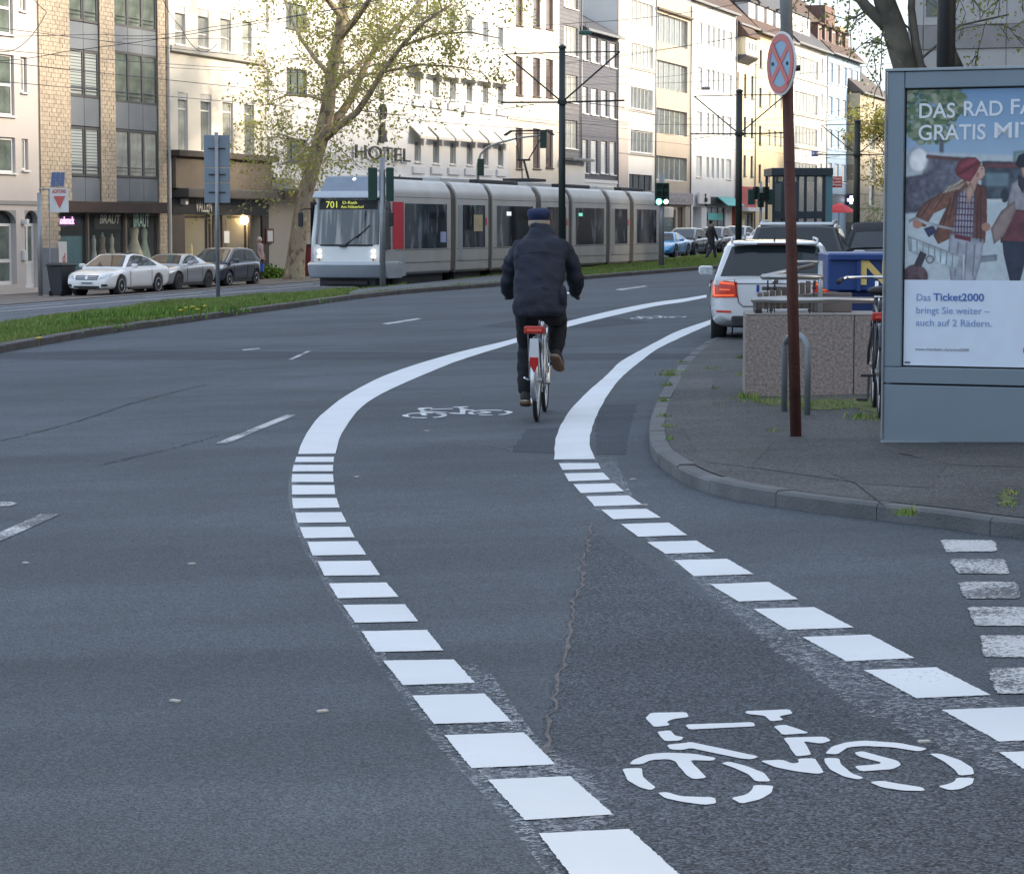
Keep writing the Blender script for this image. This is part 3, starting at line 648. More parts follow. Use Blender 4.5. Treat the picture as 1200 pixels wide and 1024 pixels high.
# --- B1 brick building with grey panels
BRICK = mat("brick_cladding", (.47, .39, .295), .85, var=.3, scale=4); MORT = mat("mortar", (.22, .18, .14), .9)
h = House("brick-clad building with blue-grey panels and a bridal shop below", 47, 198, 14, MORT)
PAN = mat("panel_bluegrey", (.17, .19, .215), .45, var=.1, scale=1)
pil = [(48, 84), (119, 136.5), (186.5, 197.5)]
zt = [(-60, 26), (59, 114), (148.5, 207.5)]; zt2 = [(-60, 33), (63, 121), (153, 209)]
for (xa, xb, rows, nm, px) in [(84, 119, zt, 2, 100), (136.5, 186.5, zt2, 3, 160)]:
    x0, x1 = h.X(xa), h.X(xb)
    zf = h.Z(px, 237)
    h.rects.append((x0, x1, zf, 14, .12))
    for r in rows:
        za, zb_ = h.Z(px, r[1]), min(13.9, h.Z(px, r[0])); n = nm
        for i in range(n):
            wx0 = x0+(x1-x0)*i/n; o = add_window(h.b, wx0+.02, za, (x1-x0)/n-.04, zb_-za, 1, FR_D, PN[4] if (xa == 84 and r[1] != 26) else PN[random.choice([2, 3, 3])], 0, False, .09, .09)
            MB().tube([(.1, -.03, .38), ((x1-x0)/n-.14, -.03, .38)], .015, 6).tube([(.1, -.03, .24), ((x1-x0)/n-.14, -.03, .24)], .012, 6).build("guard_rail", FR_D, o)
    edges = [zf]+[v for r in sorted(rows, key=lambda r: -r[1]) for v in (h.Z(px, r[1]), h.Z(px, r[0]))]
    for k in range(0, len(edges)-1, 2):
        za, zb_ = edges[k], edges[k+1]
        if zb_-za > .15 and za < 13.5:
            for i in range(nm): w = (x1-x0)/nm; h.part("panel", PAN, x0+w*i+.012, x0+w*(i+1)-.012, .035, .1, za+.02, zb_-.02, .008)
zbeam = h.Z(140, 250); ztop = h.Z(140, 237)
h.part("beam", mat("beam_brown", (.055, .035, .03), .6), h.X(70), h.X(187), -.35, -.01, zbeam, ztop, .02)
h.hole(h.X(70), h.X(103), -.1, zbeam, 1.6); h.hole(h.X(104.5), h.X(147), -.1, zbeam, 1.6); h.hole(h.X(149), h.X(186), -.1, zbeam, 1.6)
bk = MB(); rr = random.Random(2)
for (xa, xb), (lo) in zip(pil, (0, ztop, 0)):
    x0, x1 = h.X(xa), h.X(xb); z = lo; row = 0
    if xa == 48: pass
    while z < 14:
        x = x0-(.17 if row % 2 else 0); rh = .155
        while x < x1-.03:
            a, b_ = max(x, x0), min(x+.33, x1)
            if not (xa == 48 and z < zbeam and a > h.X(70)-.3) and b_-a > .04:
                if xa == 48 and z < zbeam: b_ = min(b_, h.X(70))
                if b_ > a: bk.box(a+.006, b_-.006, -.03-rr.random()*.012, -.002, z+.006, z+rh-.006)
            x += .34
        z += rh; row += 1
bk.build("brick_cladding", BRICK, h.b, fix=False)['kind'] = 'stuff'
shp = mat("shop_frame_dark", (.05, .045, .045), .5)
for xa, xb, nm in [(70, 103, 1), (104.5, 147, 1), (149, 186, 1)]:
    x0, x1 = h.X(xa), h.X(xb); m = MB(); fw = .09
    m.box(x0, x0+fw, .1, .18, 0, zbeam); m.box(x1-fw, x1, .1, .18, 0, zbeam); m.box(x0+fw, x1-fw, .1, .18, zbeam-.1, zbeam); m.box(x0+fw, x1-fw, .1, .18, 0, .3)
    f = m.build("shop_window", shp, h.b); MB().box(x0+fw, x1-fw, .13, .14, .3, zbeam-.1).build("pane", SHOPGLASS, f)
h.part("window_film", mat("film_teal", (.10, .22, .24), .4, var=.4, scale=1.5), h.X(71.5), h.X(101.5), .2, .22, .3, h.Z(86, 277))
h.part("neon_panel", mat("neon_backing", (.05, .03, .09), .4), h.X(71.5), h.X(101.5), .2, .22, h.Z(86, 265), zbeam-.12)
text_part("neon_sign", "moderack", .26, mat("neon_pink", (.8, .4, .8), .4, emit=(1, .45, .9), estr=.6), h.b, T(h.X(72), .17, h.Z(80, 262.5)), .02, .01, h.X(92)-h.X(72))
GOLDL = mat("braut_letters", (.55, .56, .48), .5)
text_part("shop_lettering", "BRAUT", .32, GOLDL, h.b, T(h.X(119), .09, h.Z(130, 262))@Matrix(((1, 0, .25, 0), (0, 1, 0, 0), (0, 0, 1, 0), (0, 0, 0, 1))), .02, .008, h.X(142)-h.X(119))
text_part("shop_lettering", "BRAUT", .5, mat("braut_mint", (.42, .62, .55), .5), h.b, T(h.X(158.5), .09, h.Z(168, 266)), .02, .01, h.X(177)-h.X(158.5))
h.part("sign_board", mat("sign_dark_green", (.05, .055, .05), .5), h.X(114), h.X(145), .115, .128, h.Z(130, 269), zbeam-.11)
def dress(x, c, hgt, wid, parent, zb=.55, y=.4, waist=.35):
    d = MB(); prof = [(wid*.5, 0), (wid*.48, .1*hgt), (wid*.36, .35*hgt), (wid*waist*.55, .58*hgt), (wid*waist*.42, .66*hgt), (wid*waist*.55, .8*hgt), (wid*waist*.5, .86*hgt), (.05, .9*hgt)]
    o = d.lathe(prof, (0, 0, 0), 18).build("dress", c, None, smooth=True); o.parent = parent; o.location = (x, y, zb)
    MB().tube([(0, 0, .86*hgt), (0, 0, .97*hgt)], .045, 8).ell((0, 0, hgt*.88), (wid*.16, .07, .05), 10, 6).build("mannequin", mat("mannequin_white", (.6, .57, .5), .6), o, smooth=True)
    return o
cream = mat("dress_cream", (.80, .68, .45), .7, var=.2, scale=4, bump=.4); mint = mat("dress_mint", (.62, .70, .52), .7, var=.2, scale=4, bump=.4); white = mat("dress_white", (.6, .58, .52), .7, var=.15)
for px, c, hh, w in [(157, cream, 1.75, .5), (168, cream, 2.0, .95), (180, mint, 1.9, .65), (121, white, 1.5, .45), (131, mat("dress_stripe", (.35, .27, .18), .8, var=.6, scale=9), 1.6, .6), (142, cream, 1.55, .5)]:
    o = dress(h.X(px), c, hh, w, h.b)
h.done(zbot=-.6, pipe=False)
MB().tube([(h.L-.1, -.12, .1), (h.L-.1, -.12, 13.5)], .06, 8).build("downpipe", mat("pipe_light", (.5, .5, .48), .5), h.b)
# --- B2 pale house over the brown shop
h = House("cream house with slender windows above a brown shop front", 198, 312, 15.2, W("render_cream", (.68, .64, .57)))
c1 = [(207.6, 220), (234.5, 247), (260.5, 273), (286, 297)]; c2 = [(210, 221.5), (236.5, 249), (262, 274.5), (287.5, 299)]
for i, (a, b_) in enumerate(c1): h.wpx(a, b_, 8+3.4*i, 52+4.4*i, None, nm=1, trans=.35, shutter=.28, pane=PN[2])
for i, (a, b_) in enumerate(c2): h.wpx(a, b_, 109+2*i, 177+1.8*i, None, nm=1, trans=.72, shutter=.28, pane=PN[2 if i in (0, 2) else 1])
BRN = mat("brown_panel", (.12, .095, .07), .7, var=.15); BRD = mat("brown_dark", (.055, .042, .035), .6, var=.2)
zc = h.Z(198, 52); z_f1, z_f0 = h.Z(250, 185), h.Z(250, 222)
h.hole(h.X(214), h.X(244), -.1, h.Z(230, 252), 1.6); h.hole(h.X(246), h.X(258), -.1, h.Z(230, 252), .5); h.hole(h.X(263), h.X(290), -.1, h.Z(230, 252), 1.6); h.hole(h.X(292), h.X(305), -.1, h.Z(230, 252), .6)
h.done(zbot=-.6, cornice=[(zc-.25, .22, .22, SILL)], pipe=False)
h.part("cornice", BRD, -.1, h.L+.25, -.55, -.004, z_f1-.05, z_f1+.2, .03); h.part("fascia_panel", BRN, .05, h.L, -.3, -.004, z_f0, z_f1-.054)
h.part("awning_case", mat("awning_dark", (.06, .055, .05), .6), .25, h.L+.35, -.75, -.006, z_f0-.38, z_f0-.004, .05)
h.part("fascia", mat("fascia_black", (.018, .018, .02), .35), .1, h.L, -.12, -.006, h.Z(250, 252), z_f0-.385)
h.part("base", BRD, .05, h.X(214), -.1, -.004, 0, h.Z(230, 252)-.005); h.part("base", BRD, h.X(305), h.L, -.1, -.004, 0, h.Z(230, 252)-.005)
for a, b_ in [(244, 246), (258, 263), (290, 292)]: h.part("post", BRN, h.X(a), h.X(b_), -.1, -.004, 0, h.Z(230, 252)-.005)
lt = mat("sign_letter_white", (.65, .65, .62), .5); 
text_part("shop_lettering", "VALLEN", h.Z(235, 233)-h.Z(235, 248.5), lt, h.b, T(h.X(226.5), -.125, h.Z(235, 248.5)), .02, .0, h.X(245)-h.X(226.5))
for a, b_ in [(214, 244), (263, 290)]:
    x0, x1 = h.X(a), h.X(b_); z1 = h.Z(230, 253); m = MB(); fw = .08
    m.box(x0, x0+fw, .05, .13, 0, z1); m.box(x1-fw, x1, .05, .13, 0, z1); m.box(x0+fw, x1-fw, .05, .13, z1-.1, z1); m.box(x0+fw, x1-fw, .05, .13, 0, .35)
    f = m.build("shop_window", BRD, h.b); MB().box(x0+fw, x1-fw, .08, .09, .35, z1-.1).build("pane", SHOPGLASS, f)
h.part("door", mat("door_brown", (.10, .07, .05), .6, var=.3), h.X(246), h.X(258), .3, .36, 0, h.Z(230, 253)); h.part("door", mat("door_brown", (.1, .07, .05)), h.X(292), h.X(305), .4, .46, 0, h.Z(230, 253))
GRN = mat("dress_green", (.02, .30, .10), .6, var=.2)
dress(h.X(226), GRN, 1.8, .7, h.b, .5, .6); dress(h.X(217), white, 1.7, .35, h.b, .4, .5); dress(h.X(237), cream, 1.2, .35, h.b, .4, .5); dress(h.X(272), white, 1.9, .4, h.b, .4, .6); dress(h.X(280), mat("dress_grey", (.2, .22, .2), .7), 1.9, .5, h.b, .4, .7)
wl_ = mat("warm_lamp", (1, .8, .5), .5, emit=(1, .72, .35), estr=6)
MB().sphere((h.X(285.5), -.02, h.Z(285, 258)), .19, 12).build("lamp", wl_, h.b, smooth=True); MB().sphere((h.X(226), .5, h.Z(226, 261)), .12, 10).build("lamp", wl_, h.b, smooth=True)
h.part("wall_lamp", FR_W, h.X(208.5), h.X(212), -.35, -.101, h.Z(210, 240), h.Z(210, 233), .03)
h.part("poster", FR_W, h.X(259.2), h.X(265.5), -.13, -.101, h.Z(262, 285), h.Z(262, 271), .01); 
h.part("display_case", mat("case_red_brown", (.16, .05, .04), .5), h.X(308), h.X(317), -.16, -.101, h.Z(312, 285), h.Z(312, 268), .01); h.part("poster", FR_W, h.X(309.2), h.X(315.2), -.175, -.162, h.Z(312, 283), h.Z(312, 270.5))
# --- B3 white hotel
HW = W("render_white", (.70, .69, .67))
h = House("long white hotel with small awnings over its windows beside the brown shop", 312.5, 597, 17, HW)
for ya, yb in [(5, 37), (82, 115), (160, 190)]: h.wpx(313.5, 317, ya, yb, None, nm=1)
for ya, yb in [(-72, -45), (5, 34), (81, 111), (163, 190)]: h.wpx(337, 361, ya, yb, 349, nm=3, fm=FR_D, pane=PN[3], sill=True)
cc = [(441, 448.5), (486, 493.5), (507.5, 515), (527.5, 534.5), (547, 554), (566, 572.5), (583.5, 590)]
AWN = mat("awning_cloth", (.70, .66, .58), .85, var=.08)
pitch = [0, 20.5, 20.3, 19.5, 19, 17.5, 17]
for i, (a, b_) in enumerate(cc):
    cx = (a+b_)/2
    for (y0a, y1a, y0b, y1b, aw) in [(-10, 23, 28, 56, 0), (85, 112, 97.5, 124, 1), (161, 190.5, 167.5, 195, 1)]:
        k = (cx-489.5)/(586-489.5)
        if i == 0: k = -.42
        if i == 0 and y0a == 161: continue
        h.wpx(a, b_, y0a+(y0b-y0a)*k, y1a+(y1b-y1a)*k, None, nm=1, fm=FR_W, pane=PN[1], shutter=.2)
        if aw and i > 0 and cx > 480:
            x0, x1 = h.X(cx-pitch[i]*.46), h.X(cx+pitch[i]*.46); zt_ = h.Z(cx, y0a+(y0b-y0a)*k)
            MB().prism([(-.004, zt_+.6), (-.6, zt_+.02), (-.6, zt_-.1), (-.56, zt_-.1), (-.56, zt_+.02), (-.004, zt_+.52)], x0, x1, 'x').build("awning", AWN, h.b)
            h.part("planter_box", HW, x0+.3, x1-.3, -.12, -.004, h.Z(cx, y1a+(y1b-y1a)*k)-.55, h.Z(cx, y1a+(y1b-y1a)*k)-.2, .02)
zm = h.Z(330, 209)
h.done(cornice=[(zm, .35, .35, HW)], pipe=False)
h.part("canopy", HW, .1, h.X(420), -1.3, -.36, zm-.5, zm-.05, .05)
h.part("ground_floor_cladding", W("render_sand", (.42, .38, .31)), .1, h.X(470), -.06, -.004, 0, zm-.55)
BRZ = mat("bronze_letters", (.03, .026, .02), .5, metal=.1)
text_part("hotel_lettering", "HOTEL", h.Z(445, 170)-h.Z(445, 186), BRZ, h.b, T(h.X(411.5), -.16, h.Z(440, 187.5)), .05, .0, h.X(476.5)-h.X(412))
cx, cz = h.X(447), h.Z(447, 131); rg = MB()
rg.rings([[(cx+r*math.cos(a), y, cz+r*math.sin(a)) for a in np.linspace(0, 2*math.pi, 28, endpoint=False)] for r, y in [(.36, -.06), (.36, -.2), (.22, -.2), (.22, -.06), (.36, -.06)]], cap=False).build("emblem_ring", BRZ, h.b)
MB().prism([(cx-.07, cz-.15), (cx+.07, cz-.15), (cx+.07, cz+.15), (cx-.07, cz+.15)], -.16, -.08, 'y').build("emblem_letter", BRZ, h.b)
cz = h.Z(446, 155)
MB().prism([(cx-.5, cz-.45), (cx+.5, cz-.45), (cx+.35, cz-.2), (cx+.42, cz+.1), (cx+.2, cz), (cx+.18, cz+.5), (cx-.05, cz+.45), (cx-.2, cz+.15), (cx-.42, cz+.3), (cx-.3, cz-.15)], -.16, -.05, 'y').build("crest", BRZ, h.b)
MB().prism([(cx-.14, h.Z(447, 118)), (cx+.14, h.Z(447, 118)), (cx+.1, h.Z(447, 105)), (cx-.1, h.Z(447, 105))], -.14, -.05, 'y').build("emblem_mount", BRZ, h.b)
# --- B4 cream house
h = House("pale cream house with three columns of tall brown windows beside the hotel", 597, 655, 17.5, W("render_palecream", (.72, .65, .54)))
for i, (a, b_) in enumerate([(604.5, 612.5), (624.5, 633), (639.5, 648)]):
    for ya, yb in [(-45, -5), (-12+i*3, 30+i*2.5), (66.5+i*1.6, 112+i*1.2), (150+i, 197.5)]:
        h.wpx(a, b_, ya, yb, None, nm=1, fm=FR_B, pane=mat("pane_brown", (.11, .08, .07), .1, var=.4, scale=2, spec=.9))
h.done(roof=None, cornice=[(h.Z(600, 140), .06, .08, h.wall), (h.Z(600, 56), .06, .08, h.wall)], pipe=False)
# --- B5 slate-hung strip, B6 dark slate house
SLW = mat("slate_wall", (.16, .16, .175), .7, var=.2); bricklines(SLW, 1, .5, .25, (.17, .17, .185), (.14, .14, .155), (.09, .09, .1), .03, 0, True)
h = House("narrow grey slate-hung house with wide white windows", 655, 680, 17, SLW)
for ya, yb in [(-32, 10), (31, 65), (88, 120), (141, 174)]: h.wpx(660.5, 676.5, ya, yb, 668, nm=3, pane=PN[2])
h.done(cornice=[(h.Z(668, 189), .9, .15, ZINC)], pipe=True)
h.part("lower_wall", W("render_white2", (.7, .69, .66)), .05, h.L-.05, -.3, -.004, -.3, h.Z(668, 189.5))
DS = mat("dark_slate", (.105, .11, .135), .7, var=.12); bricklines(DS, 1, .4, .2, (.11, .115, .14), (.095, .1, .125), (.07, .07, .09), .03, 0, True)
h = House("dark blue-grey slate-hung house with tall white windows and a slate roof", 680, 723, 13.7, DS)
PW = mat("pane_white_curtain", (.62, .64, .64), .15, var=.12, scale=1.5, spec=.9)
for i, (a, b_) in enumerate([(682.5, 688.5), (692.3, 700), (704, 711), (714.3, 721.3)]):
    for ya, yb in [(41+i*3.4, 71+i*3), (102+i*2, 133.5+i*1.8), (164+i*.8, 203+i*.6)]: h.wpx(a, b_, ya, yb, None, nm=1, pane=PW, fw=.1)
h.done(roof=SLATE, ridge=3.2, over=.4)
h.part("string_course", FR_W, .05, h.L-.05, -.1, -.004, h.Z(700, 209)-.3, h.Z(700, 209)-.1); h.part("lower_wall", W("render_white2", (.7, .69, .66)), .05, h.L-.05, -.06, -.004, -.3, h.Z(700, 209)-.305)
# taller block behind the slate house
h = House("tall beige block with ribbed cladding rising behind the slate house", 660, 733, 19, W("render_ribbed", (.48, .44, .40)), t=WT+8, dep=8, s0=onT(676, WT), s1=onT(735, WT)); h.done(pipe=False)
# --- B7 white house with window bands
h = House("white house with wide white window bands and a beige side strip", 723, 767, 19, W("render_white3", (.76, .73, .68)))
h.part("side_strip", W("render_beige2", (.55, .48, .42)), 0, h.X(735), -.06, -.004, 0, 18.9)
for ya, yb in [(-47, -20), (3, 29.5), (53, 80), (104, 129), (154, 179.5)]: h.wpx(738.5, 764.5, ya, yb, 752, nm=6, pane=PN[2] if yb < 90 else PN[1])
h.wpx(737, 764, 205, 224, 752, nm=4, fm=FR_B, pane=PN[0])
h.done(cornice=[(h.Z(752, y)-.1, .09, .1, SILL) for y in (131, 181, 82)])
# --- B8 ribbed beige house
RB = mat("ribbed_beige", (.50, .42, .33), .8); bricklines(RB, 1, .28, 40, (.52, .44, .35), (.47, .40, .31), (.33, .28, .22), .03, 0, True)
h = House("beige house with ribbed cladding and four rows of window bands", 767, 808, 17.4, RB)
for ya, yb in [(20, 53), (74, 106), (129, 158), (184, 212)]:
    h.wpx(768.5, 804.5, ya, yb, 786, nm=6, pane=PN[1], hole=.25, depth=.25)
h.wpx(776, 792, 246, 276, 785, nm=1, fm=FR_B, pane=PN[3]); h.wpx(794, 801, 243, 277, 797, nm=1, fm=FR_B, pane=mat("door_brown", (.1, .07, .05)))
h.done(cornice=[(h.Z(786, 17), .25, .15, BRN)])
h.part("shop_fascia", mat("fascia_pinkgrey", (.34, .30, .30), .6), h.X(769), h.L, -.25, -.004, h.Z(790, 240), h.Z(790, 226), .02)
text_part("shop_lettering", "moderne", .5, mat("letters_pale", (.5, .46, .44), .6), h.b, T(h.X(782), -.262, h.Z(790, 236)), .02, 0, 4.5)
h.part("stone_band", W("travertine", (.45, .38, .30)), h.X(801.5), h.L, -.1, -.004, -.3, h.Z(804, 241))
h.part("awning", mat("awning_cream", (.7, .64, .55), .8), h.X(767.5), h.X(773), -1.0, -.27, h.Z(775, 256), h.Z(775, 243), .1)
# --- B9 light grey house
h = House("light grey house with small paired windows above shops", 808, 861, 17.6, W("render_lightgrey", (.66, .66, .65)))
for ya, yb in [(31.5, 56), (83, 107), (134, 158), (185, 209)]:
    h.wpx(815.5, 822, ya, yb, 835, nm=1, pane=PW)
    for k in range(4): h.wpx(827+k*5.8, 830.6+k*5.8, ya, yb, 835, nm=1, pane=PW, sill=False)
    h.wpx(850.5, 856.5, ya, yb, 835, nm=1, pane=PW)
h.hole(h.X(812), h.X(822), -.1, h.Z(835, 243), .8); h.wpx(828, 850, 243, 274, 838, nm=3, fm=FR_D, pane=PN[1])
h.done(roof=ROOF, ridge=4, over=.3)
h.part("fascia", mat("fascia_black", (.018, .018, .02)), h.X(826), h.X(858), -.1, -.004, h.Z(838, 242), h.Z(838, 231))
o = h.part("shop_sign", FR_W, h.X(814), h.X(827), -.35, -.2, h.Z(820, 239), h.Z(820, 226), .01)
vx, vz = h.X(820.5), h.Z(820, 237); MB().lathe([(.14, 0), (.19, .1), (.18, .25), (.07, .38), (.05, .42), (.11, .5), (.08, .6)], (vx, -.36, vz), 12).build("vase_emblem", BRD, o)
TQ = mat("awning_turquoise", (.12, .42, .40), .7, var=.1)
x0, x1 = h.X(839), h.X(859); za, zb_ = h.Z(850, 231), h.Z(850, 241)
MB().prism([(-.11, za), (-.9, zb_), (-.9, zb_-.05), (-.11, za-.1)], x0, x1, 'x').build("awning", TQ, h.b); h.part("window_sign", TQ, h.X(829), h.X(846), -.05, -.004, h.Z(838, 258), h.Z(838, 250))
h.part("red_strip", mat("red_pipe", (.35, .06, .04), .6), h.L-.9, h.L-.3, -.3, -.004, 0, h.Z(861, 232))
# --- B10 a/b peach houses
PE = W("render_peach", (.72, .58, .36)); CRM = W("render_lightpeach", (.78, .68, .48))
def dormer(h, x0, x1, z0, z1, wm, rm=None, y0=.6, y1=3.2, nm=2):
    o = MB().box(x0, x1, y0, y1, z0, z1).build("dormer", wm, h.b)
    MB().box(x0-.12, x1+.12, y0-.2, y1, z1+.003, z1+.14).build("dormer_roof", rm or SLATE, o)
    w = add_window(o, x0+.12, z0+.25, x1-x0-.24, z1-z0-.45, nm, FR_W, PW, 0, False, .07, .05); w.location.y = y0-.03
h = House("pale yellow house with a bay window under its eaves", 861, 883.5, 16.9, CRM)
for ya, yb in [(87, 114), (137, 160), (182, 207)]:
    for a, b_ in [(862, 864.5), (870.7, 873.5), (879, 881.8)]: h.wpx(a, b_, ya, yb, 872, nm=1, fm=FR_D, pane=PN[0])
h.wpx(873, 883, 250, 276, 878, nm=2, fm=FR_D, pane=PN[1])
h.done(roof=ROOF, ridge=5.5, over=.3)
x0, x1 = h.X(862), h.X(875); z0, z1 = h.Z(868, 66), h.Z(868, 45)
o = MB().box(x0, x1, -.7, -.004, z0, z1).build("bay", CRM, h.b); MB().prism([(-.004, z0-.004), (-.8, z0-.004), (-.8, z0-.12), (-.004, z0-.6)], x0-.2, x1+.2, 'x').build("bay_skirt", SLATE, o)
MB().prism([(-.004, z1+1.2), (-.95, z1+.15), (-.95, z1+.004), (-.004, z1+.004)], x0-.2, x1+.2, 'x').build("bay_roof", ROOF, o)
for k in range(3): w = add_window(o, x0+.3+k*(x1-x0-.5)/3, z0+.35, (x1-x0-.8)/3, z1-z0-.7, 1, FR_W, PN[1], 0, False, .08, 0); w.location.y = -.76
h.part("red_fascia", mat("fascia_red", (.42, .09, .09), .6), .1, h.L, -.2, -.004, h.Z(872, 243), h.Z(872, 219)); h.part("canopy", FR_W, .1, h.L, -1, -.004, h.Z(872, 248), h.Z(872, 243.5))
h = House("peach yellow house with a row of white dormers on its brown roof", 883.5, 927, 16.7, PE)
for ya, yb in [(59, 80), (103, 125), (147.5, 170), (193, 214)]:
    h.wpx(888.5, 891.3, ya, yb, 890, nm=1, fm=FR_B, pane=PN[0])
    for k in range(4): h.wpx(899+k*6.6, 902+k*6.6, ya+5, yb+1, 900, nm=1, pane=PW, sill=False)
h.done(roof=ROOF, ridge=6, over=.5)
for k in range(4): x = h.X(884+k*10.5); dormer(h, x, x+2.3, 16.9, 19.0, FR_W, SLATE, nm=2)
# --- B11 white house, B12 blue house
h = House("white house with rows of broad white windows and large dormers", 927, 967, 16.8, W("render_white4", (.77, .75, .69)))
for ya, yb in [(69, 92), (110, 134), (150, 172), (192, 214)]: h.wpx(930, 957, ya, yb, 945, nm=7, pane=PN[2]); h.wpx(960, 963, ya, yb-5, 961, nm=1, pane=PW, sill=False)
h.done(roof=SLATE, ridge=6, over=.5, cornice=[(h.Z(945, y)-.3, .12, .12, SILL) for y in (92, 134, 172)])
for k in range(3): x = h.X(929+k*9); dormer(h, x, x+2.9, 16.9, 19.4, FR_W, SLATE)
BLU = W("render_skyblue", (.29, .40, .52))
h = House("sky blue house at the end of the row with a brown dormered roof", 967, 1006, 16.8, BLU)
for ya, yb in [(78, 100), (117, 137), (154.5, 175), (193, 213)]:
    for k, px in enumerate([969.5, 977.5, 985.5, 992.5, 999]): h.wpx(px, px+4.6, ya, yb+1, 985, nm=1, pane=PW)
h.done(roof=ROOF, ridge=6, over=.5)
for k in range(5): x = h.X(962.5+k*8.0)+.5; dormer(h, x, x+1.7, 17.0, 19.2, mat("dormer_brick", (.16, .09, .07), .8), ROOF, nm=1)
h.part("dark_fascia", FR_D, .1, h.L, -.2, -.004, h.Z(985, 242), h.Z(985, 228))
# --- B13 beyond: brown slate gable house and further roofs
STN = mat("stone_panel_beige", (.42, .36, .27), .8); bricklines(STN, 1, 3.4, 1.35, (.44, .38, .29), (.38, .33, .25), (.2, .17, .13), .06, 0, True)
h = House("beige stone-clad house with dark joints beyond the blue house", 1006.3, 1042, 13.6, STN, t=WT-1.2)
h.wpx(1018, 1024, 185, 212, 1020, nm=1); h.wpx(1018, 1024, 217, 241, 1020, nm=1); h.wpx(1018, 1024, 150, 176, 1020, nm=1)
h.done(roof=mat("roof_dark_brown", (.10, .085, .08), .85), ridge=5, over=.3, pipe=False)
mb = MB().box(3, 8, 4, 6, 15, 22); mb.build("chimney", mat("chimney_brick_shaded", (.17, .10, .085), .85), h.b); MB().box(10, 14, 4, 6, 16, 20.5).build("chimney", mat("chimney_brick_sunlit", (.40, .26, .17), .85), h.b)  # orange tone carries the sunlit chimney face, dark brown the shaded one
# --- the near side: office block whose end wall rises behind the poster, and unseen blocks added to shade the street
CON = mat("concrete_panel_pale", (.46, .45, .44), .8, var=.08, scale=.5)
def near_block(label, s0, s1, t0, t1, H, wall, seams=None, rows=5):
    """footprint between t0 (inner) and t1 (street side)"""
    b = thing("office_block" if seams else "shade_block", label, "building", S(s0, t1), SROT); L, D = s1-s0, t1-t0
    mb = MB().box(0, L, -D, 0, -2.5, H); mb.build("wall", wall, b)
    fh = (H-4.2)/rows
    for r in range(rows):
        z = 4.6+fh*r
        for k in range(int(L/4)):
            o = add_window(b, 1+k*4, z, 2.0, 1.6, 2, FR_W, None, 0, True, .07, 0); o.rotation_euler = (0, 0, math.pi); o.location = (1+k*4+2, .04, z)
    for k in range(int(L/8)): MB().box(1+k*8, 7.5+k*8, .004, .08, .3, 3.2).build("shop_window", PN[0], b)
    MB().box(.0, L, .004, .5, 3.5, 3.9).build("cornice", SILL, b)
    return b, L, D
b, L, D = near_block("pale concrete office block with panel joints behind the poster display", 110, 330, 1, 17.7, 16, CON, True)
jt = mat("joint_dark", (.12, .115, .11), .8); BAND = mat("concrete_band", (.30, .29, .285), .8)
zrow = [4.8, 7.9, 9.35, 10.1, 12.9]      # end wall towards the camera (local x = 0 plane)
cols_ = [0, .7]+[2.0+2.3*k for k in range(7)]+[D]
zz_ = [.0, 2.4, 4.8, 7.9, 8.95, 10.0, 12.9, 15.9]
for i in range(len(zz_)-1):
    for j in range(len(cols_)-1):
        dk = zz_[i] in (8.95,)
        mb = MB().box(-.06-(.08 if dk else 0), -.004, -cols_[j+1]+.02, -cols_[j]-.02, zz_[i]+.02, zz_[i+1]-.02)
        mb.build("panel", BAND if dk else CON, b)
for j, z in [(0, 8.2), (0, 11.0)]: MB().box(-.1, -.07, -1.9, -.8, z+2.2, z+2.9).build("window", PN[0], b)
near_block("long brown block along the near pavement, unseen and added to shade the street", 27, 109.5, -50, 1.1, 21, W("render_brown", (.36, .30, .25)))  # out of view; depth and height chosen to keep street and tram in shade
near_block("unseen grey corner block across the side street, added to shade the foreground", -75, 8, -55, -8, 20, W("render_grey3", (.38, .37, .36)))  # out of view; added to close the shade over the foreground
from mathutils.bvhtree import BVHTree
# ================================================================ vehicles
TYRE = mat("tyre_rubber", (.02, .02, .021), .85, var=.2); RIM = mat("alloy_rim", (.60, .61, .62), .35, metal=.3, var=.08); PLAST = mat("black_plastic", (.03, .03, .032), .6, var=.15)
CGL = mat("car_glass", (.025, .033, .038), .04, var=.4, scale=1.5, spec=.5, coat=.1); CHROME = mat("chrome", (.7, .7, .7), .12, metal=1, var=.03)
LAMPW = mat("headlamp_glass", (.55, .58, .6), .1, var=.4, scale=14, spec=1); TAIL = mat("tail_red", (.20, .012, .01), .2, var=.3, scale=10, emit=(1, .08, .03), estr=.06)
TAILON = mat("tail_lit", (.75, .12, .04), .3, emit=(1, .13, .03), estr=.18); PLATE = mat("number_plate", (.7, .7, .7), .5, var=.05); WELL = mat("wheel_well", (.012, .012, .012), .95)
def cpaint(n, c, metal=.0): return mat("carpaint_"+n, c, .28, metal=metal, var=.03, coat=1.0)
def interp(x, tab):
    for (a, u), (b, v) in zip(tab, tab[1:]):
        if x <= b: k = (x-a)/(b-a) if b > a else 0; k = max(0, k); return u+(v-u)*k
    return tab[-1][1]
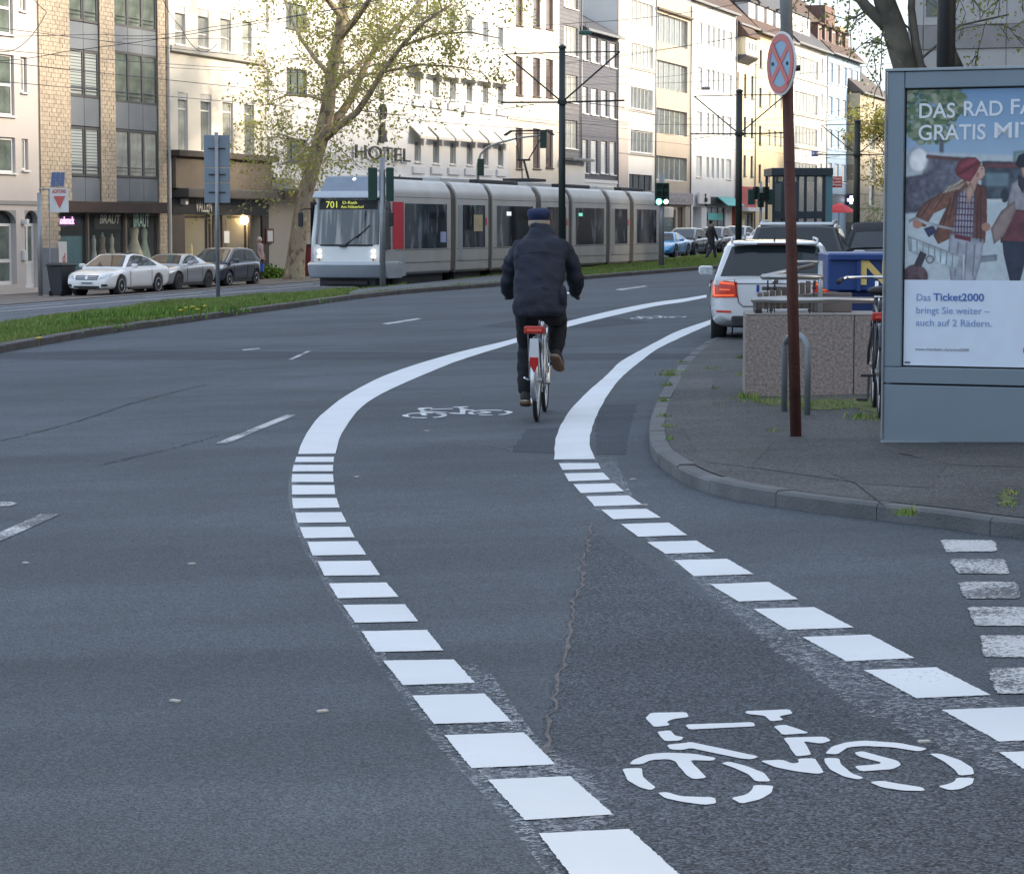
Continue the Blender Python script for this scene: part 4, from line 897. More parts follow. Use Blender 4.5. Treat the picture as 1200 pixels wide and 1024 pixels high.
def wheel(r, w, mrim=RIM, spokes=7):
    mb = MB(); prof = [(r*.66, -w*.48), (r*.9, -w*.5), (r*.98, -w*.4), (r, -w*.2), (r, w*.2), (r*.98, w*.4), (r*.9, w*.5), (r*.66, w*.48)]
    mb.rings([[(q*math.cos(a), y, q*math.sin(a)) for a in np.linspace(0, 2*math.pi, 28, endpoint=False)] for q, y in prof])
    ri = MB(); prof = [(r*.67, -w*.5), (r*.64, -w*.52), (r*.60, -w*.42), (r*.60, w*.3)]
    ri.rings([[(q*math.cos(a), y, q*math.sin(a)) for a in np.linspace(0, 2*math.pi, 24, endpoint=False)] for q, y in prof], cap=False)
    for k in range(spokes):
        a = 2*math.pi*k/spokes; ca, sa = math.cos(a), math.sin(a); q = []
        for rr_, hw in ((r*.05, r*.07), (r*.62, r*.055)):
            for s_ in (-1, 1): q.append((rr_*ca-s_*hw*sa, rr_*sa+s_*hw*ca))
        vs_ = [(x, y, z) for y in (-w*.46, -w*.34) for x, z in q]; ri.add(vs_, [(0, 1, 3, 2), (4, 6, 7, 5), (0, 2, 6, 4), (1, 5, 7, 3), (0, 4, 5, 1), (2, 3, 7, 6)])
    ri.rings([[(q*math.cos(a), y, q*math.sin(a)) for a in np.linspace(0, 2*math.pi, 12, endpoint=False)] for q, y in [(r*.14, -w*.5), (r*.14, -w*.3)]])
    disc = [[(q*math.cos(a), y, q*math.sin(a)) for a in np.linspace(0, 2*math.pi, 20, endpoint=False)] for q, y in [(r*.62, w*.0), (r*.62, w*.05)]]
    return mb.mesh("tyre", TYRE, True), ri.mesh("rim", mrim, False), MB().rings(disc).mesh("brake_disc", PLAST, False)
def car(label, loc, heading, P, paintm, kind="parked_car", cat="car", group=None):
    """local +X is forward; P holds the measurements of the silhouette"""
    b = thing(kind, label, cat, loc, heading, group)
    L, Wd, H, wb, r = P['L'], P['W'], P['H'], P['wb'], P['r']; hw = Wd/2; fo = P['fo']; xf = L/2; xw1 = xf-fo; xw0 = xw1-wb
    top = P['top']                                       # (x, z) body upper edge, rear to front
    st_x = sorted(set([-xf, -xf+.04, -xf+.16, -xf+.42, xw0-.3, xw0+.1, xw0+.5, -.2, .3, xw1-.5, xw1-.1, xw1+.25, xf-.32, xf-.12, xf-.03, xf]))
    rs = []
    for x in st_x:
        e = min(1, (x+xf)/.42); f = min(1, (xf-x)/.6); tw = 1-.16*(1-e)**2.2-.24*(1-f)**2.2; w = hw*tw
        zt = interp(x, top); zb = .20+.13*max(0, 1-(x+xf)/.5)+.05*max(0, 1-(xf-x)/.3); zm = zb+(zt-zb)*.5; k = 1-P.get('tumble', .07)
        if x in (-xf, xf): zt2 = zt-.12; 
        else: zt2 = zt
        ring = [(x, 0, zb), (x, w*.86, zb), (x, w*.965, zb+.10), (x, w, zm), (x, w*.985, zb+(zt2-zb)*.80), (x, w*k, zt2-.015), (x, w*.62, zt2+.02), (x, 0, zt2+.035)]
        rs.append(ring+[(p[0], -p[1], p[2]) for p in ring[1:-1][::-1]])
    body = MB().rings(rs).build("body", paintm, b, sub=2)
    cuts = []
    for xw in (xw0, xw1):
        for s_ in (-1, 1):
            cu = MB().rings([[(xw+(r+.055)*math.cos(a), s_*y, r+(r+.055)*math.sin(a)) for a in np.linspace(0, 2*math.pi, 28, endpoint=False)] for y in (hw+.2, hw-.32)]).build("cut", WELL, None); cuts.append(cu)
            m = body.modifiers.new("c", 'BOOLEAN'); m.operation = 'DIFFERENCE'; m.object = cu; m.solver = 'EXACT'
    bake(body, cuts)
    for o in cuts: bpy.data.objects.remove(o)
    body.data.shade_smooth_by_angle(R(35)) if hasattr(body.data, 'shade_smooth_by_angle') else None
    ty, ri, di = wheel(r, .22, P.get('rim', RIM), P.get('spokes', 7))
    for xw in (xw0, xw1):
        for s_ in (-1, 1):
            w_ = put("wheel", ty, b, (xw, s_*(hw-.125), r), math.pi if s_ > 0 else 0); put("rim", ri, w_); put("brake_disc", di, w_)
            MB().rings([[(xw+(r+.05)*math.cos(a), s_*y, r+(r+.05)*math.sin(a)) for a in np.linspace(.0, 2*math.pi, 20, endpoint=False)] for y in (hw-.31, hw-.325)]).build("wheel_well", WELL, b)
    # cabin
    gp = P['cab']; zb_ = P['belt']; zr = max(z for _, z in gp); wbt, wr = hw*P.get('wb_', .90), hw*P.get('wt_', .70)
    def hwz(z): return wbt+(wr-wbt)*max(0, (z-zb_))/(zr-zb_)
    mb = MB(); n = len(gp)
    rows = [[(x, -hwz(z), z), (x, -hwz(z)*.55, z+P.get('crown', .02)), (x, hwz(z)*.55, z+P.get('crown', .02)), (x, hwz(z), z)] for x, z in gp]
    lo = [[(x, s_*hwz(zb_), zb_-.12) for s_ in (-1, -.55, .55, 1)] for x in (gp[0][0], gp[-1][0])]
    vs_ = [p for r_ in rows for p in r_]; fs = []
    for i in range(n-1):
        for j in range(3): a = i*4+j; fs.append((a, a+1, a+5, a+4))
    q = len(vs_); vs_ += lo[0]+lo[1]
    fs += [tuple([i*4 for i in range(n)]+[q+4, q]), tuple([i*4+3 for i in range(n)][::-1]+[q+3, q+7])]
    for j in range(3): fs += [(j, j+1, q+j+1, q+j), ((n-1)*4+j, q+4+j, q+5+j, (n-1)*4+j+1), (q+j, q+j+1, q+5+j, q+4+j)]
    mb.add(vs_, fs); roof = mb.build("cabin", P.get('roofm', paintm), b, bevel=.045, segs=3)
    def side(poly, name="side_window", m=CGL, off=.006):
        for s_ in (-1, 1): MB().add([(x, s_*(hwz(z)+off), z) for x, z in poly]+[(x, s_*(hwz(z)-.02), z) for x, z in poly], [tuple(range(len(poly)))]+[(i, (i+1) % len(poly), len(poly)+(i+1) % len(poly), len(poly)+i) for i in range(len(poly))]).build(name, m, b)
    for poly in P['sw']: side(poly)
    def strip_(i, j, name, inset=.09, m=CGL):
        (x0, z0), (x1, z1) = gp[i], gp[j]; d = Vector((x1-x0, z1-z0)); nrm = Vector((-d.y, d.x)).normalized()
        if nrm.y < 0: nrm = -nrm
        if abs(d.x) < .02: nrm = Vector((-1 if x0 < 0 else 1, 0))
        pts = [(x0+d.x*.06, z0+d.y*.06), (x0+d.x*.95, z0+d.y*.95)]; o_ = .008; rr = []
        for x, z in pts:
            cr = P.get('crown', .02)
            h_ = hwz(z)-inset; rr.append([(x+nrm.x*(o_+c), y, z+nrm.y*(o_+c)) for y, c in ((-h_, 0), (-hwz(z)*.53, cr), (0, cr+.004), (hwz(z)*.53, cr), (h_, 0))])
        MB().rings(rr, cap=False, closed=False).build(name, m, b, smooth=True)
    strip_(P['ws'][0], P['ws'][1], "windscreen"); strip_(P['rw'][0], P['rw'][1], "rear_window")
    # belt trim, door seams, handles, mirrors
    def flank(x, z):                                       # half width of the body at a height
        e = min(1, (x+xf)/.42); f = min(1, (xf-x)/.6); return hw*(1-.16*(1-e)**2.2-.24*(1-f)**2.2)
    for s_ in (-1, 1):
        for x in P['seams']:
            MB().box(x-.006, x+.006, s_*(flank(x, .6)-.006) if s_ > 0 else -flank(x, .6)-.002, s_*flank(x, .6)+(.002 if s_ > 0 else .006), .32, interp(x, top)-.09).build("door_seam", WELL, b)
        for x in P['handles']: MB().cb((x, s_*(flank(x, .7)+.004), zb_-.13), (.16, .03, .03)).build("door_handle", P.get('handlem', paintm), b, bevel=.01)
        xm = P['mirror']; mm = MB().cb((xm, s_*(hw+.09), zb_+.06), (.12, .22, .14)).build("mirror", P.get('mirm', paintm), b, bevel=.045, segs=3)
        MB().cb((xm-.062, s_*(hw+.095), zb_+.06), (.008, .17, .10)).build("mirror_glass", LAMPW, mm)
        MB().box(-.9, .9, s_*hw*.93-.03, s_*hw*.93+.03, .19, .27).build("sill", PLAST, b, bevel=.01)
    return b, dict(xf=xf, hw=hw, flank=flank, hwz=hwz, bvh=BVHTree.FromPolygons([v.co for v in body.data.vertices], [tuple(p.vertices) for p in body.data.polygons]))
def lamp_poly(b, name, m, pts, depth, x, front=1):
    """a lens standing on the end of the car; pts in (y, z)"""
    for s_ in (-1, 1):
        MB().prism([(s_*y, z) for y, z in pts], x, x+front*depth, 'x').build(name, m, b, bevel=.012)
def decal(b, Q, name, m, corners, side=1, off=.008, nu=8, nv=4, y0=None):
    """skin-tight patch: corners (y, z) seen along X, dropped onto the body shell"""
    rs = []
    for j in range(nv):
        row = []
        for i in range(nu):
            u, w = i/(nu-1), j/(nv-1); A, B, C_, D_ = [Vector(c) for c in corners]; p = A.lerp(B, u).lerp(D_.lerp(C_, u), w)
            hit = Q['bvh'].ray_cast(Vector((side*4, p.x, p.y)), Vector((-side, 0, 0)))
            if hit[0] is None: x = side*Q['xf']*.9; nn = Vector((side, 0, 0)); q = Vector((x, p.x, p.y))
            else: q = hit[0]; nn = hit[1]; nn = nn if nn.x*side > 0 else -nn
            row.append(tuple(q+nn*off))
        rs.append(row)
    return MB().rings(rs, cap=False, closed=False).build(name, m, b, smooth=True)
def front_face(b, Q, P, style):
    hw = Q['hw']; zt = P['hl'][3][2]-.04; a, c, z0, z1 = P['grille']
    for s_ in (-1, 1):
        h_ = decal(b, Q, "headlight", LAMPW, [(s_*.50*hw, zt-.16), (s_*.885*hw, zt-.08), (s_*.90*hw, zt+.04), (s_*.60*hw, zt-.02)])
        decal(h_, Q, "lamp_ring", CHROME, [(s_*.62*hw, zt-.12), (s_*.72*hw, zt-.10), (s_*.72*hw, zt-.03), (s_*.62*hw, zt-.05)], off=.016, nu=4)
        decal(b, Q, "fog_lamp", PLAST, [(s_*.60*hw, .30), (s_*.82*hw, .34), (s_*.80*hw, .40), (s_*.62*hw, .40)])
    g = decal(b, Q, "grille", PLAST, [(-a, z0), (a, z0), (a+.03, z1), (-a-.03, z1)], nu=10)
    for k in range(P.get('bars', 2)): z = z0+(z1-z0)*(k+1)/(P.get('bars', 2)+1); decal(g, Q, "grille_bar", CHROME, [(-a, z-.007), (a, z-.007), (a, z+.007), (-a, z+.007)], off=.016, nv=2)
    if P.get('badge'): decal(g, Q, "badge", CHROME, [(-.045, z0+.02), (.045, z0+.02), (.045, z1-.02), (-.045, z1-.02)], off=.022, nu=3, nv=3)
    decal(b, Q, "lower_intake", PLAST, [(-.5, .25), (.5, .25), (.46, .34), (-.46, .34)], nu=10)
    p_ = decal(b, Q, "number_plate", PLATE, [(-.26, .375), (.26, .375), (.26, .485), (-.26, .485)], off=.018, nu=5); decal(p_, Q, "plate_letters", mat("plate_ink", (.08, .08, .08), .6, var=.8, scale=60), [(-.17, .405), (.22, .405), (.22, .455), (-.17, .455)], off=.0215, nu=5)
    decal(b, Q, "number_plate", PLATE, [(-.26, .60), (.26, .60), (.26, .71), (-.26, .71)], side=-1, off=.012, nu=4)
    for s_ in (-1, 1): decal(b, Q, "tail_lamp", TAIL, [(s_*.60*hw, .68), (s_*.90*hw, .70), (s_*.90*hw, .82), (s_*.62*hw, .80)], side=-1)
HEAD = math.atan2(-UY, -UX)                                # facing back down the street, towards the camera
COUPE = dict(L=4.70, W=1.79, H=1.40, wb=2.76, r=.335, fo=.86, top=[(-2.35, .86), (-2.2, .98), (-1.4, .97), (.7, .93), (1.6, .86), (2.1, .76), (2.35, .60)],
    cab=[(-1.95, .96), (-1.2, 1.20), (-.5, 1.365), (.0, 1.39), (.35, 1.36), (1.15, .93)], belt=.93, wb_=.91, wt_=.62, ws=(4, 5), rw=(0, 1), sw=[[(-1.35, .99), (-.95, 1.22), (-.45, 1.32), (.0, 1.345), (.30, 1.31), (.92, .98)]],
    seams=(-.75, .85), handles=(-.55,), mirror=.75, nose=.7, hl=[(2.24, .48, .60), (2.17, .70, .61), (1.96, .80, .70), (1.86, .79, .76), (2.05, .62, .73), (2.19, .50, .69)], grille=(.40, 0, .54, .68), badge=True, spokes=10)
b, Q = car("white coupe with a dark glass roof parked beside the black wheelie bin", S(71.95, 36.9), HEAD, COUPE, cpaint("white", (.80, .79, .77))); b.scale = (.94,)*3; front_face(b, Q, COUPE, 0)
MB().add([(x, s_*.5, z) for x, z in ((-1.15, 1.236), (-.5, 1.392), (.0, 1.417), (.33, 1.388)) for s_ in (-1, 1)], [(0, 1, 3, 2), (2, 3, 5, 4), (4, 5, 7, 6)]).build("glass_roof", CGL, b)
ROAD_ = dict(L=4.13, W=1.81, H=1.30, wb=2.43, r=.33, fo=.85, top=[(-2.06, .84), (-1.9, .96), (-1.2, .97), (.35, .93), (1.2, .86), (1.8, .76), (2.06, .60)],
    cab=[(-1.35, .97), (-1.0, 1.14), (-.55, 1.28), (-.2, 1.29), (.15, 1.25), (.85, .93)], belt=.93, wb_=.88, wt_=.60, ws=(4, 5), rw=(0, 2), sw=[[(-.72, .98), (-.6, 1.22), (-.25, 1.25), (.1, 1.20), (.62, .98)]],
    seams=(-.7, .55), handles=(-.5,), mirror=.5, nose=.7, hl=[(1.95, .48, .60), (1.88, .70, .61), (1.66, .81, .70), (1.56, .80, .76), (1.76, .62, .74), (1.9, .50, .69)], grille=(.38, 0, .52, .66), bars=1, badge=True, rim=mat("dark_rim", (.12, .12, .12), .4, metal=.7), spokes=10)
b, Q = car("silver two-seat roadster parked between the white coupe and the dark hatchback", S(76.2, 37.1), HEAD, ROAD_, cpaint("silver", (.42, .43, .45), .6)); b.scale = (.95,)*3; front_face(b, Q, ROAD_, 0)
HATCH = dict(L=3.85, W=1.72, H=1.47, wb=2.48, r=.31, fo=.76, top=[(-1.92, .82), (-1.80, .96), (-1.2, .98), (.6, .93), (1.3, .88), (1.68, .80), (1.92, .62)],
    cab=[(-1.82, .96), (-1.45, 1.38), (-.9, 1.455), (-.1, 1.47), (.3, 1.42), (1.25, .93)], belt=.93, wb_=.93, wt_=.70, ws=(4, 5), rw=(0, 1), sw=[[(-1.42, 1.0), (-1.2, 1.33), (-.5, 1.40), (-.5, .99)], [(-.42, .99), (-.42, 1.40), (-.1, 1.41), (.25, 1.36), (1.0, .98)]],
    seams=(-1.1, -.46, .75), handles=(-.95, -.25), mirror=.8, nose=.75, hl=[(1.80, .42, .64), (1.72, .68, .64), (1.42, .80, .76), (1.30, .80, .84), (1.55, .62, .80), (1.74, .46, .74)], grille=(.30, 0, .30, .46), bars=1)
b, Q = car("dark blue-grey hatchback parked in front of the brown shop", S(80.5, 37.2), HEAD, HATCH, cpaint("darkblue", (.035, .045, .07), .3)); b.scale = (.93,)*3; front_face(b, Q, HATCH, 0)
SPORT = dict(L=4.38, W=1.80, H=1.29, wb=2.475, r=.34, fo=.95, top=[(-2.19, .80), (-2.0, .88), (-1.3, .93), (.3, .84), (1.1, .82), (1.8, .72), (2.19, .50)],
    cab=[(-1.75, .90), (-1.0, 1.12), (-.4, 1.26), (-.05, 1.285), (.25, 1.26), (.95, .84)], belt=.86, wb_=.85, wt_=.58, ws=(4, 5), rw=(0, 1), sw=[[(-.75, .93), (-.4, 1.2), (-.05, 1.235), (.2, 1.21), (.7, .9)]],
    seams=(-.6, .6), handles=(-.45,), mirror=.55, nose=.6, hl=[(1.88, .48, .60), (1.80, .70, .60), (1.52, .78, .72), (1.45, .74, .77), (1.66, .58, .76), (1.84, .48, .68)], grille=(.36, 0, .26, .36), bars=0)
b, Q = car("bright blue sports car parked right of the end of the tram", S(122.5, 31.9), HEAD, SPORT, cpaint("blue", (.07, .33, .62), .2)); front_face(b, Q, SPORT, 0)
DK = cpaint("black", (.03, .03, .035), .2)
far = [("black car with round lamps parked behind the blue sports car", 129.5, 32.6, HATCH, DK), ("dark grey car parked behind the walking man", 137.5, 33.0, HATCH, cpaint("grey", (.10, .10, .11), .5)),
       ("silver-grey car parked left of the second black tram mast", 145.5, 33.5, HATCH, cpaint("lightgrey", (.3, .31, .32), .5)), ("pale silver car just right of the second black tram mast", 139, 30.2, COUPE, cpaint("silver2", (.55, .56, .57), .5)),
       ("black car parked below the cluster of traffic lights", 150, 29.8, HATCH, DK)]
for lb, s_, t_, P_, pm in far: b, Q = car(lb, S(s_, t_), HEAD, P_, pm); front_face(b, Q, P_, 0)
# --- white estate seen from behind
EST = dict(L=4.69, W=1.81, H=1.46, wb=2.68, r=.325, fo=.90, top=[(-2.345, .93), (-2.2, .97), (-1.4, .97), (.8, .95), (1.6, .90), (2.1, .80), (2.345, .62)], tumble=.05,
    cab=[(-2.30, .94), (-2.02, 1.41), (-1.6, 1.445), (-.6, 1.46), (.15, 1.45), (.45, 1.41), (1.3, .95)], belt=.94, wb_=.945, wt_=.73, ws=(5, 6), rw=(0, 1),
    sw=[[(-2.0, 1.0), (-1.86, 1.33), (-1.2, 1.37), (-1.2, 1.0)], [(-1.12, 1.0), (-1.12, 1.37), (-.35, 1.38), (-.35, 1.0)], [(-.27, 1.0), (-.27, 1.38), (.2, 1.37), (.42, 1.33), (1.05, .99)]],
    seams=(-1.15, -.31, .8), handles=(-1.05, -.2), mirror=.85, nose=.75, hl=[(2.24, .48, .62), (2.17, .70, .63), (1.96, .80, .70), (1.86, .79, .76), (2.05, .62, .73), (2.19, .50, .70)], grille=(.4, 0, .52, .66), bars=0, wheelm=1, crown=.03)
WHT = cpaint("whitest", (.78, .79, .80))
def estate_rear(b, Q, P, lit=True, badge=True, plate=True):
    x = -Q['xf']; tl = [(.55, .90), (.865, .935), (.90, .88), (.885, .74), (.84, .66), (.56, .68)]
    for s_ in (-1, 1):
        def dc(name, m, q, off, **k): return decal(t_ if name != "tail_lamp" else b, Q, name, m, [(s_*y, z) for y, z in q], -1, off, **k)
        t_ = decal(b, Q, "tail_lamp", TAIL, [(s_*y, z) for y, z in [(.52, .675), (.852, .665), (.852, .91), (.52, .885)]], -1, .014, nu=12, nv=8)
        G_ = TAILON if lit else TAIL
        for q in ([(.56, .845), (.83, .865), (.83, .895), (.56, .872)], [(.81, .70), (.842, .70), (.842, .89), (.81, .89)], [(.56, .69), (.83, .685), (.83, .712), (.56, .717)], [(.62, .77), (.76, .772), (.76, .792), (.62, .79)]):
            dc("lamp_glow", G_, q, .020, nu=8, nv=3)
        decal(b, Q, "reflector", TAIL, [(s_*.60, .455), (s_*.80, .46), (s_*.80, .487), (s_*.60, .482)], -1, .01)
    MB().add([(x-.012, -.55, .62), (x-.012, .55, .62), (x-.012, .60, .90), (x-.012, -.60, .90)], [(0, 1, 2, 3)]) if 0 else None
    p = P['cab']; mb = MB()                                   # tailgate outline grooves
    for s_ in (-1, 1): mb.tube([(x-.004, s_*.56, .93), (x-.006, s_*.50, .60), (x-.004, s_*.44, .545)], .006, 5)
    mb.tube([(x-.004, -.44, .545), (x-.004, .44, .545)], .006, 5).tube([(x-.01, -.56, .868), (x-.01, .56, .868)], .006, 5)
    mb.build("tailgate_seam", WELL, b)
    pl = MB().box(x-.024, x-.006, -.26, .26, .745, .855).build("number_plate", PLATE, b) if plate else None
    if pl: MB().box(x-.026, x-.0245, .215, .255, .75, .85).build("plate_band", mat("plate_blue", (.02, .06, .35), .5), pl); MB().box(x-.0255, x-.0243, -.2, .18, .775, .825).build("plate_letters", mat("plate_ink", (.08, .08, .08)), pl)
    if badge: MB().rings([[(xx, q*math.cos(t), .905+q*math.sin(t)) for t in np.linspace(0, 2*math.pi, 16, endpoint=False)] for xx, q in ((x, .045), (x-.03, .042), (x-.034, .02))]).build("badge", CHROME, b)
    MB().box(x-.03, x+.25, -.60, .60, .25, .41).build("bumper_insert", PLAST, b, bevel=.03)
    MB().box(x+.16, x+.42, -.58, .58, 1.415, 1.45).build("spoiler", P.get('spm', WHT), b, bevel=.015)
    MB().box(x+.15, x+.158, -.25, .25, 1.42, 1.44).build("third_brake_light", mat("dark_red", (.12, .01, .01), .3), b)
    for s_ in (-1, 1):
        rail = MB().tube([(-1.75, s_*.60, 1.43), (-1.62, s_*.60, 1.495), (.2, s_*.60, 1.51), (.38, s_*.60, 1.44)], .016, 8).build("roof_rail", RIM, b, smooth=True)
    MB().tube([(-1.5, 0, 1.48), (-1.62, 0, 1.56)], [.012, .004], 6).build("antenna", PLAST, b)
    w_ = MB().tube([(x+.10, -.05, 1.0), (x+.2, .38, 1.04)], .009, 6).build("rear_wiper", PLAST, b)
cs = atY(901, 402, 33.0); hd = math.pi/2-R(5.2)
loc = Vector((3.38+2.2*math.sin(R(5.2)), 31.85+2.2*math.cos(R(5.2)), 0)); loc.z = gz(loc.x, loc.y)
EST['roofm'] = WHT
b, Q = car("white estate car with its tail lamps lit, parked at the end of the pavement", loc, hd, EST, WHT); b.scale = (.93, .93, .905); estate_rear(b, Q, EST)
SUV = dict(EST); SUV['H'] = 1.66; SUV['cab'] = [(x, z+.07*(z > 1)) for x, z in EST['cab']]; SUV['spm'] = WHT; SUV['roofm'] = cpaint('black', (.03, .03, .035), .2)
SUV['sw'] = [[(x, z+.05*(z > 1.1)) for x, z in q] for q in EST['sw']]
loc = Vector((5.08, 43.6, 0)); loc.z = gz(5.08, 43.6)
b, Q = car("white off-road estate with a black rear window behind the white estate car", loc, math.pi/2-R(9), SUV, WHT); MB().box(-1.98, .35, -.62, .62, 1.50, 1.56).build('roof_panel', WHT, b, bevel=.03, segs=3)
for s_ in (-1, 1): MB().tube([(-1.75, s_*.60, 1.50), (-1.62, s_*.60, 1.57), (.2, s_*.60, 1.59), (.38, s_*.60, 1.50)], .018, 8).build("roof_rail", RIM, b, smooth=True)
for s_ in (-1, 1): MB().box(-2.38, -2.2, s_*.78-.09, s_*.78+.09, .75, 1.0).build("tail_lamp", TAIL, b, bevel=.03)
CAB = dict(HATCH); CAB['cab'] = [(-1.75, .96), (-1.35, 1.28), (-.9, 1.42), (-.1, 1.45), (.3, 1.38), (1.15, .93)]; CAB['roofm'] = mat("fabric_hood", (.025, .027, .03), .9, bump=.3, bscale=200)
loc = Vector((7.05, 47.0, 0)); loc.z = gz(7.05, 47)+.05
b, Q = car("black convertible with its fabric roof up, right of the white off-road estate", loc, math.pi/2-R(6), CAB, DK)
loc = Vector((8.6, 56.5, 0)); loc.z = gz(8.6, 56.5)
SV2 = dict(HATCH); b, Q = car("white hatchback whose roof shows between the convertible and the poster display", loc, math.pi/2-R(8), SV2, WHT)

# ================================================================ tram
TS, TT = 69.8, 28.15
tram = thing("tram", "long silver articulated tram with a red door, stopped beside the median", "tram", S(TS, TT), SROT)
SIL = mat("tram_silver", (.50, .49, .465), .42, metal=.3, var=.12, scale=1.1); SILB = mat("tram_bumper_silver", (.45, .48, .51), .35, metal=.4, var=.05); TWH = mat("tram_white", (.78, .78, .76), .35, var=.04)
TGL = mat("tram_glass", (.03, .035, .045), .05, var=.7, scale=1.1, spec=1); BEL = mat("bellows_brown", (.15, .125, .10), .85, var=.2); REDD = mat("tram_red", (.60, .03, .05), .35, var=.05); DRK = mat("tram_dark", (.03, .03, .032), .7)
prof = [(-1.1, .42), (-1.18, .5), (-1.2, 1.0), (-1.2, 2.90), (-1.15, 3.06), (-1.00, 3.30), (-.88, 3.36), (.88, 3.36), (1.00, 3.30), (1.15, 3.06), (1.2, 2.90), (1.2, 1.0), (1.18, .5), (1.1, .42)]
def Xs(px): return onT(px, TT-1.2)-TS
edges = [(Xs(458), Xs(528.5)), (Xs(535), Xs(572.5)), (Xs(577.5), Xs(628)), (Xs(635), Xs(666.5)), (Xs(671), Xs(710.5)), (Xs(715.5), Xs(738)), (Xs(743), Xs(771.5))]
for k, (a, c) in enumerate(edges):
    a0 = a if k else 1.05
    md = MB().rings([[(x, y, z) for y, z in prof] for x in (a0, c)]).build("module", SIL, tram, bevel=.02)
    for s_ in (-1, 1):
        y = s_*1.2
        def pan(name, m, x0, x1, z0, z1, pr=.012): return MB().box(x0, x1, min(y, y+s_*pr), max(y, y+s_*pr), z0, z1).build(name, m, md, bevel=.006)
        pan("seam_line", DRK, a0+.02, c-.02, 1.17, 1.185, .003); pan("seam_line", DRK, a0+.02, c-.02, .78, .795, .003); pan("seam_line", DRK, a0+.02, c-.02, 2.80, 2.815, .003)
        if k % 2 == 0:
            L_ = c-a
            if k == 0: pan("window", TGL, Xs(474.5), Xs(523.5), 1.22, 2.62); pan("red_door", REDD, Xs(460), Xs(473), 1.22, 2.66); pan("door_window", TGL, Xs(450.5), Xs(457.5), 1.22, 2.66)
            else: pan("window", TGL, a+.42, c-.36, 1.22, 2.62)
            if k not in (0,): pan("pillar", SIL, a+.37, a+.41, 1.2, 2.64, .016)
        else:
            pan("window", TGL, a+.62, c-.38, 1.22, 2.62); pan("door_panel", mat("tram_panel_light", (.40, .41, .42), .4, metal=.3), a+.18, a+.58, .82, 2.62, .01)
            pan("red_handle", REDD, c-.30, c-.20, 1.95, 2.2, .02)
    if k < 6:
        n = edges[k+1][0]; rs = []
        m_ = 7
        for i in range(m_):
            x = c+(n-c)*i/(m_-1); kk = .965 if i % 2 == 0 else .925; rs.append([(x, y*kk, .4+(z-.4)*(kk+.01)) for y, z in prof])
        MB().rings(rs).build("bellows", BEL, tram)
    MB().box(a0+.3, c-.3, -1.0, 1.0, .12, .44).build("underframe", DRK, tram)
    if k % 2 == 0:
        for xx in (a0+(c-a0)*.35, a0+(c-a0)*.65):
            for s_ in (-1, 1): MB().rings([[(xx+.3*math.cos(t), s_*y, .3+.3*math.sin(t)) for t in np.linspace(0, 6.283, 20, endpoint=False)] for y in (.66, .80)]).build("wheel", DRK, tram)
    if k == 0: continue
    MB().box(a0+.2, c-.2, -.6, .6, 3.345, 3.52).build("roof_equipment", DRK if k % 2 == 0 else SIL, tram, bevel=.05)
MB().box(edges[0][0]+2, edges[0][1]-.2, -.3, .6, 3.345, 3.47).build("roof_equipment", DRK, tram)
# front cab: rings from the module back to the raked face
cab = [(1.06, 1.0, 0), (.75, 1.0, .0), (.45, .985, .0), (.22, .95, 0), (.08, .90, .0)]
rs = []
for x, k, _ in cab:
    ring = []
    for y, z in prof:
        zz_ = min(z, 2.78+ (x)*.55) if x < 1.0 else z
        dx = -.10*max(0, 1-abs(z-1.3)/1.3)+.34*max(0, (z-1.45))/1.5*(1.06-x)
        ring.append((x+dx*(1.06-x), y*k, max(zz_, .45)))
    rs.append(ring)
MB().rings(rs).build("cab", SIL, tram, bevel=.02, smooth=True)
def faceat(z): return -.02+.13*max(0, z-1.25)+.02
def fpatch(name, m, pts, parent=tram, th=.03, off=-.03, bev=.01):
    n = len(pts); f = [(faceat(z)+off+.10*(abs(y)/1.1)**3, y, z) for y, z in pts]; k = [(p[0]+th+.10, p[1], p[2]) for p in f]
    return MB().rings([f, k]).build(name, m, parent, bevel=bev)
def rowpoly(y0, y1, z0, z1, n=8):
    ys = np.linspace(y0, y1, n); return [(y, z0) for y in ys]+[(y, z1) for y in ys[::-1]]
fp = fpatch("front_panel", TWH, [(y, .82) for y in np.linspace(-1.06, 1.06, 9)]+[(y, 1.32+.04*abs(y)) for y in np.linspace(1.06, -1.06, 9)], th=.05, off=-.02)
def gridpatch(name, m, y0, y1, z0, z1, off, parent=tram, ny=10, nz=4, dm=0):
    rs = []
    for z in np.linspace(z0, z1, nz): rs.append([(faceat(z)+off+.16*(abs(y)/1.1)**4, y, z) for y in np.linspace(y0, y1, ny)])
    return MB().rings(rs, cap=False, closed=False).build(name, m, parent, smooth=True)
WSM = mat("windscreen_glass", (.035, .045, .05), .04, var=.9, scale=2.2, spec=1, detail=1)
def reflection_streaks(m, c0, c1, scale, p0, p1):
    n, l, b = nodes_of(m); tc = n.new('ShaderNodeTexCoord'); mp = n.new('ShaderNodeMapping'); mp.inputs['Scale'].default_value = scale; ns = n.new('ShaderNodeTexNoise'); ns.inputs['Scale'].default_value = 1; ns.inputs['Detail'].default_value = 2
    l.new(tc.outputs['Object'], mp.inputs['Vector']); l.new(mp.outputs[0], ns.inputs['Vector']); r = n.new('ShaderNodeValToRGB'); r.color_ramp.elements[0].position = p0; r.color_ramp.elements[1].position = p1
    r.color_ramp.elements[0].color = tuple(c0)+(1,); r.color_ramp.elements[1].color = tuple(c1)+(1,); l.new(ns.outputs[0], r.inputs[0]); l.new(r.outputs[0], b.inputs['Base Color'])
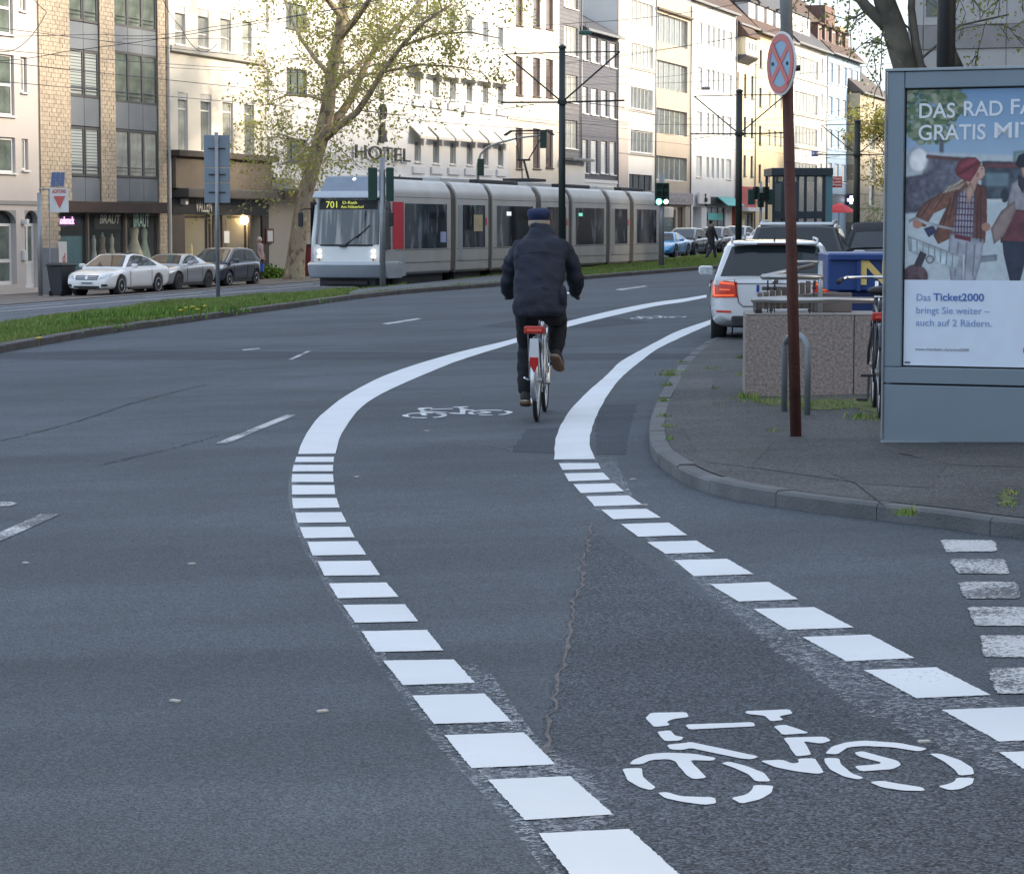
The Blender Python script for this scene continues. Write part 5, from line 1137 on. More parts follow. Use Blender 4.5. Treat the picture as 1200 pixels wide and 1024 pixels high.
reflection_streaks(WSM, (.02, .025, .03), (.30, .28, .25), (1, 5.5, .5), .5, .66); reflection_streaks(TGL, (.018, .022, .030), (.22, .23, .25), (2.6, .2, .9), .52, .74)  # reflections and interior painted into the tram glass as pale streaks
ws = gridpatch("windscreen", WSM, -1.0, 1.0, 1.36, 2.74, -.035)
MB().rings([[(faceat(1.34)-.03+.16*(abs(y)/1.1)**4, y, 1.31) for y in np.linspace(-1.06, 1.06, 10)], [(faceat(1.34)-.036+.16*(abs(y)/1.1)**4, y, 1.365) for y in np.linspace(-1.04, 1.04, 10)]], cap=False, closed=False).build("windscreen_seal", DRK, tram)
for s_ in (-1, 1): MB().tube([(faceat(.9)+.10, s_*1.10, .85), (faceat(1.5)+.10, s_*1.10, 1.5), (faceat(2.7)+.14, s_*1.06, 2.55)], .085, 8).build("corner_pillar", TWH, tram, smooth=True)
gridpatch("destination_box", DRK, -.95, .95, 2.42, 2.70, -.042, nz=2)
MB().prism([(.10, 2.74), (.02, 2.78), (.30, 2.98), (.8, 3.42), (1.2, 3.46), (1.2, 2.8)], -.98, .98, 'y').build("roof_fairing", mat("tram_bluegrey", (.22, .26, .31), .4, metal=.3), tram, bevel=.06)
MB().prism([(-.0, 2.75), (-.04, 2.80), (.14, 2.97), (.5, 2.98), (.5, 2.75)], -1.09, 1.09, 'y').build("visor", SILB, tram, bevel=.05)
LED = mat("led_yellow", (.3, .32, .05), .5, emit=(.62, .66, .12), estr=.3)
def onface(text, y, z, h, w, m=LED):                         # lettering on the front (faces -X, reads to +(-y))
    M4 = Matrix.Translation((faceat(z)-.052, y, z)) @ Matrix.Rotation(-math.pi/2, 4, 'Z')
    text_part("destination_text", text, h, m, tram, M4, .01, 0, w)
onface("701", .70, 2.47, .20, .36); onface("D-Rath", .16, 2.585, .085, .46); onface("Am Hülserhof", .20, 2.46, .08, .74)
for s_ in (-1, 1):
    for z in (1.16, 1.0, .92):
        if z == .92: MB().sphere((-.01, s_*.88, z), .04, 8).build("indicator", mat("amber", (.3, .12, .02), .4), tram); continue
        MB().rings([[(x, s_*.88+q*math.cos(t), z+q*math.sin(t)) for t in np.linspace(0, 6.283, 16, endpoint=False)] for x, q in ((.05, .06), (-.045, .055), (-.055, .035))]).build("headlight", mat("headlight_lit", (.9, .9, .85), .3, emit=(1, .96, .88), estr=.5) if z != 1.16 or True else None, tram, smooth=True)
MB().sphere((.72, 0, 3.33), .06, 10).build("top_lamp", mat("headlight_lit", (.9, .9, .85)), tram)
# bumper apron wrapping the corner
rs = []
for (zf, o) in [(.34, .12), (.38, .0), (.55, -.10), (.76, -.16), (.83, -.10), (.84, .05)]:
    ring = []
    for y in np.linspace(-1.24, 1.24, 13): ring.append((o-.24+.42*(abs(y)/1.24)**3, y*(1+.03*(zf < .8)), zf))
    ring += [(1.45, 1.26, zf if zf < .5 else zf*1.0), (1.45, -1.26, zf)]
    rs.append(ring)
MB().rings(rs).build("bumper", SILB, tram, bevel=.02, smooth=True)
for s_ in (-1, 1): MB().add([(1.2, s_*1.266, .36), (Xs(475), s_*1.22, .40), (Xs(474), s_*1.22, .92), (1.2, s_*1.266, .83)], [(0, 1, 2, 3)]).build("bumper_wing", SILB, tram)
MB().box(.1, 1.4, -.9, .9, .10, .40).build("underframe", DRK, tram); MB().box(-.05, .1, -.7, .7, .16, .26).build("lifeguard", DRK, tram)
for s_ in (-1, 1):
    ar_ = MB().tube([(.25, s_*1.15, 2.45), (-.02, s_*1.45, 2.42), (-.02, s_*1.47, 2.30)], .02, 6).build("mirror_arm", DRK, tram); MB().cb((-.02, s_*1.47, 2.12), (.08, .16, .42)).build("mirror", DRK, ar_, bevel=.03)
wp = MB().tube([(-.06, .05, 1.33), (.03, -.62, 1.80)], .014, 6).tube([(.0, -.35, 1.55), (.08, -.75, 1.95)], .02, 5).build("wiper", DRK, tram); MB().cb((-.05, .08, 1.32), (.08, .22, .08)).build("wiper_hub", DRK, tram, bevel=.02)
MB().box(.5, .55, -.05, .25, 1.4, 1.8).build("driver_desk", mat("desk_teal", (.15, .22, .22), .7), tram)
# rear cab
xr = edges[-1][1]
MB().rings([[(xr+x, y*k, z if z < 2.9 else z-(z-2.7)*f) for y, z in prof] for x, k, f in ((0, 1, 0), (.7, .97, .15), (1.15, .86, .5))]).build("rear_cab", SIL, tram, bevel=.03, smooth=True)
MB().rings([[(xr+x, y*k, z) for y, z in [(-1.26, .36), (-1.28, .84), (1.28, .84), (1.26, .36)]] for x, k in ((.1, 1), (.9, .96), (1.35, .75))]).build("rear_bumper", SILB, tram, bevel=.04)
# pantograph above the third module
pb = Xs(651); base = MB().box(pb-.9, pb+.9, -.55, .55, 3.56, 3.66).build("pantograph_base", DRK, tram)
MB().tube([(pb+.5, 0, 3.66), (pb-.1, 0, 4.35)], .045, 8).tube([(pb+.35, .2, 3.66), (pb-.05, .1, 4.3)], .02, 6).build("pantograph_lower_arm", BEL, tram)
MB().tube([(pb-.1, -.18, 4.35), (pb+.65, -.55, 5.35)], .024, 6).tube([(pb-.1, .18, 4.35), (pb+.65, .55, 5.35)], .024, 6).tube([(pb-.1, -.25, 4.35), (pb-.1, .25, 4.35)], .04, 6).build("pantograph_upper_arm", DRK, tram)
MB().tube([(pb+.65, .95, 5.28), (pb+.65, .7, 5.44), (pb+.65, -.7, 5.44), (pb+.65, -.95, 5.28)], .03, 6).tube([(pb+.45, .95, 5.28), (pb+.45, .7, 5.44), (pb+.45, -.7, 5.44), (pb+.45, -.95, 5.28)], .03, 6).tube([(pb+.65, .55, 5.35), (pb+.65, -.55, 5.35)], .02, 6).build("pantograph_head", DRK, tram)
# passengers seen dark behind the glass, stickers on the windows
for k, (px, z, w, h_, c) in enumerate([(519, 1.40, .55, .34, (.35, .4, .62)), (560, 1.75, .9, .55, (.5, .42, .25)), (596, 2.28, .5, .14, (.8, .85, .85)), (680, 2.30, .5, .12, (.2, .75, .55))]):
    x = Xs(px); y = -1.2
    MB().box(x-w/2, x+w/2, y-.018, y-.0125, z, z+h_).build("window_sticker" if k < 2 else "window_display", mat("sticker%d" % k, c, .4, var=.3, scale=3, emit=c if k > 1 else None, estr=.25), tram)
# ================================================================ the cyclist, the bicycle, the walkers
SKIN = mat("skin", (.50, .30, .22), .55, var=.08, scale=12); 
def bend(*p): return [Vector(q) for q in p]
B0 = G(629, 494); YAW = -R(4.2)                              # heading a touch right of straight ahead
def bicycle(label, loc, rz, frame_m, dark=False):
    b = thing("bicycle", label, "bicycle", loc, rz); r = .345; yb = 1.10
    STL = mat("steel_spoke", (.55, .55, .55), .3, metal=.9); MG = mat("mudguard_dark" if dark else "mudguard_silver", (.02, .022, .03) if dark else (.52, .53, .54), .3 if dark else .28, metal=.2 if dark else .8)
    for y, nm in ((0, "rear_wheel"), (yb, "front_wheel")):
        n = 36; rs = []
        for i in range(n):
            a = 2*math.pi*i/n; c, s_ = math.cos(a), math.sin(a)
            rs.append([(.019*math.cos(q), (r-.019+.019*math.sin(q))*c, (r-.019+.019*math.sin(q))*s_) for q in np.linspace(0, 6.283, 8, endpoint=False)])
        mb = MB(); k = 8; vs_ = [p for q in rs for p in q]; mb.add(vs_, [(i*k+j, i*k+(j+1) % k, ((i+1) % n)*k+(j+1) % k, ((i+1) % n)*k+j) for i in range(n) for j in range(k)])
        w = mb.build("wheel", TYRE, b, loc=(0, y, r), smooth=True)
        rm = MB(); q_ = [(.011, r-.05), (.011, r-.034), (-.011, r-.034), (-.011, r-.05)]; vs_ = [(x, q*math.cos(2*math.pi*i/n), q*math.sin(2*math.pi*i/n)) for i in range(n) for x, q in q_]
        rm.add(vs_, [(i*4+j, i*4+(j+1) % 4, ((i+1) % n)*4+(j+1) % 4, ((i+1) % n)*4+j) for i in range(n) for j in range(4)]).build("rim", STL, w)
        sp_ = MB()
        for i in range(28):
            a = 2*math.pi*i/28; sp_.tube([(.03*(-1)**i, .03*math.cos(a+.6), .03*math.sin(a+.6)), (0, (r-.045)*math.cos(a), (r-.045)*math.sin(a))], .0014, 4, cap=False)
        sp_.tube([(-.045, 0, 0), (.045, 0, 0)], .024, 10); sp_.build("spokes", STL, w)
    # mudguards
    for y, a0, a1 in ((0, -20, 150), (yb, 20, 200)):
        rs = []
        for a in np.linspace(R(a0), R(a1), 20):
            # angle from forward axis
            c, s_ = math.cos(a), math.sin(a); R_ = r+.022
            rs.append([(x, y-(R_-abs(x)*.35)*math.cos(a-math.pi)*-1 if False else y+(R_-abs(x)*.35)*math.cos(a), r+(R_-abs(x)*.35)*math.sin(a)) for x in (-.030, -.015, 0, .015, .030)]+[(x, y+(R_-.006-abs(x)*.35)*math.cos(a), r+(R_-.006-abs(x)*.35)*math.sin(a)) for x in (.028, 0, -.028)])
        MB().rings(rs).build("mudguard", MG, b, smooth=True)
    # the rear guard sits behind the wheel as well
    rs = []
    for a in np.linspace(R(150), R(205), 9):
        R_ = r+.022; rs.append([(x, (R_-abs(x)*.35)*math.cos(a), r+(R_-abs(x)*.35)*math.sin(a)) for x in (-.03, -.015, 0, .015, .03)]+[(x, (R_-.006)*math.cos(a), r+(R_-.006)*math.sin(a)) for x in (.028, 0, -.028)])
    MB().rings(rs).build("mudguard_flap", MG, b, smooth=True)
    bb = Vector((0, .47, .29)); st0 = Vector((0, .30, .78)); hd1 = Vector((0, .93, .86)); hd0 = Vector((0, .97, .66)); hub = Vector((0, 0, r))
    f = MB(); f.tube([bb, st0], .017, 10).tube([st0+Vector((0, 0, -.08)), hd1+Vector((0, 0, -.05))], .016, 10).tube([bb, hd0], .019, 10).tube([hd0, hd1], .021, 10)
    for s_ in (-1, 1):
        f.tube([bb+Vector((s_*.03, 0, 0)), Vector((s_*.055, .02, r))], .010, 8).tube([st0+Vector((s_*.015, -.01, -.05)), Vector((s_*.055, .0, r))], .009, 8)
        f.tube([hd0+Vector((s_*.03, 0, -.02)), Vector((s_*.05, yb-.02, r+.1)), Vector((s_*.05, yb, r))], .012, 8)
    f.build("frame", frame_m, b, smooth=True)
    MB().tube([st0, Vector((0, .27, .93))], .0135, 8).build("seat_post", CHROME, b, smooth=True)
    sd_ = MB(); sd_.rings([[(w*math.cos(a), y, .945+h_*math.sin(a)) for a in np.linspace(0, 6.283, 12, endpoint=False)] for y, w, h_ in ((.10, .07, .02), (.13, .10, .032), (.2, .10, .035), (.3, .045, .03), (.4, .022, .022))]).build("saddle", mat("saddle_black", (.02, .02, .02), .6), b, smooth=True)
    MB().tube([(0, .25, .90), (-.0, .14, .88)], .012, 6).tube([(-.05, .12, .90), (.05, .12, .90)], .01, 6).build("saddle_spring", CHROME, b)
    MB().tube([hd1, Vector((0, .90, 1.0))], .014, 8).tube([(-.30, .74, 1.0), (-.24, .84, 1.03), (-.1, .93, 1.03), (.1, .93, 1.03), (.24, .84, 1.03), (.30, .74, 1.0)], .012, 8).build("handlebar", CHROME, b, smooth=True)
    for s_ in (-1, 1): MB().tube([(s_*.305, .72, .995), (s_*.27, .80, 1.018)], .018, 8).build("grip", PLAST, b, smooth=True)
    # rack, lamp, reflector plates
    rk = MB()
    for s_ in (-1, 1): rk.tube([(s_*.06, .20, .76), (s_*.07, -.26, .76)], .006, 6).tube([(s_*.065, -.15, .76), (s_*.06, 0, r+.02)], .005, 6)
    for y in (-.26, -.15, -.02, .1): rk.tube([(-.07, y, .76), (.07, y, .76)], .005, 6)
    rk.build("rear_rack", STL if not dark else PLAST, b)
    tl = MB().box(-.085, .085, -.335, -.285, .735, .80).build("rear_light", mat("bike_lamp_red", (.40, .03, .02), .25, var=.1), b, bevel=.018, segs=3)
    MB().box(-.06, .06, -.338, -.334, .757, .778).build("lamp_strip", mat("bike_lamp_bright", (.75, .12, .08), .2), tl)
    if not dark:
        MB().prism([(-.042, .52), (.042, .52), (.034, .70), (-.034, .70)], -.358, -.346, 'y').build("guard_plate", mat("plate_white", (.62, .65, .68), .4), b)
        MB().prism([(-.035, .49), (0, .425), (.035, .49), (.035, .55), (-.035, .55)], -.372, -.36, 'y').build("reflector", mat("reflector_red", (.45, .02, .02), .2), b, bevel=.006)
    MB().tube([(-.02, .47, .29), (-.13, .47, .29)], .012, 6).tube([(-.07, .47, .29), (-.075, .43, .12)], .011, 6).tube([(.07, .47, .29), (.075, .50, .455)], .011, 6).tube([(0, .47, .29), (.09, .47, .29)], .012, 6).build("crank", PLAST if dark else CHROME, b)
    MB().cb((-.12, .43, .11), (.09, .08, .022)).build("pedal", PLAST, b, bevel=.006); MB().cb((.125, .50, .455), (.09, .08, .022)).build("pedal", PLAST, b, bevel=.006)
    MB().rings([[(x, .47+q*math.cos(a), .29+q*math.sin(a)) for a in np.linspace(0, 6.283, 24, endpoint=False)] for x, q in ((.05, .09), (.055, .09), (.055, .03), (.05, .03))]).build("chain_guard", PLAST if dark else CHROME, b)
    MB().tube([(.085, -.02, r), (.095, -.12, .03)] if dark else [(-.07, 0, r), (-.10, -.05, r+.02)], .008, 6).build("kickstand", PLAST if dark else CHROME, b)
    return b
bicycle("silver city bicycle with a red rear lamp ridden by the man in the dark jacket", B0, YAW, mat("frame_silver", (.45, .46, .48), .3, metal=.7))
man = thing("person", "man in a dark jacket and blue flat cap riding away on the silver bicycle", "person", B0, YAW)
JK = mat("jacket_navy", (.0085, .0115, .024), .8, var=.3, scale=3, bump=.15, bscale=60); TR = mat("trousers_black", (.005, .0055, .009), .88, var=.3, scale=6, bump=.4, bscale=80)
SHO = mat("shoe_dark", (.02, .018, .017), .7, var=.3); SOLE = mat("shoe_sole_brown", (.17, .09, .05), .8, var=.3); SOLEP = mat("shoe_rim_pale", (.35, .30, .24), .8)
CAPM = mat("cap_blue", (.010, .020, .075), .8, var=.2, scale=30, bump=.5, bscale=150); HAIR = mat("hair_grey", (.34, .29, .24), .8, var=.3, scale=40)
# body: one continuous figure (head, neck, trunk, arms, hands, legs)
def limb(mb, pts, rad, n=12):
    mb.tube(pts, rad, n)
    for p, r_ in zip(pts, rad): mb.sphere(p, r_*.99, 12)
bd = MB()
bd.ell((-.03, .735, 1.650), (.076, .096, .100), 16, 12)                      # skull
bd.ell((-.022, .815, 1.615), (.055, .05, .07), 12, 8); bd.ell((-.015, .868, 1.625), (.014, .022, .022), 8, 6)
for s_ in (-1, 1): bd.ell((s_*.080-.028, .735, 1.63), (.014, .026, .034), 8, 6)
limb(bd, [(0, .64, 1.50), (-.022, .70, 1.59)], [.062, .056])
bd.rings([[(w*math.cos(a), y+d*math.sin(a), z) for a in np.linspace(0, 6.283, 16, endpoint=False)] for z, y, w, d in ((.93, .26, .15, .12), (1.1, .32, .14, .10), (1.3, .44, .15, .10), (1.44, .55, .13, .08), (1.52, .62, .08, .06))])
LA_ = [Vector((-.165, .56, 1.41)), Vector((-.272, .63, 1.17)), Vector((-.275, .74, 1.015))]; RA_ = [Vector((.165, .56, 1.41)), Vector((.285, .63, 1.19)), Vector((.285, .74, 1.03))]
for A_ in (LA_, RA_): limb(bd, A_, [.045, .038, .028])
LG = [Vector((-.09, .28, .93)), Vector((-.115, .56, .58)), Vector((-.12, .36, .19))]; RG = [Vector((.09, .28, .93)), Vector((.135, .68, .80)), Vector((.135, .43, .52))]
for G_ in (LG, RG): limb(bd, G_, [.085, .058, .038])
def hand(mb, wrist, s_):
    # palm over the grip, four fingers curling down in front of it, thumb round the inside
    w = Vector(wrist); palm = w+Vector((0, .05, -.002)); mb.tube([w, w+Vector((0, .035, .004)), palm+Vector((0, .03, .0))], [.026, .036, .034], 10); mb.sphere(palm, .033, 10)
    for i in range(4):
        x = s_*(.030-.019*i); L_ = (.9, 1.05, 1.0, .8)[3-i]
        p0 = palm+Vector((x, .012, .012)); mb.tube([p0, p0+Vector((0, .036*L_, .002)), p0+Vector((0, .050*L_, -.022)), p0+Vector((0, .036*L_, -.042))], [.0105, .010, .0095, .008], 8)
    t0 = palm+Vector((-s_*.024, -.01, -.004)); mb.tube([t0, t0+Vector((-s_*.018, .018, -.012)), t0+Vector((-s_*.014, .040, -.022))], [.012, .0105, .009], 8)
hand(bd, LA_[2]+Vector((-.002, .0, 0)), -1); hand(bd, RA_[2]+Vector((.002, 0, 0)), 1)
blob(bd, "body", SKIN, man, .0085, 3)
# jacket
jk = MB(); RG_ = [(.865, .20, .205, .150), (.90, .205, .218, .165), (.98, .225, .218, .165), (1.08, .27, .205, .15), (1.20, .345, .205, .150), (1.31, .42, .212, .150), (1.40, .485, .222, .140), (1.46, .53, .205, .125), (1.515, .575, .150, .10), (1.55, .61, .105, .085), (1.585, .64, .082, .072), (1.615, .662, .076, .07)]
jk.rings([[(w*math.copysign(abs(math.cos(a))**.85, math.cos(a))+.012*(z < 1.0), y+d*math.copysign(abs(math.sin(a))**.85, math.sin(a)), z) for a in np.linspace(0, 2*math.pi, 28, endpoint=False)] for z, y, w, d in RG_])
limb(jk, [Vector((-.165, .54, 1.415)), Vector((-.238, .585, 1.30)), Vector((-.278, .62, 1.16)), Vector((-.285, .70, 1.07)), Vector((-.275, .745, 1.03))], [.086, .074, .064, .056, .045])
limb(jk, [Vector((.165, .54, 1.415)), Vector((.238, .585, 1.31)), Vector((.284, .62, 1.18)), Vector((.292, .70, 1.09)), Vector((.287, .745, 1.045))], [.086, .074, .066, .058, .047])
j = blob(jk, "jacket", JK, man, .011, 2, .024, 6.0)
MB().ell((.205, .19, 1.02), (.035, .09, .10), 12, 8).build("jacket_pocket", JK, j, smooth=True)
MB().rings([[(w*math.cos(a)-.014, y+d*math.sin(a), z+.012*math.sin(a)) for a in np.linspace(0, 2*math.pi, 24, endpoint=False)] for z, y, w, d in ((1.565, .645, .090, .085), (1.612, .662, .084, .082), (1.612, .662, .074, .072), (1.56, .645, .078, .07))], cap=False).build("collar", JK, j, smooth=True)
sm = MB(); sm.tube([(x, .465-.155+abs(x)*.22, 1.395-abs(x)*.12) for x in np.linspace(-.2, .2, 9)], .003, 5).build("yoke_seam", mat("seam_thread", (.03, .034, .05), .9), j)
# trousers
tr = MB()
tr.rings([[(w*math.cos(a), y+d*math.sin(a), z) for a in np.linspace(0, 6.283, 18, endpoint=False)] for z, y, w, d in ((.84, .30, .15, .12), (.92, .27, .175, .15), (1.0, .27, .165, .13))])
def seg(mb, P_, rad): limb(mb, P_, rad, 14)
seg(tr, [LG[0]+Vector((0, 0, -.02)), LG[0].lerp(LG[1], .5)+Vector((0, .01, 0)), LG[1], LG[1].lerp(LG[2], .45)+Vector((0, -.02, 0)), LG[2]+Vector((0, .01, .05))], [.115, .098, .080, .076, .058])
seg(tr, [RG[0]+Vector((0, 0, -.02)), RG[0].lerp(RG[1], .5), RG[1], RG[1].lerp(RG[2], .45)+Vector((0, -.02, 0)), RG[2]+Vector((0, .01, .06))], [.112, .100, .084, .078, .060])
blob(tr, "trousers", TR, man, .0115, 3, .009, 9)
def shoe(parent, ank, pitch, yaw_=0):
    M4 = Matrix.Translation(ank) @ Matrix.Rotation(yaw_, 4, 'Z') @ Matrix.Rotation(pitch, 4, 'X')
    s1 = MB(); s1.X = M4
    s1.rings([[(w*math.cos(a), y, z+h_*math.sin(a)) for a in np.linspace(0, 6.283, 16, endpoint=False)] for y, w, z, h_ in ((-.075, .022, -.045, .03), (-.06, .036, -.04, .045), (-.02, .042, -.025, .062), (.05, .044, -.035, .05), (.12, .048, -.05, .035), (.17, .042, -.055, .026), (.195, .022, -.06, .016))])
    o = s1.build("shoe", SHO, parent, smooth=True)
    s2 = MB(); s2.X = M4
    s2.rings([[(w*math.cos(a), y, z+.013*math.sin(a)) for a in np.linspace(0, 6.283, 14, endpoint=False)] for y, w, z in ((-.085, .028, -.085), (-.07, .041, -.088), (-.02, .044, -.088), (.03, .041, -.088), (.11, .051, -.09), (.17, .045, -.09), (.20, .024, -.085))])
    s2.build("sole", SOLE, o, smooth=True)
    s3 = MB(); s3.X = M4
    s3.rings([[(w*math.cos(a), y, z+.009*math.sin(a)) for a in np.linspace(0, 6.283, 14, endpoint=False)] for y, w, z in ((-.088, .03, -.070), (-.07, .044, -.071), (-.02, .047, -.071), (.11, .053, -.073), (.17, .047, -.073), (.203, .025, -.072))])
    s3.build("sole_rim", SOLEP, o, smooth=True)
shoe(man, LG[2]+Vector((.0, .0, .02)), -R(8)); shoe(man, RG[2]+Vector((.005, .02, .035)), -R(27), -R(8))
hr = MB().ell((-.030, .718, 1.640), (.082, .092, .085), 16, 10); hr.build("hair", HAIR, man, smooth=True)
cp = MB(); cx, cy, cz = -.030, .735, 1.688
cp.rings([[(cx+w*math.cos(a), cy+d*math.sin(a)+o, cz+z) for a in np.linspace(0, 6.283, 24, endpoint=False)] for z, w, d, o in ((-.034, .086, .106, 0), (-.012, .091, .112, 0), (.012, .100, .124, .0), (.036, .101, .128, .008), (.056, .088, .115, .02), (.067, .055, .08, .03), (.070, .02, .03, .03))])
c_ = cp.build("cap", CAPM, man, smooth=True)
MB().rings([[(cx+.02+w*math.cos(a), cy+.10+d*math.sin(a), cz-.035+z) for a in np.linspace(-.15, math.pi+.15, 14)] for z, w, d in ((0, .088, .06), (.006, .088, .065), (.008, .08, .02))], closed=False).build("cap_peak", CAPM, c_, smooth=True)
# walkers -------------------------------------------------------------------
def walker(label, loc, rz, coat, trou, hair, stride=.0, h=1.72, coat_len=.75, bag=None, hat=None):
    k = h/1.75; p = thing("person", label, "person", loc, rz); b = MB()
    b.ell((0, .01, 1.64*k), (.075, .095, .115), 12, 10); b.ell((0, .10, 1.63*k), (.012, .02, .02), 6, 5); limb(b, [(0, 0, 1.45*k), (0, 0, 1.54*k)], [.055, .05])
    F = [Vector((-.09, 0, .92*k)), Vector((-.09, stride*.5+.03, .5*k)), Vector((-.09, stride*.8-.02, .08*k))]; K = [Vector((.09, 0, .92*k)), Vector((.09, -stride*.25+.04, .5*k)), Vector((.09, -stride*.8, .10*k))]
    for q in (F, K): limb(b, q, [.08, .055, .04])
    sh = 1.42*k
    AL = [Vector((-.19, 0, sh)), Vector((-.24, -stride*.3, 1.14*k)), Vector((-.22, -stride*.3+.10, .90*k))]; AR = [Vector((.19, 0, sh)), Vector((.24, stride*.3, 1.14*k)), Vector((.22, stride*.3+.1, .90*k))]
    for q in (AL, AR):
        limb(b, q, [.05, .04, .027]); w = q[2]
        b.tube([w, w+Vector((0, .01, -.05)), w+Vector((0, .015, -.085))], [.026, .036, .034], 8)
        for i in range(4): b.tube([w+Vector((0, -.018+.014*i, -.08)), w+Vector((0, -.016+.014*i, -.13)), w+Vector((0, -.006+.014*i, -.155))], [.009, .008, .007], 6)
        b.tube([w+Vector((0, .03, -.04)), w+Vector((0, .055, -.075))], [.011, .008], 6)
    b.rings([[(w*math.cos(a), y+d*math.sin(a), z*k) for a in np.linspace(0, 6.283, 14, endpoint=False)] for z, y, w, d in ((.88, 0, .14, .10), (1.1, 0, .13, .09), (1.35, 0, .17, .1), (1.45, 0, .1, .07))])
    blob(b, "body", SKIN, p, .014, 2)
    c = MB(); cl = coat_len
    c.rings([[(w*math.cos(a), y+d*math.sin(a), z*k) for a in np.linspace(0, 6.283, 18, endpoint=False)] for z, y, w, d in ((cl, 0, .21, .17), (1.0, 0, .19, .15), (1.15, 0, .18, .14), (1.32, 0, .205, .14), (1.44, 0, .18, .11), (1.5, 0, .08, .07))])
    for q in (AL, AR): limb(c, q[:2]+[q[2]+Vector((0, 0, .03))], [.075, .06, .048])
    blob(c, "coat", coat, p, .016, 3, .008, 7)
    t = MB(); 
    for q in (F, K): limb(t, [q[0], q[1], q[2]+Vector((0, 0, .03))], [.10, .08, .06])
    blob(t, "trousers", trou, p, .016, 3)
    for q, pt in ((F, .1*bool(stride)), (K, -.5*bool(stride))): shoe(p, q[2]+Vector((0, 0, .03)), pt)
    MB().ell((0, -.012, 1.665*k), (.083, .098, .105), 12, 10).build("hair", hair, p, smooth=True)
    if bag:
        m_ = MB(); m_.rings([[(x*w, y*d, z) for x, y in ((-1, -1), (1, -1), (1, 1), (-1, 1))] for z, w, d in ((0, .06, .14), (.3, .07, .17))])
        o = m_.build("bag_tmp", bag, None, bevel=.02); o.name = "shopping_bag"; wrist = Matrix.Rotation(rz, 4, 'Z') @ (AR[2]+Vector((.02, .02, -.55))); o.location = Vector(loc)+wrist; o.rotation_euler = (0, 0, rz)
        MB().tube([(0, -.08, .3), (0, -.05, .43), (0, .05, .43), (0, .08, .3)], .006, 5).build("bag_handle", bag, o); tag(o, "bright blue shopping bag held by the grey-haired walker", "bag")
    return p
walker("grey-haired walker in a mauve jacket beside the dark hatchback", S(onT(304, 40.4), 40.4, .03), SROT+math.pi, mat("coat_mauve", (.26, .20, .21), .8, var=.2), TR, mat("hair_white", (.6, .56, .5), .8), 0, 1.68, .82, mat("bag_blue", (.03, .12, .5), .5))
wl0 = G(833, 306); walker("dark-haired man in a long dark coat striding across the street", wl0, -math.pi/2+.35, mat("coat_dark", (.022, .022, .028), .8), mat("jeans_dark", (.03, .035, .05), .8), mat("hair_dark", (.02, .015, .012), .8), .36, 1.8, .72)
# ================================================================ street furniture
GALV = mat("galvanised", (.30, .31, .32), .5, metal=.6, var=.15, scale=6); SIGNB = mat("sign_back", (.24, .29, .34), .55, metal=.2, var=.08); MAST = mat("mast_green_black", (.018, .028, .026), .5, var=.2)
TLG = mat("signal_green_paint", (.012, .05, .035), .5, var=.15); RUST = mat("rusty_red_pole", (.085, .028, .020), .75, var=.55, scale=5, bump=.4, bscale=60)
def gsurf(px, py, off=0): return G(px, py, off)
# --- poster display
BZ = G(1034.5, 518, KH); brz = -UA+R(-2)                       # its face runs towards the near right
brz = math.atan2(-.37, .93)
bill = thing("poster_display", "tall grey-blue illuminated poster display on the pavement", "advertising display", BZ, brz)
BMT = mat("display_bluegrey", (.205, .255, .30), .42, metal=.25, var=.06, scale=1.5); BMT2 = mat("display_edge", (.30, .34, .37), .35, metal=.5)
k_ = BZ.y/2900/math.cos(TH); Hh = 429.5*k_; BWD = 1.66
pm0, pm1, pz0, pz1 = .126, .126+1.185, 90*k_*1.005, 408.5*k_
D_ = .26
MB().box(0, BWD, 0, D_, .395, pz0-.012).build("lower_rail", BMT, bill, bevel=.006)
MB().box(0, BWD, 0, D_, .0, .385).build("base_panel", BMT, bill, bevel=.006)
MB().box(0, pm0-.01, 0, D_, pz0-.01, Hh).build("side_frame", BMT, bill, bevel=.006); MB().box(pm1+.01, BWD, 0, D_, pz0-.01, Hh).build("side_frame", BMT, bill, bevel=.006)
MB().box(pm0-.008, pm1+.008, 0, D_, pz1+.01, Hh).build("top_frame", BMT, bill, bevel=.006)
MB().box(-.015, BWD+.015, -.012, D_+.012, Hh+.002, Hh+.022).build("top_cap", BMT2, bill, bevel=.004); MB().box(-.012, BWD+.012, -.02, D_+.02, -.06, .012).build("foot_plate", BMT2, bill)
MB().box(pm0-.008, pm1+.008, .05, D_-.05, pz0-.012, pz1+.012).build("back_box", PLAST, bill)
MB().tube([(-.006, -.006, .02), (-.006, -.006, Hh)], .008, 6).build("corner_trim", BMT2, bill)
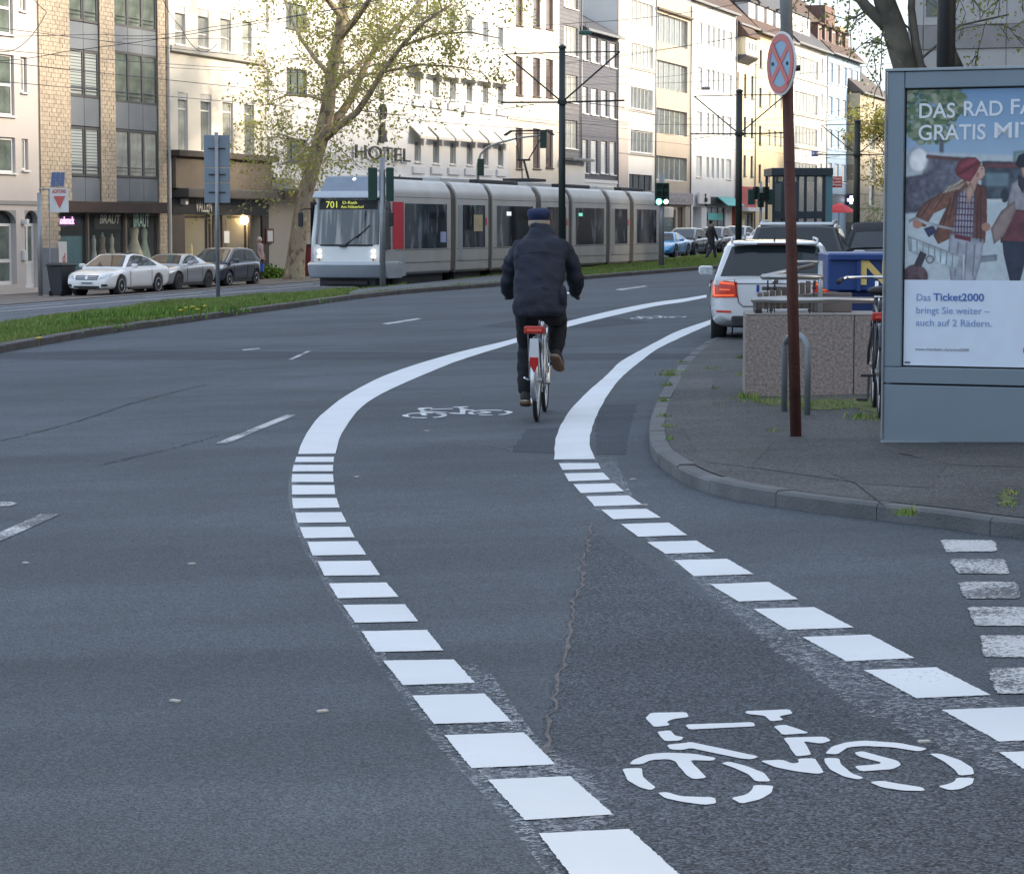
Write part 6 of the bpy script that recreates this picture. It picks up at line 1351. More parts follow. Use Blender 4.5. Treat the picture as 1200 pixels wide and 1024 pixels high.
# the printed poster, painted by code into an image
PW_, PH_ = 550, 803; sc_ = 2.5
img = np.zeros((PH_, PW_, 3)); yy, xx = np.mgrid[0:PH_, 0:PW_]; X_ = xx/sc_; Y_ = yy/sc_
def lerp(a, b, k): return np.array(a)+(np.array(b)-np.array(a))*np.clip(k, 0, 1)[..., None]
img[:] = lerp((.42, .57, .74), (.66, .76, .84), (Y_)/110)
def pmask(pts, soft=.0):
    m = np.zeros((PH_, PW_), bool); n = len(pts)
    for i in range(n):
        (x1, y1), (x2, y2) = pts[i-1], pts[i]
        c = ((y1 > Y_) != (y2 > Y_)); m ^= c & (X_ < (x2-x1)*(Y_-y1)/((y2-y1) or 1e-9)+x1)
    return m.astype(float)
def blur(a, r):
    r = int(r*sc_)
    if r < 1: return a
    for ax in (0, 1):
        for _ in range(2):
            p = np.concatenate([np.repeat(a.take([0], ax), r, ax), a, np.repeat(a.take([-1], ax), r, ax)], ax); c = np.cumsum(p, ax); c = np.concatenate([np.zeros_like(c.take([0], ax)), c], ax)
            n = a.shape[ax]; hi = c.take(range(2*r, 2*r+n), ax); lo_ = c.take(range(0, n), ax); a = (hi-lo_)/(2*r)
    return a
rs_ = np.random.default_rng(5)
def noise2(s): 
    g = rs_.random((PH_//s+3, PW_//s+3)); return blur(np.kron(g, np.ones((s, s)))[:PH_, :PW_], s/sc_/2)
def fill(pts, col, soft=.6, tex=0, s=8, sh=None):
    pad = int(soft*sc_*2)+3; xs_ = [p[0]*sc_ for p in pts]; ys_ = [p[1]*sc_ for p in pts]
    x0, x1 = max(0, int(min(xs_))-pad), min(PW_, int(max(xs_))+pad+2); y0, y1 = max(0, int(min(ys_))-pad), min(PH_, int(max(ys_))+pad+2)
    if x1 <= x0 or y1 <= y0: return
    xa, ya = X_[y0:y1, x0:x1], Y_[y0:y1, x0:x1]; m = np.zeros(xa.shape, bool)
    for i in range(len(pts)):
        (u1, w1), (u2, w2) = pts[i-1], pts[i]
        m ^= ((w1 > ya) != (w2 > ya)) & (xa < (u2-u1)*(ya-w1)/((w2-w1) or 1e-9)+u1)
    m0 = m.astype(float); m = blur(m0, soft); c = np.ones(xa.shape+(1,))*np.array(col); ar = (max(xs_)-min(xs_))*(max(ys_)-min(ys_))/sc_**2
    if sh is None and 200 < ar < 5200: sh = 2.6
    if sh:                                                   # rounder look: rims darker, top left lighter, soft folds
        q_ = blur(m0, sh); q2_ = blur(m0, sh*.5); f_ = noise2(int(7*sc_))[y0:y1, x0:x1]; g_ = blur(np.roll(m0, (int(sh*sc_*.7), int(sh*sc_*.7)), (0, 1)), sh*.6)
        c = c*(.62+.30*np.clip(q_*2-.9, 0, 1)+.16*np.clip(g_, 0, 1)+.34*(f_-.5))[..., None]
    if tex: c = c*(1+tex*(noise2(s)[y0:y1, x0:x1]-.5)[..., None]*2)
    img[y0:y1, x0:x1] = img[y0:y1, x0:x1]*(1-m[..., None])+c*m[..., None]
def ellp(cx, cy, rx, ry, n=24, a0=0): return [(cx+rx*math.cos(a)*math.cos(a0)-ry*math.sin(a)*math.sin(a0), cy+rx*math.cos(a)*math.sin(a0)+ry*math.sin(a)*math.cos(a0)) for a in np.linspace(0, 6.283, n, endpoint=False)]
# background: tree, bus, pale ground
for _ in range(330):
    x, y = rs_.uniform(0, 72), rs_.uniform(-4, 62)
    if (x-34)**2/38**2+(y-24)**2/38**2 > 1.1 or (x > 58 and y > 30): continue
    fill(ellp(x, y, rs_.uniform(2, 6), rs_.uniform(1.5, 4)), [(.20, .30, .20), (.33, .42, .26), (.46, .50, .36), (.28, .37, .26), (.60, .62, .52)][rs_.integers(0, 5)], .8)
fill([(40, 50), (45, 50), (45, 84), (40, 84)], (.28, .30, .36), .8)
fill([(0, 70), (220, 80), (220, 222), (0, 222)], (.72, .77, .80), 1.5, .06)
fill([(22, 76), (78, 78), (78, 130), (15, 132)], (.30, .30, .35), 1.5, .3); fill([(0, 100), (26, 96), (30, 140), (0, 142)], (.26, .25, .30), 1.5, .4)
fill(ellp(14, 80, 13, 15), (.88, .88, .88), 3); fill([(24, 74), (70, 79), (70, 82), (24, 78)], (.46, .24, .24), .8)
fill([(92, 82), (150, 84), (150, 128), (92, 126)], (.20, .24, .28), 1, .3); fill([(94, 84), (148, 85), (148, 91), (94, 90)], (.38, .20, .22), .8); fill([(96, 95), (125, 95), (125, 112), (96, 112)], (.34, .42, .46), 1)
fill(ellp(120, 122, 5, 8), (.12, .14, .17), .6); fill([(98, 126), (117, 126), (117, 130), (98, 130)], (.80, .83, .84), .8); fill([(130, 72), (170, 68), (170, 84), (130, 84)], (.40, .50, .50), 1.2)
fill([(88, 192), (112, 190), (112, 197), (88, 199)], (.42, .46, .50), .9)
# woman: hair, coat, shirt, jeans
fill([(62, 106), (72, 98), (84, 100), (78, 110), (62, 114), (48, 112)], (.74, .70, .64), 1.0, .15)
fill([(76, 84), (92, 86), (92, 96), (88, 104), (88, 118), (72, 120), (70, 104)], (.72, .54, .46), .7)         # face and neck
fill(ellp(90, 94, 5.5, 8.5), (.76, .60, .52), .7); fill([(92, 92), (96.5, 98), (92, 100)], (.76, .60, .52), .4); fill([(88, 103), (94, 102), (92, 105)], (.55, .28, .28), .4)
fill([(60, 92), (63, 83), (72, 78), (84, 78), (91, 84), (86, 94), (78, 106), (70, 104), (61, 98)], (.42, .14, .17), .5, .15)
fill([(56, 112), (72, 104), (80, 118), (78, 128), (70, 164), (40, 178), (34, 168), (52, 130)], (.36, .20, .15), .6, .22)
fill([(60, 110), (44, 118), (22, 130), (12, 144), (10, 156), (24, 158), (34, 142), (58, 132)], (.38, .22, .17), .6, .22)
fill([(86, 108), (98, 112), (99, 150), (97, 176), (86, 182), (80, 160), (82, 124)], (.32, .16, .13), .6, .2)
fill([(64, 120), (72, 112), (84, 118), (84, 168), (72, 176), (56, 168), (62, 140)], (.55, .53, .58), .5)
for k in range(7):
    fill([(62+k*3.6, 116), (63.2+k*3.6, 116), (61.5+k*3.6, 172), (60.3+k*3.6, 172)], (.24, .16, .24), .25); fill([(58, 122+k*7), (84, 123+k*7), (84, 124.6+k*7), (58, 123.6+k*7)], (.25, .17, .25), .25)
fill([(78, 106), (84, 116), (76, 134), (72, 116)], (.70, .54, .46), .6)
fill([(54, 166), (96, 172), (92, 200), (86, 221), (72, 221), (73, 190), (70, 190), (71, 221), (56, 221), (52, 190)], (.56, .57, .62), .7, .08)
fill([(60, 166), (80, 170), (80, 175), (60, 171)], (.35, .12, .16), .4); fill(ellp(14, 154, 6, 6), (.66, .44, .36), .6); fill(ellp(98, 158, 5.5, 5), (.64, .44, .37), .6)
for k in range(9): fill([(50+k*3, 112-k*.8), (52+k*3, 111-k*.8), (46+k*2.4, 119-k*.6), (44+k*2.4, 119-k*.6)], (.80, .74, .64) if k % 2 else (.55, .48, .40), .5, sh=0)
for (x0, y0, x1, y1) in ((60,118,52,150),(54,124,44,160),(90,112,91,176),(87,124,86,172),(30,128,18,146),(46,120,34,138),(64,176,60,215),(84,178,82,216),(74,176,73,200)): fill([(x0, y0), (x0+1.6, y0), (x1+1.6, y1), (x1, y1)], (.20, .12, .11) if y1 < 178 else (.40, .41, .46), .7, sh=0)
fill(ellp(92.5, 91.5, 1.0, .7), (.15, .1, .1), .3, sh=0); fill([(89, 87.5), (94.5, 88), (94.5, 89), (89, 88.4)], (.3, .2, .16), .3, sh=0); fill([(85, 95), (89, 96), (88, 101), (85, 100)], (.62, .40, .34), .7, sh=0)
fill([(62, 96), (88, 82), (89, 84), (63, 99)], (.30, .08, .11), .8, sh=0); fill([(66, 88), (84, 79), (85, 80.5), (67, 90)], (.55, .22, .24), .7, sh=0)
# basket and bicycle at the lower left
fill([(2, 168), (30, 178), (68, 192), (64, 208), (30, 198), (4, 186)], (.66, .72, .74), .6, .12); fill([(4, 170), (66, 192), (66, 195), (4, 174)], (.82, .85, .86), .4)
for k in range(8): fill([(6+k*7.4, 172+k*2.5), (7.4+k*7.4, 172+k*2.5), (8+k*7.2, 188+k*2.4), (6.6+k*7.2, 188+k*2.4)], (.42, .48, .52), .25)
fill([(18, 186), (26, 190), (12, 221), (2, 221)], (.16, .15, .18), .6); fill(ellp(12, 216, 16, 14), (.26, .18, .20), 1, .4); fill(ellp(30, 196, 5, 5), (.34, .34, .36), .4); fill(ellp(30, 196, 3.4, 3.4), (.66, .70, .72), .4)
fill([(22, 160), (34, 156), (38, 164), (28, 170)], (.14, .16, .28), .5); fill([(3, 150), (12, 146), (26, 152), (60, 160), (60, 162), (26, 156), (12, 149), (4, 154)], (.75, .80, .82), .4)
# man at the right edge of the view
fill([(128, 108), (140, 100), (170, 104), (176, 150), (170, 180), (128, 180), (112, 168), (112, 150), (122, 138)], (.52, .50, .53), .7, .1)
fill(ellp(148, 92, 9, 12), (.70, .52, .44), .6); fill([(132, 86), (136, 76), (146, 72), (160, 74), (163, 84), (150, 90), (136, 90)], (.08, .09, .13), .6); fill([(136, 98), (146, 104), (142, 120), (136, 110)], (.14, .13, .18), .6)
fill([(116, 150), (134, 138), (180, 142), (180, 180), (116, 176)], (.32, .14, .16), .7, .15); fill([(104, 160), (116, 140), (132, 128), (134, 140), (120, 168), (108, 178)], (.50, .42, .40), .6)
fill([(118, 174), (170, 176), (166, 221), (152, 221), (148, 190), (140, 221), (128, 221), (120, 190)], (.11, .13, .19), .7, .15)
fill([(170, 222), (230, 222), (230, 110), (180, 120)], (.60, .66, .72), 4)
img = blur(img, .75)*.76+np.array((.72, .77, .82))*.21
# lower white band
band = (Y_ > 220.5); img[band] = (.80, .85, .91)
img *= 1+.03*(noise2(24)-.5)[..., None]
px_ = np.ones((PH_, PW_, 4), np.float32); px_[..., :3] = np.clip(img, 0, 1)[::-1]
im = bpy.data.images.new("poster_print", PW_, PH_); im.pixels.foreach_set(px_.reshape(-1)); im.update()
pmt = bpy.data.materials.new("poster_print"); pmt.use_nodes = True; n_, l_, b_ = nodes_of(pmt); ti = n_.new('ShaderNodeTexImage'); ti.image = im; l_.new(ti.outputs[0], b_.inputs['Base Color']); b_.inputs['Roughness'].default_value = .5
b_.inputs['Specular IOR Level'].default_value = .2
l_.new(ti.outputs[0], b_.inputs['Emission Color']); b_.inputs['Emission Strength'].default_value = .03
me = bpy.data.meshes.new("poster"); me.from_pydata([(pm0, .028, pz0), (pm1, .028, pz0), (pm1, .028, pz1), (pm0, .028, pz1)], [], [(0, 1, 2, 3)]); uv = me.uv_layers.new(name="uv")
for i, c in enumerate([(0, 0), (1, 0), (1, 1), (0, 1)]): uv.data[i].uv = c
me.materials.append(pmt); post = put("poster", me, bill)
WTX = mat("print_white", (.80, .84, .88), .5, var=.02); BLT = mat("print_blue", (.06, .16, .45), .5); BLT2 = mat("print_blue_light", (.20, .32, .58), .5); GRT = mat("print_grey", (.16, .16, .18), .5); RDT = mat("print_red", (.6, .05, .08), .5)
kx = 1.185/220; ku = (pz1-pz0)/321.2                                                 # metres per poster unit
def ptext(s_, x, ybase, h, w, m, bold=0): text_part("print", s_, h*ku, m, post, T(pm0+x*kx, .024, pz1-ybase*ku), .001, bold, w*kx if w else None)
ptext("DAS", 14, 32.5, 17, 44, WTX, .0018); ptext("RAD", 68.5, 31, 17, 47, WTX, .0018); ptext("FÄHRT", 125, 29.5, 17, 82, WTX, .0018)
ptext("GRATIS", 14, 58, 17.5, 82, WTX, .0018); ptext("MIT", 105.5, 56.5, 17.5, 50, WTX, .0018)
ptext("Das", 14.5, 245, 8, 17, BLT2); ptext("Ticket2000", 36, 244.8, 8.6, 62, BLT, .0011); ptext("bringt Sie weiter –", 14.5, 260, 8, 90, BLT2); ptext("auch auf 2 Rädern.", 14.5, 274.5, 8, 93, BLT2); ptext("www.rheinbahn.de/ticket2000", 14.5, 303.5, 3.3, 66, GRT)
MB().rings([[(pm0+(147+q*math.cos(a))*ku, y, pz1-(301+q*math.sin(a))*ku) for a in np.linspace(0, 6.283, 20, endpoint=False)] for q, y in ((7, .0262), (7, .0250), (5.4, .0250), (5.4, .0262))], cap=False).build("print_ring", RDT, post)
MB().box(pm0+1.5*ku, pm0+8*ku, .024, .0262, pz0+2.2*ku, pz0+4.4*ku).build("printer_mark", GRT, post)
# --- no stopping sign on its leaning rusty pole
RP = G(933, 511, KH); tp = atY(920, -12, RP.y-.02)
pole = thing("street_sign", "round red and blue no stopping sign on a leaning rusty red pole", "road sign", RP)
v = lambda p: tuple(Vector(p)-RP)
mid = Vector(RP).lerp(tp, .83)
MB().tube([(0, 0, -.05), tuple(mid-RP)], [.040, .038], 16).build("pole", RUST, pole, smooth=True)
MB().tube([tuple(mid-RP-Vector((0, .05, .12))), tuple((tp-RP)*1.06-Vector((.0, .05, 0)))], .043, 14).build("upper_pole", mat("pole_weathered", (.17, .18, .175), .7, metal=.2, var=.4, scale=7), pole, smooth=True)
sc0 = atY(915, 75, RP.y-.13); d0 = sc0-RP
sr = .213
def disc(r0, r1, y, name, m, par, z=0, n=40, pts=None):
    mb = MB(); ring = lambda r_, yy_: [(r_*math.cos(a), yy_, r_*math.sin(a)) for a in np.linspace(0, 6.283, n, endpoint=False)]
    if r0: mb.rings([ring(r1, y), ring(r1, y-.002), ring(r0, y-.002), ring(r0, y)], cap=False)
    else: mb.rings([ring(r1, y), ring(r1, y-.002)])
    return mb.build(name, m, par)
SRED = mat("sign_red", (.55, .11, .10), .4, var=.06); SBLU = mat("sign_blue", (.22, .38, .52), .4, var=.06); SWH = mat("sign_white", (.68, .66, .64), .4)
plate = MB().rings([[(r_*math.cos(a), y, r_*math.sin(a)) for a in np.linspace(0, 6.283, 40, endpoint=False)] for r_, y in ((sr, .012), (sr+.004, .0), (sr, -.002))]).build("sign_plate", SWH, pole)
plate.location = d0; plate.rotation_euler = (0, R(2), R(-70))
disc(0, sr-.012, -.003, "blue_field", SBLU, plate); disc(sr-.058, sr-.012, -.006, "red_ring", SRED, plate)
for a in (45, -45):
    mb = MB(); mb.X = Matrix.Rotation(R(a), 4, 'Y'); mb.box(-.021, .021, -.010+a*.00004, -.006, -sr+.03, sr-.03); mb.build("red_bar", SRED, plate)
for x in (-.11, .11): MB().rings([[(x+.012*math.cos(a), y, .012*math.sin(a)) for a in np.linspace(0, 6.283, 10, endpoint=False)] for y in (-.003, -.012)]).build("bolt", PLAST, plate)
MB().rings([[(r_*math.cos(a), r_*math.sin(a), z) for a in np.linspace(0, 6.283, 14, endpoint=False)] for r_, z in ((.05, -.03), (.05, .03))]).build("clamp", GALV, pole).location = d0+Vector((.02, .12, .16))
MB().tube([(0, 0, 0), (.09, 0, .01)], .02, 8).build("clamp_bolt", PLAST, pole).location = Vector(mid-RP)+Vector((0, 0, -.02))
# --- granite block with railings and slatted seat
P0 = G(873, 465.5, KH); prz = math.atan2(-.02, 1)
GRN_ = mat("granite_pink", (.27, .225, .205), .8, var=.62, scale=42, bump=.35, bscale=70, detail=8); GRT_ = mat("granite_top", (.26, .23, .21), .75, var=.35, scale=75)
plb = thing("granite_block", "speckled pink-grey granite block behind the rusty sign pole", "stone block", P0, -R(4))
kk = P0.y/2900
MB().box(0, .92, 0, .9, -.05+.05, .70).build("block", GRN_, plb, bevel=.01); MB().box(.925, 1.52, 0, .9, 0, .70).build("block", GRN_, plb, bevel=.01)
MB().box(.05, 1.45, .05, .85, -.1, .0).build("plinth", mat("plinth_dark", (.05, .045, .04), .9), plb)  # plinth in one even dark colour
for x in (0, .76): MB().box(x+.003, x+.757, .0, .9, .702, .712).build("top_slab", GRT_, plb, bevel=.003)
rail = thing("metal_railing", "polished steel railing standing on the granite block", "railing", P0+Vector((0, 0, .712)), -R(4))
STEEL = mat("rail_stainless", (.42, .40, .38), .28, metal=.85, var=.1)
def railtube(p, name="rail", r_=.026, m=STEEL): return MB().tube(p, r_, 12).build(name, m, rail, smooth=True)
zr1, zr2 = (465.5-352)*kk-.712, (465.5-327)*kk-.712
railtube([(.06, .12, zr1), (1.30, .12, zr1)]); railtube([(.15, .42, zr2+.01), (.68, .42, zr2+.01)]); railtube([(.06, .12, zr1), (.72, .80, zr1+.03)], r_=.02); railtube([(.15, .42, zr2+.01), (.62, .95, zr2+.10)], r_=.02)
railtube([(.42, .42, zr2+.14), (.645, .42, zr2+.14)], r_=.014)
railtube([(.655, .42, 0), (.655, .42, zr2+.15)], "post", .022, mat("post_pale", (.42, .45, .47), .4, metal=.4))
for x, y, z in ((.10, .12, zr1), (.22, .12, zr1), (.55, .12, zr1), (1.1, .12, zr1), (.20, .42, zr2), (.26, .42, zr2), (.6, .42, zr2)):
    o = MB().tube([(x, y, z-.02), (x, y, z-.07)], .008, 6).sphere((x, y, z-.085), .018, 8).tube([(x, y, z-.09), (x, y, z-.15 if z < .2 else .0)], .005, 5).build("bracket", PLAST, rail)
bench = thing("slatted_seat", "weathered wooden slats standing in a row behind the steel railing", "seat", P0+Vector((.10, .2, .712)), -R(4))
WOOD = mat("wood_grey", (.16, .135, .115), .85, var=.35, scale=9, bump=.4, bscale=30)
for i in range(9): MB().box(.02+i*.055, .065+i*.055, .02+i*.07, .055+i*.07, .03, .17+.012*i).build("slat", WOOD, bench, bevel=.008)
MB().box(.0, .85, .66, .70, .02, .10).build("rail", WOOD, bench); MB().box(.50, .85, .3, .36, .0, .17).build("arm_block", mat("block_taupe", (.17, .14, .125), .8), bench, bevel=.01)
MB().box(-.0, .06, .0, .62, .0, .028).build("runner", PLAST, bench)
# bicycle stand hoop
h0 = G(919, 482, KH); h1 = G(946, 486, KH)
hp = thing("bicycle_stand", "grey steel bicycle hoop in front of the granite block", "bicycle stand", h0)
d = Vector(h1)-Vector(h0); dd = d.normalized(); zt_ = .60; pts = [Vector((0, 0, -.05)), Vector((0, 0, zt_-.09))]
for a in np.linspace(0, math.pi, 9)[1:-1]: pts.append(d*.5-dd*(d.length/2)*math.cos(a)+Vector((0, 0, zt_-.09+.10*math.sin(a))))
pts += [d+Vector((0, 0, zt_-.09)), d+Vector((0, 0, -.05))]
MB().tube(pts, .024, 12).build("hoop", mat("hoop_grey", (.20, .225, .24), .5, metal=.4, var=.15, scale=8), hp, smooth=True)
# blue skip with yellow lettering
KX = atY(969, 380, 25.5); KX.z = gz(KX.x, 25.5); sk = thing("skip_container", "blue steel skip with yellow lettering behind the granite block", "skip", KX, R(-4))
SKB = mat("skip_blue", (.018, .055, .20), .45, var=.2, scale=3); SKY_ = mat("skip_yellow", (.70, .52, .18), .5, var=.1)
zt_ = atY(975, 297, 25.5).z-KX.z; zl = atY(975, 341, 25.5).z-KX.z
MB().box(0, 3.4, 0, 1.8, zl, zt_).build("upper_wall", SKB, sk, bevel=.02); MB().box(.12, 3.2, .1, 1.7, .15, zl-.003).build("lower_wall", mat("skip_blue_dark", (.013, .035, .13), .45, var=.2), sk, bevel=.02); MB().box(.3, .5, .1, 1.7, -.0, .147).box(2.8, 3.0, .1, 1.7, 0, .147).build("foot", PLAST, sk)
MB().box(.02, 3.38, -.045, -.003, zt_-.07, zt_-.01).build("rim", SKB, sk, bevel=.01); MB().box(.3, .34, -.03, -.003, zl, zt_-.08).build("rib", SKB, sk)
text_part("skip_lettering", "No", .265, SKY_, sk, T(.30+.02, -.012, zl+.075)@Matrix.Scale(1.0, 4), .008, .012, .52)
# parked dark bicycle behind the display
BQ = G(1031.5, 490, KH-.0); bicycle("dark bicycle with a red rear lamp parked between the granite block and the poster display", BQ, -R(6), mat("frame_black", (.02, .022, .03), .35), True)
# --- signs and signals across the road
def backboard():
    p0 = G(255.5, 351, .0); b = thing("direction_sign", "tall blue-grey sign board seen from behind on a grey pole in the median", "road sign", p0)
    k = p0.y/2900; H_ = (351-159)*k
    MB().tube([(0, 0, -.1), (0, 0, H_+.05)], .055, 12).build("pole", GALV, b, smooth=True)
    z0, z1 = (351-239)*k, (351-159.5)*k; w = 30*k/2
    for a, c in ((0, .30), (.30, .52), (.52, 1)):
        MB().box(-w, w, .06, .085, z0+(z1-z0)*a+.008, z0+(z1-z0)*c-.008).build("sign_panel", SIGNB, b, bevel=.01)
    for q in (.16, .42, .80): MB().tube([(-w*.65, .03, z0+(z1-z0)*q), (w*.65, .03, z0+(z1-z0)*q)], .018, 6).build("clamp", PLAST, b)
backboard()
LGN = mat("lamp_green", (.1, .9, .6), .4, emit=(.12, 1, .62), estr=2.6); LWH = mat("lamp_white", (.9, .9, .9), .4, emit=(1, .92, .95), estr=1.4); LOFF = mat("lens_off", (.02, .035, .03), .2)
def head(par, x, y, z, w=.28, h=.95, front=False, lit=None, litm=None, n=3, rz=0):
    o = MB().cb((0, 0, h/2), (w, .2, h)).build("signal_head", TLG, par, loc=(x, y, z), rz=rz, bevel=.03)
    s_ = -1
    for i in range(n):
        zc = h*(n-.5-i)/n; yf = -.1 if front else .1
        vis = MB().rings([[(w*.38*math.cos(a), yf+(-q if front else q), zc+w*.38*math.sin(a)) for a in np.linspace(-.3, math.pi+.3, 12)] for q in (0, .16)], cap=False, closed=False).build("visor", TLG, o)
        MB().rings([[(w*.36*math.cos(a), yf+(-q if front else q), zc+w*.36*math.sin(a)) for a in np.linspace(0, 6.283, 16, endpoint=False)] for q in (.002, .012)]).build("lens", litm if lit == i else LOFF, o)
    return o
def signal(label, px, py, ptop, heads, prad=.057, name="traffic_light", Z=None):
    p0 = G(px, py) if Z is None else None
    if Z: v_ = atY(px, py, Z); p0 = Vector((v_.x, v_.y, gz(v_.x, v_.y)))
    b = thing(name, label, "traffic light", p0); k = p0.y/2900; zt = atY(px, ptop, p0.y).z-p0.z
    MB().tube([(0, 0, -.1), (0, 0, zt)], prad, 12).build("pole", GALV, b, smooth=True)
    for (hx, hy0, hy1, fr, lit, lm, w, nn) in heads:
        x = (hx-px)*k; z0 = atY(px, hy1, p0.y).z-p0.z; z1 = atY(px, hy0, p0.y).z-p0.z
        head(b, x, 0 if abs(x) > .15 else -.17, z0, w, z1-z0, fr, lit, lm, nn)
        if abs(x) > .1: MB().tube([(0, 0, z0+.1), (x, 0, z0+.1)], .02, 6).tube([(0, 0, z1-.1), (x, 0, z1-.1)], .02, 6).build("bracket", GALV, b)
    return b
signal("dark green traffic light seen from behind in front of the tram's nose", 448.5, 341, 185, [(437.3, 196.5, 236, False, None, None, .26, 3), (457.5, 196.5, 236, False, None, None, .22, 3)], .085)
signal("traffic light with its green lamp lit at the tail of the tram", 775, 316, 204, [(771.3, 214.5, 241, True, 2, LGN, .30, 3), (779.8, 214.5, 241, True, 2, LWH, .24, 3)], .10)
b = signal("cluster of small dark traffic lights on a thin pole right of the second mast", 891, 282, 213, [(880, 222, 240, False, None, None, .26, 3), (885.5, 219, 234, True, None, None, .24, 3), (897, 219, 236, True, None, None, .26, 3), (902.5, 222, 240, False, None, None, .24, 3), (890.5, 226, 243, True, None, None, .24, 3)], .05, Z=96)
# curved arm mast with a green signal behind the tram
mz = 112; a0 = atY(560, 205, mz); b = thing("signal_mast", "curved grey mast arm with a green signal rising behind the tram roof", "traffic light", Vector((a0.x, mz, gz(a0.x, mz))))
k = mz/2900; zt = lambda py: atY(560, py, mz).z-b.location.z
MB().tube([(0, 0, -.1), (0, 0, zt(195)), (.02, 0, zt(190)), (.12, 0, zt(181)), (.35, 0, zt(174)), (.9, 0, zt(168)), (1.8, 0, zt(162)), (2.9, 0, zt(158.5))], [.08, .07, .055, .05, .05, .045, .04, .04], 8).build("curved_mast", GALV, b, smooth=True)
head(b, .13, -.15, zt(206), .30, .75, False); head(b, 2.95, -.05, zt(174), .3, .75, False)
# far left: post with solar panel and red triangle board, info box, wheelie bin
p0 = G(45, 347); b = thing("street_sign", "thin grey pole with a solar panel and a white board with a red triangle", "road sign", S(onT(46.5, 39.6), 39.6, .03)); k = b.location.y/2900
o_ = b.location; zp = lambda py: atY(50, py, o_.y).z-o_.z
MB().tube([(0, 0, 0), (0, 0, zp(226))], .07, 10).build("pole", GALV, b, smooth=True); MB().box(.35, .95, -.03, .0, zp(249), zp(220.5)).build("board", SWH, b); 
MB().prism([(.47, zp(230)), (.85, zp(230)), (.66, zp(244.5))], -.045, -.032, 'y').build("red_triangle", SRED, b); text_part("board_lettering", "ACHTUNG", .12, SRED, b, T(.43, -.035, zp(226.5)), .006, .006, .45)
mb = MB(); mb.X = T(.42, 0, zp(219)) @ Matrix.Rotation(-R(25), 4, 'X'); mb.box(-.05, .40, -.02, .01, 0, .52); so = mb.build("solar_panel", GALV, b)
for i in range(3):
    for j in range(4): m_ = MB(); m_.X = T(.42, 0, zp(219)) @ Matrix.Rotation(-R(25), 4, 'X'); m_.box(-.03+i*.14, .10+i*.14, -.028, -.021, .02+j*.122, .13+j*.122).build("solar_cell", mat("solar_blue", (.03, .06, .16), .2, spec=.9), so)
MB().tube([(0, 0, zp(222)), (.6, 0, zp(222)), (.6, 0, zp(214))], .03, 6).build("arm", GALV, b); MB().box(.30, .34, -.01, .01, 0, zp(221)).build("second_pole", GALV, b)
b = thing("information_box", "grey cabinet with a white notice beside the wheelie bin", "cabinet", S(onT(55, 41.0), 41.0, .03), SROT); MB().box(-.15, .35, -.3, .3, 0, 1.55).build("cabinet", mat("cabinet_grey", (.2, .21, .22), .6), b, bevel=.02); MB().box(.2, .75, -.335, -.31, .95, 1.75).build("notice", SWH, b); text_part("notice_letter", "d", .30, SRED, b, T(.42, -.34, 1.05), .005, .01)
bn = thing("wheelie_bin", "black two-wheeled wheelie bin left of the white coupe", "bin", S(onT(71, 38.2), 38.2, .03), SROT-R(15)); BN = mat("bin_black", (.022, .026, .03), .6, var=.15)
MB().rings([[(x*w, y*d, z) for x, y in ((-1, -1), (1, -1), (1, 1), (-1, 1))] for z, w, d in ((.02, .24, .24), (.95, .33, .33))]).build("body", BN, bn, bevel=.03); MB().rings([[(x*w, y*w, z) for x, y in ((-1, -1), (1, -1), (1, 1), (-1, 1))] for z, w in ((.955, .36), (1.0, .36), (1.06, .28))]).build("lid", BN, bn, bevel=.02)
for s_ in (-1, 1): MB().rings([[(-.22+.09*math.cos(a), s_*y, .09+.09*math.sin(a)) for a in np.linspace(0, 6.283, 14, endpoint=False)] for y in (.22, .27)]).build("wheel", TYRE, bn)
MB().tube([(-.38, -.2, .98), (-.38, .2, .98)], .015, 6).build("handle", BN, bn)
# bus stop tower of dark steel and glass
v_ = atY(905, 262, 97); o0 = Vector((v_.x, 97, gz(v_.x, 97))); sh = thing("glass_shelter", "tall dark steel and glass stop shelter with a teal side panel behind the parked cars", "shelter", o0, R(2)); k = 97/2900
w = 60*k; zt = atY(905, 197, 97).z-o0.z; D2 = 2.2; DKM = mat("shelter_steel", (.05, .065, .075), .5, metal=.3)
MB().box(-.05, w+.35, -.1, D2, zt-.30, zt).build("roof", DKM, sh, bevel=.02)
for x in (0, .42, w*.62, w-.05): MB().box(x, x+.10, 0, .1, 0, zt-.303).build("post", DKM, sh); MB().box(x, x+.1, D2-.2, D2-.1, 0, zt-.303).build("post", DKM, sh)
GLS = glassy("shelter_glass", (.10, .14, .15), .45); 
for x0, x1 in ((.1, .42), (.52, w*.62), (w*.62+.1, w-.05)): MB().box(x0+.002, x1-.002, .04, .06, .3, zt-.31).build("pane", GLS, sh)
MB().box(-.0, w, -.03, -.003, zt*.47, zt*.47+.28).build("cross_beam", DKM, sh); MB().box(w+.08, w+.34, -.02, .1, 0, zt-.305).build("side_panel", mat("panel_teal", (.12, .25, .28), .5), sh); MB().box(w+.055, w+.077, -.01, .08, 0, zt-.305).build("red_strip", mat("strip_red", (.25, .05, .05), .5), sh)
MB().box(.12, .38, .30, .34, .8, zt-.6).build("timetable", SWH, sh); MB().box(w*.62-1.0, w*.62-.02, 1.2, 1.4, 1.3, zt-.5).build("ceiling_unit", PLAST, sh, bevel=.1); MB().box(.6, 1.0, .3, .33, 2.35, 3.1).build("stop_sign", mat("stop_blue", (.03, .08, .35), .5), sh)
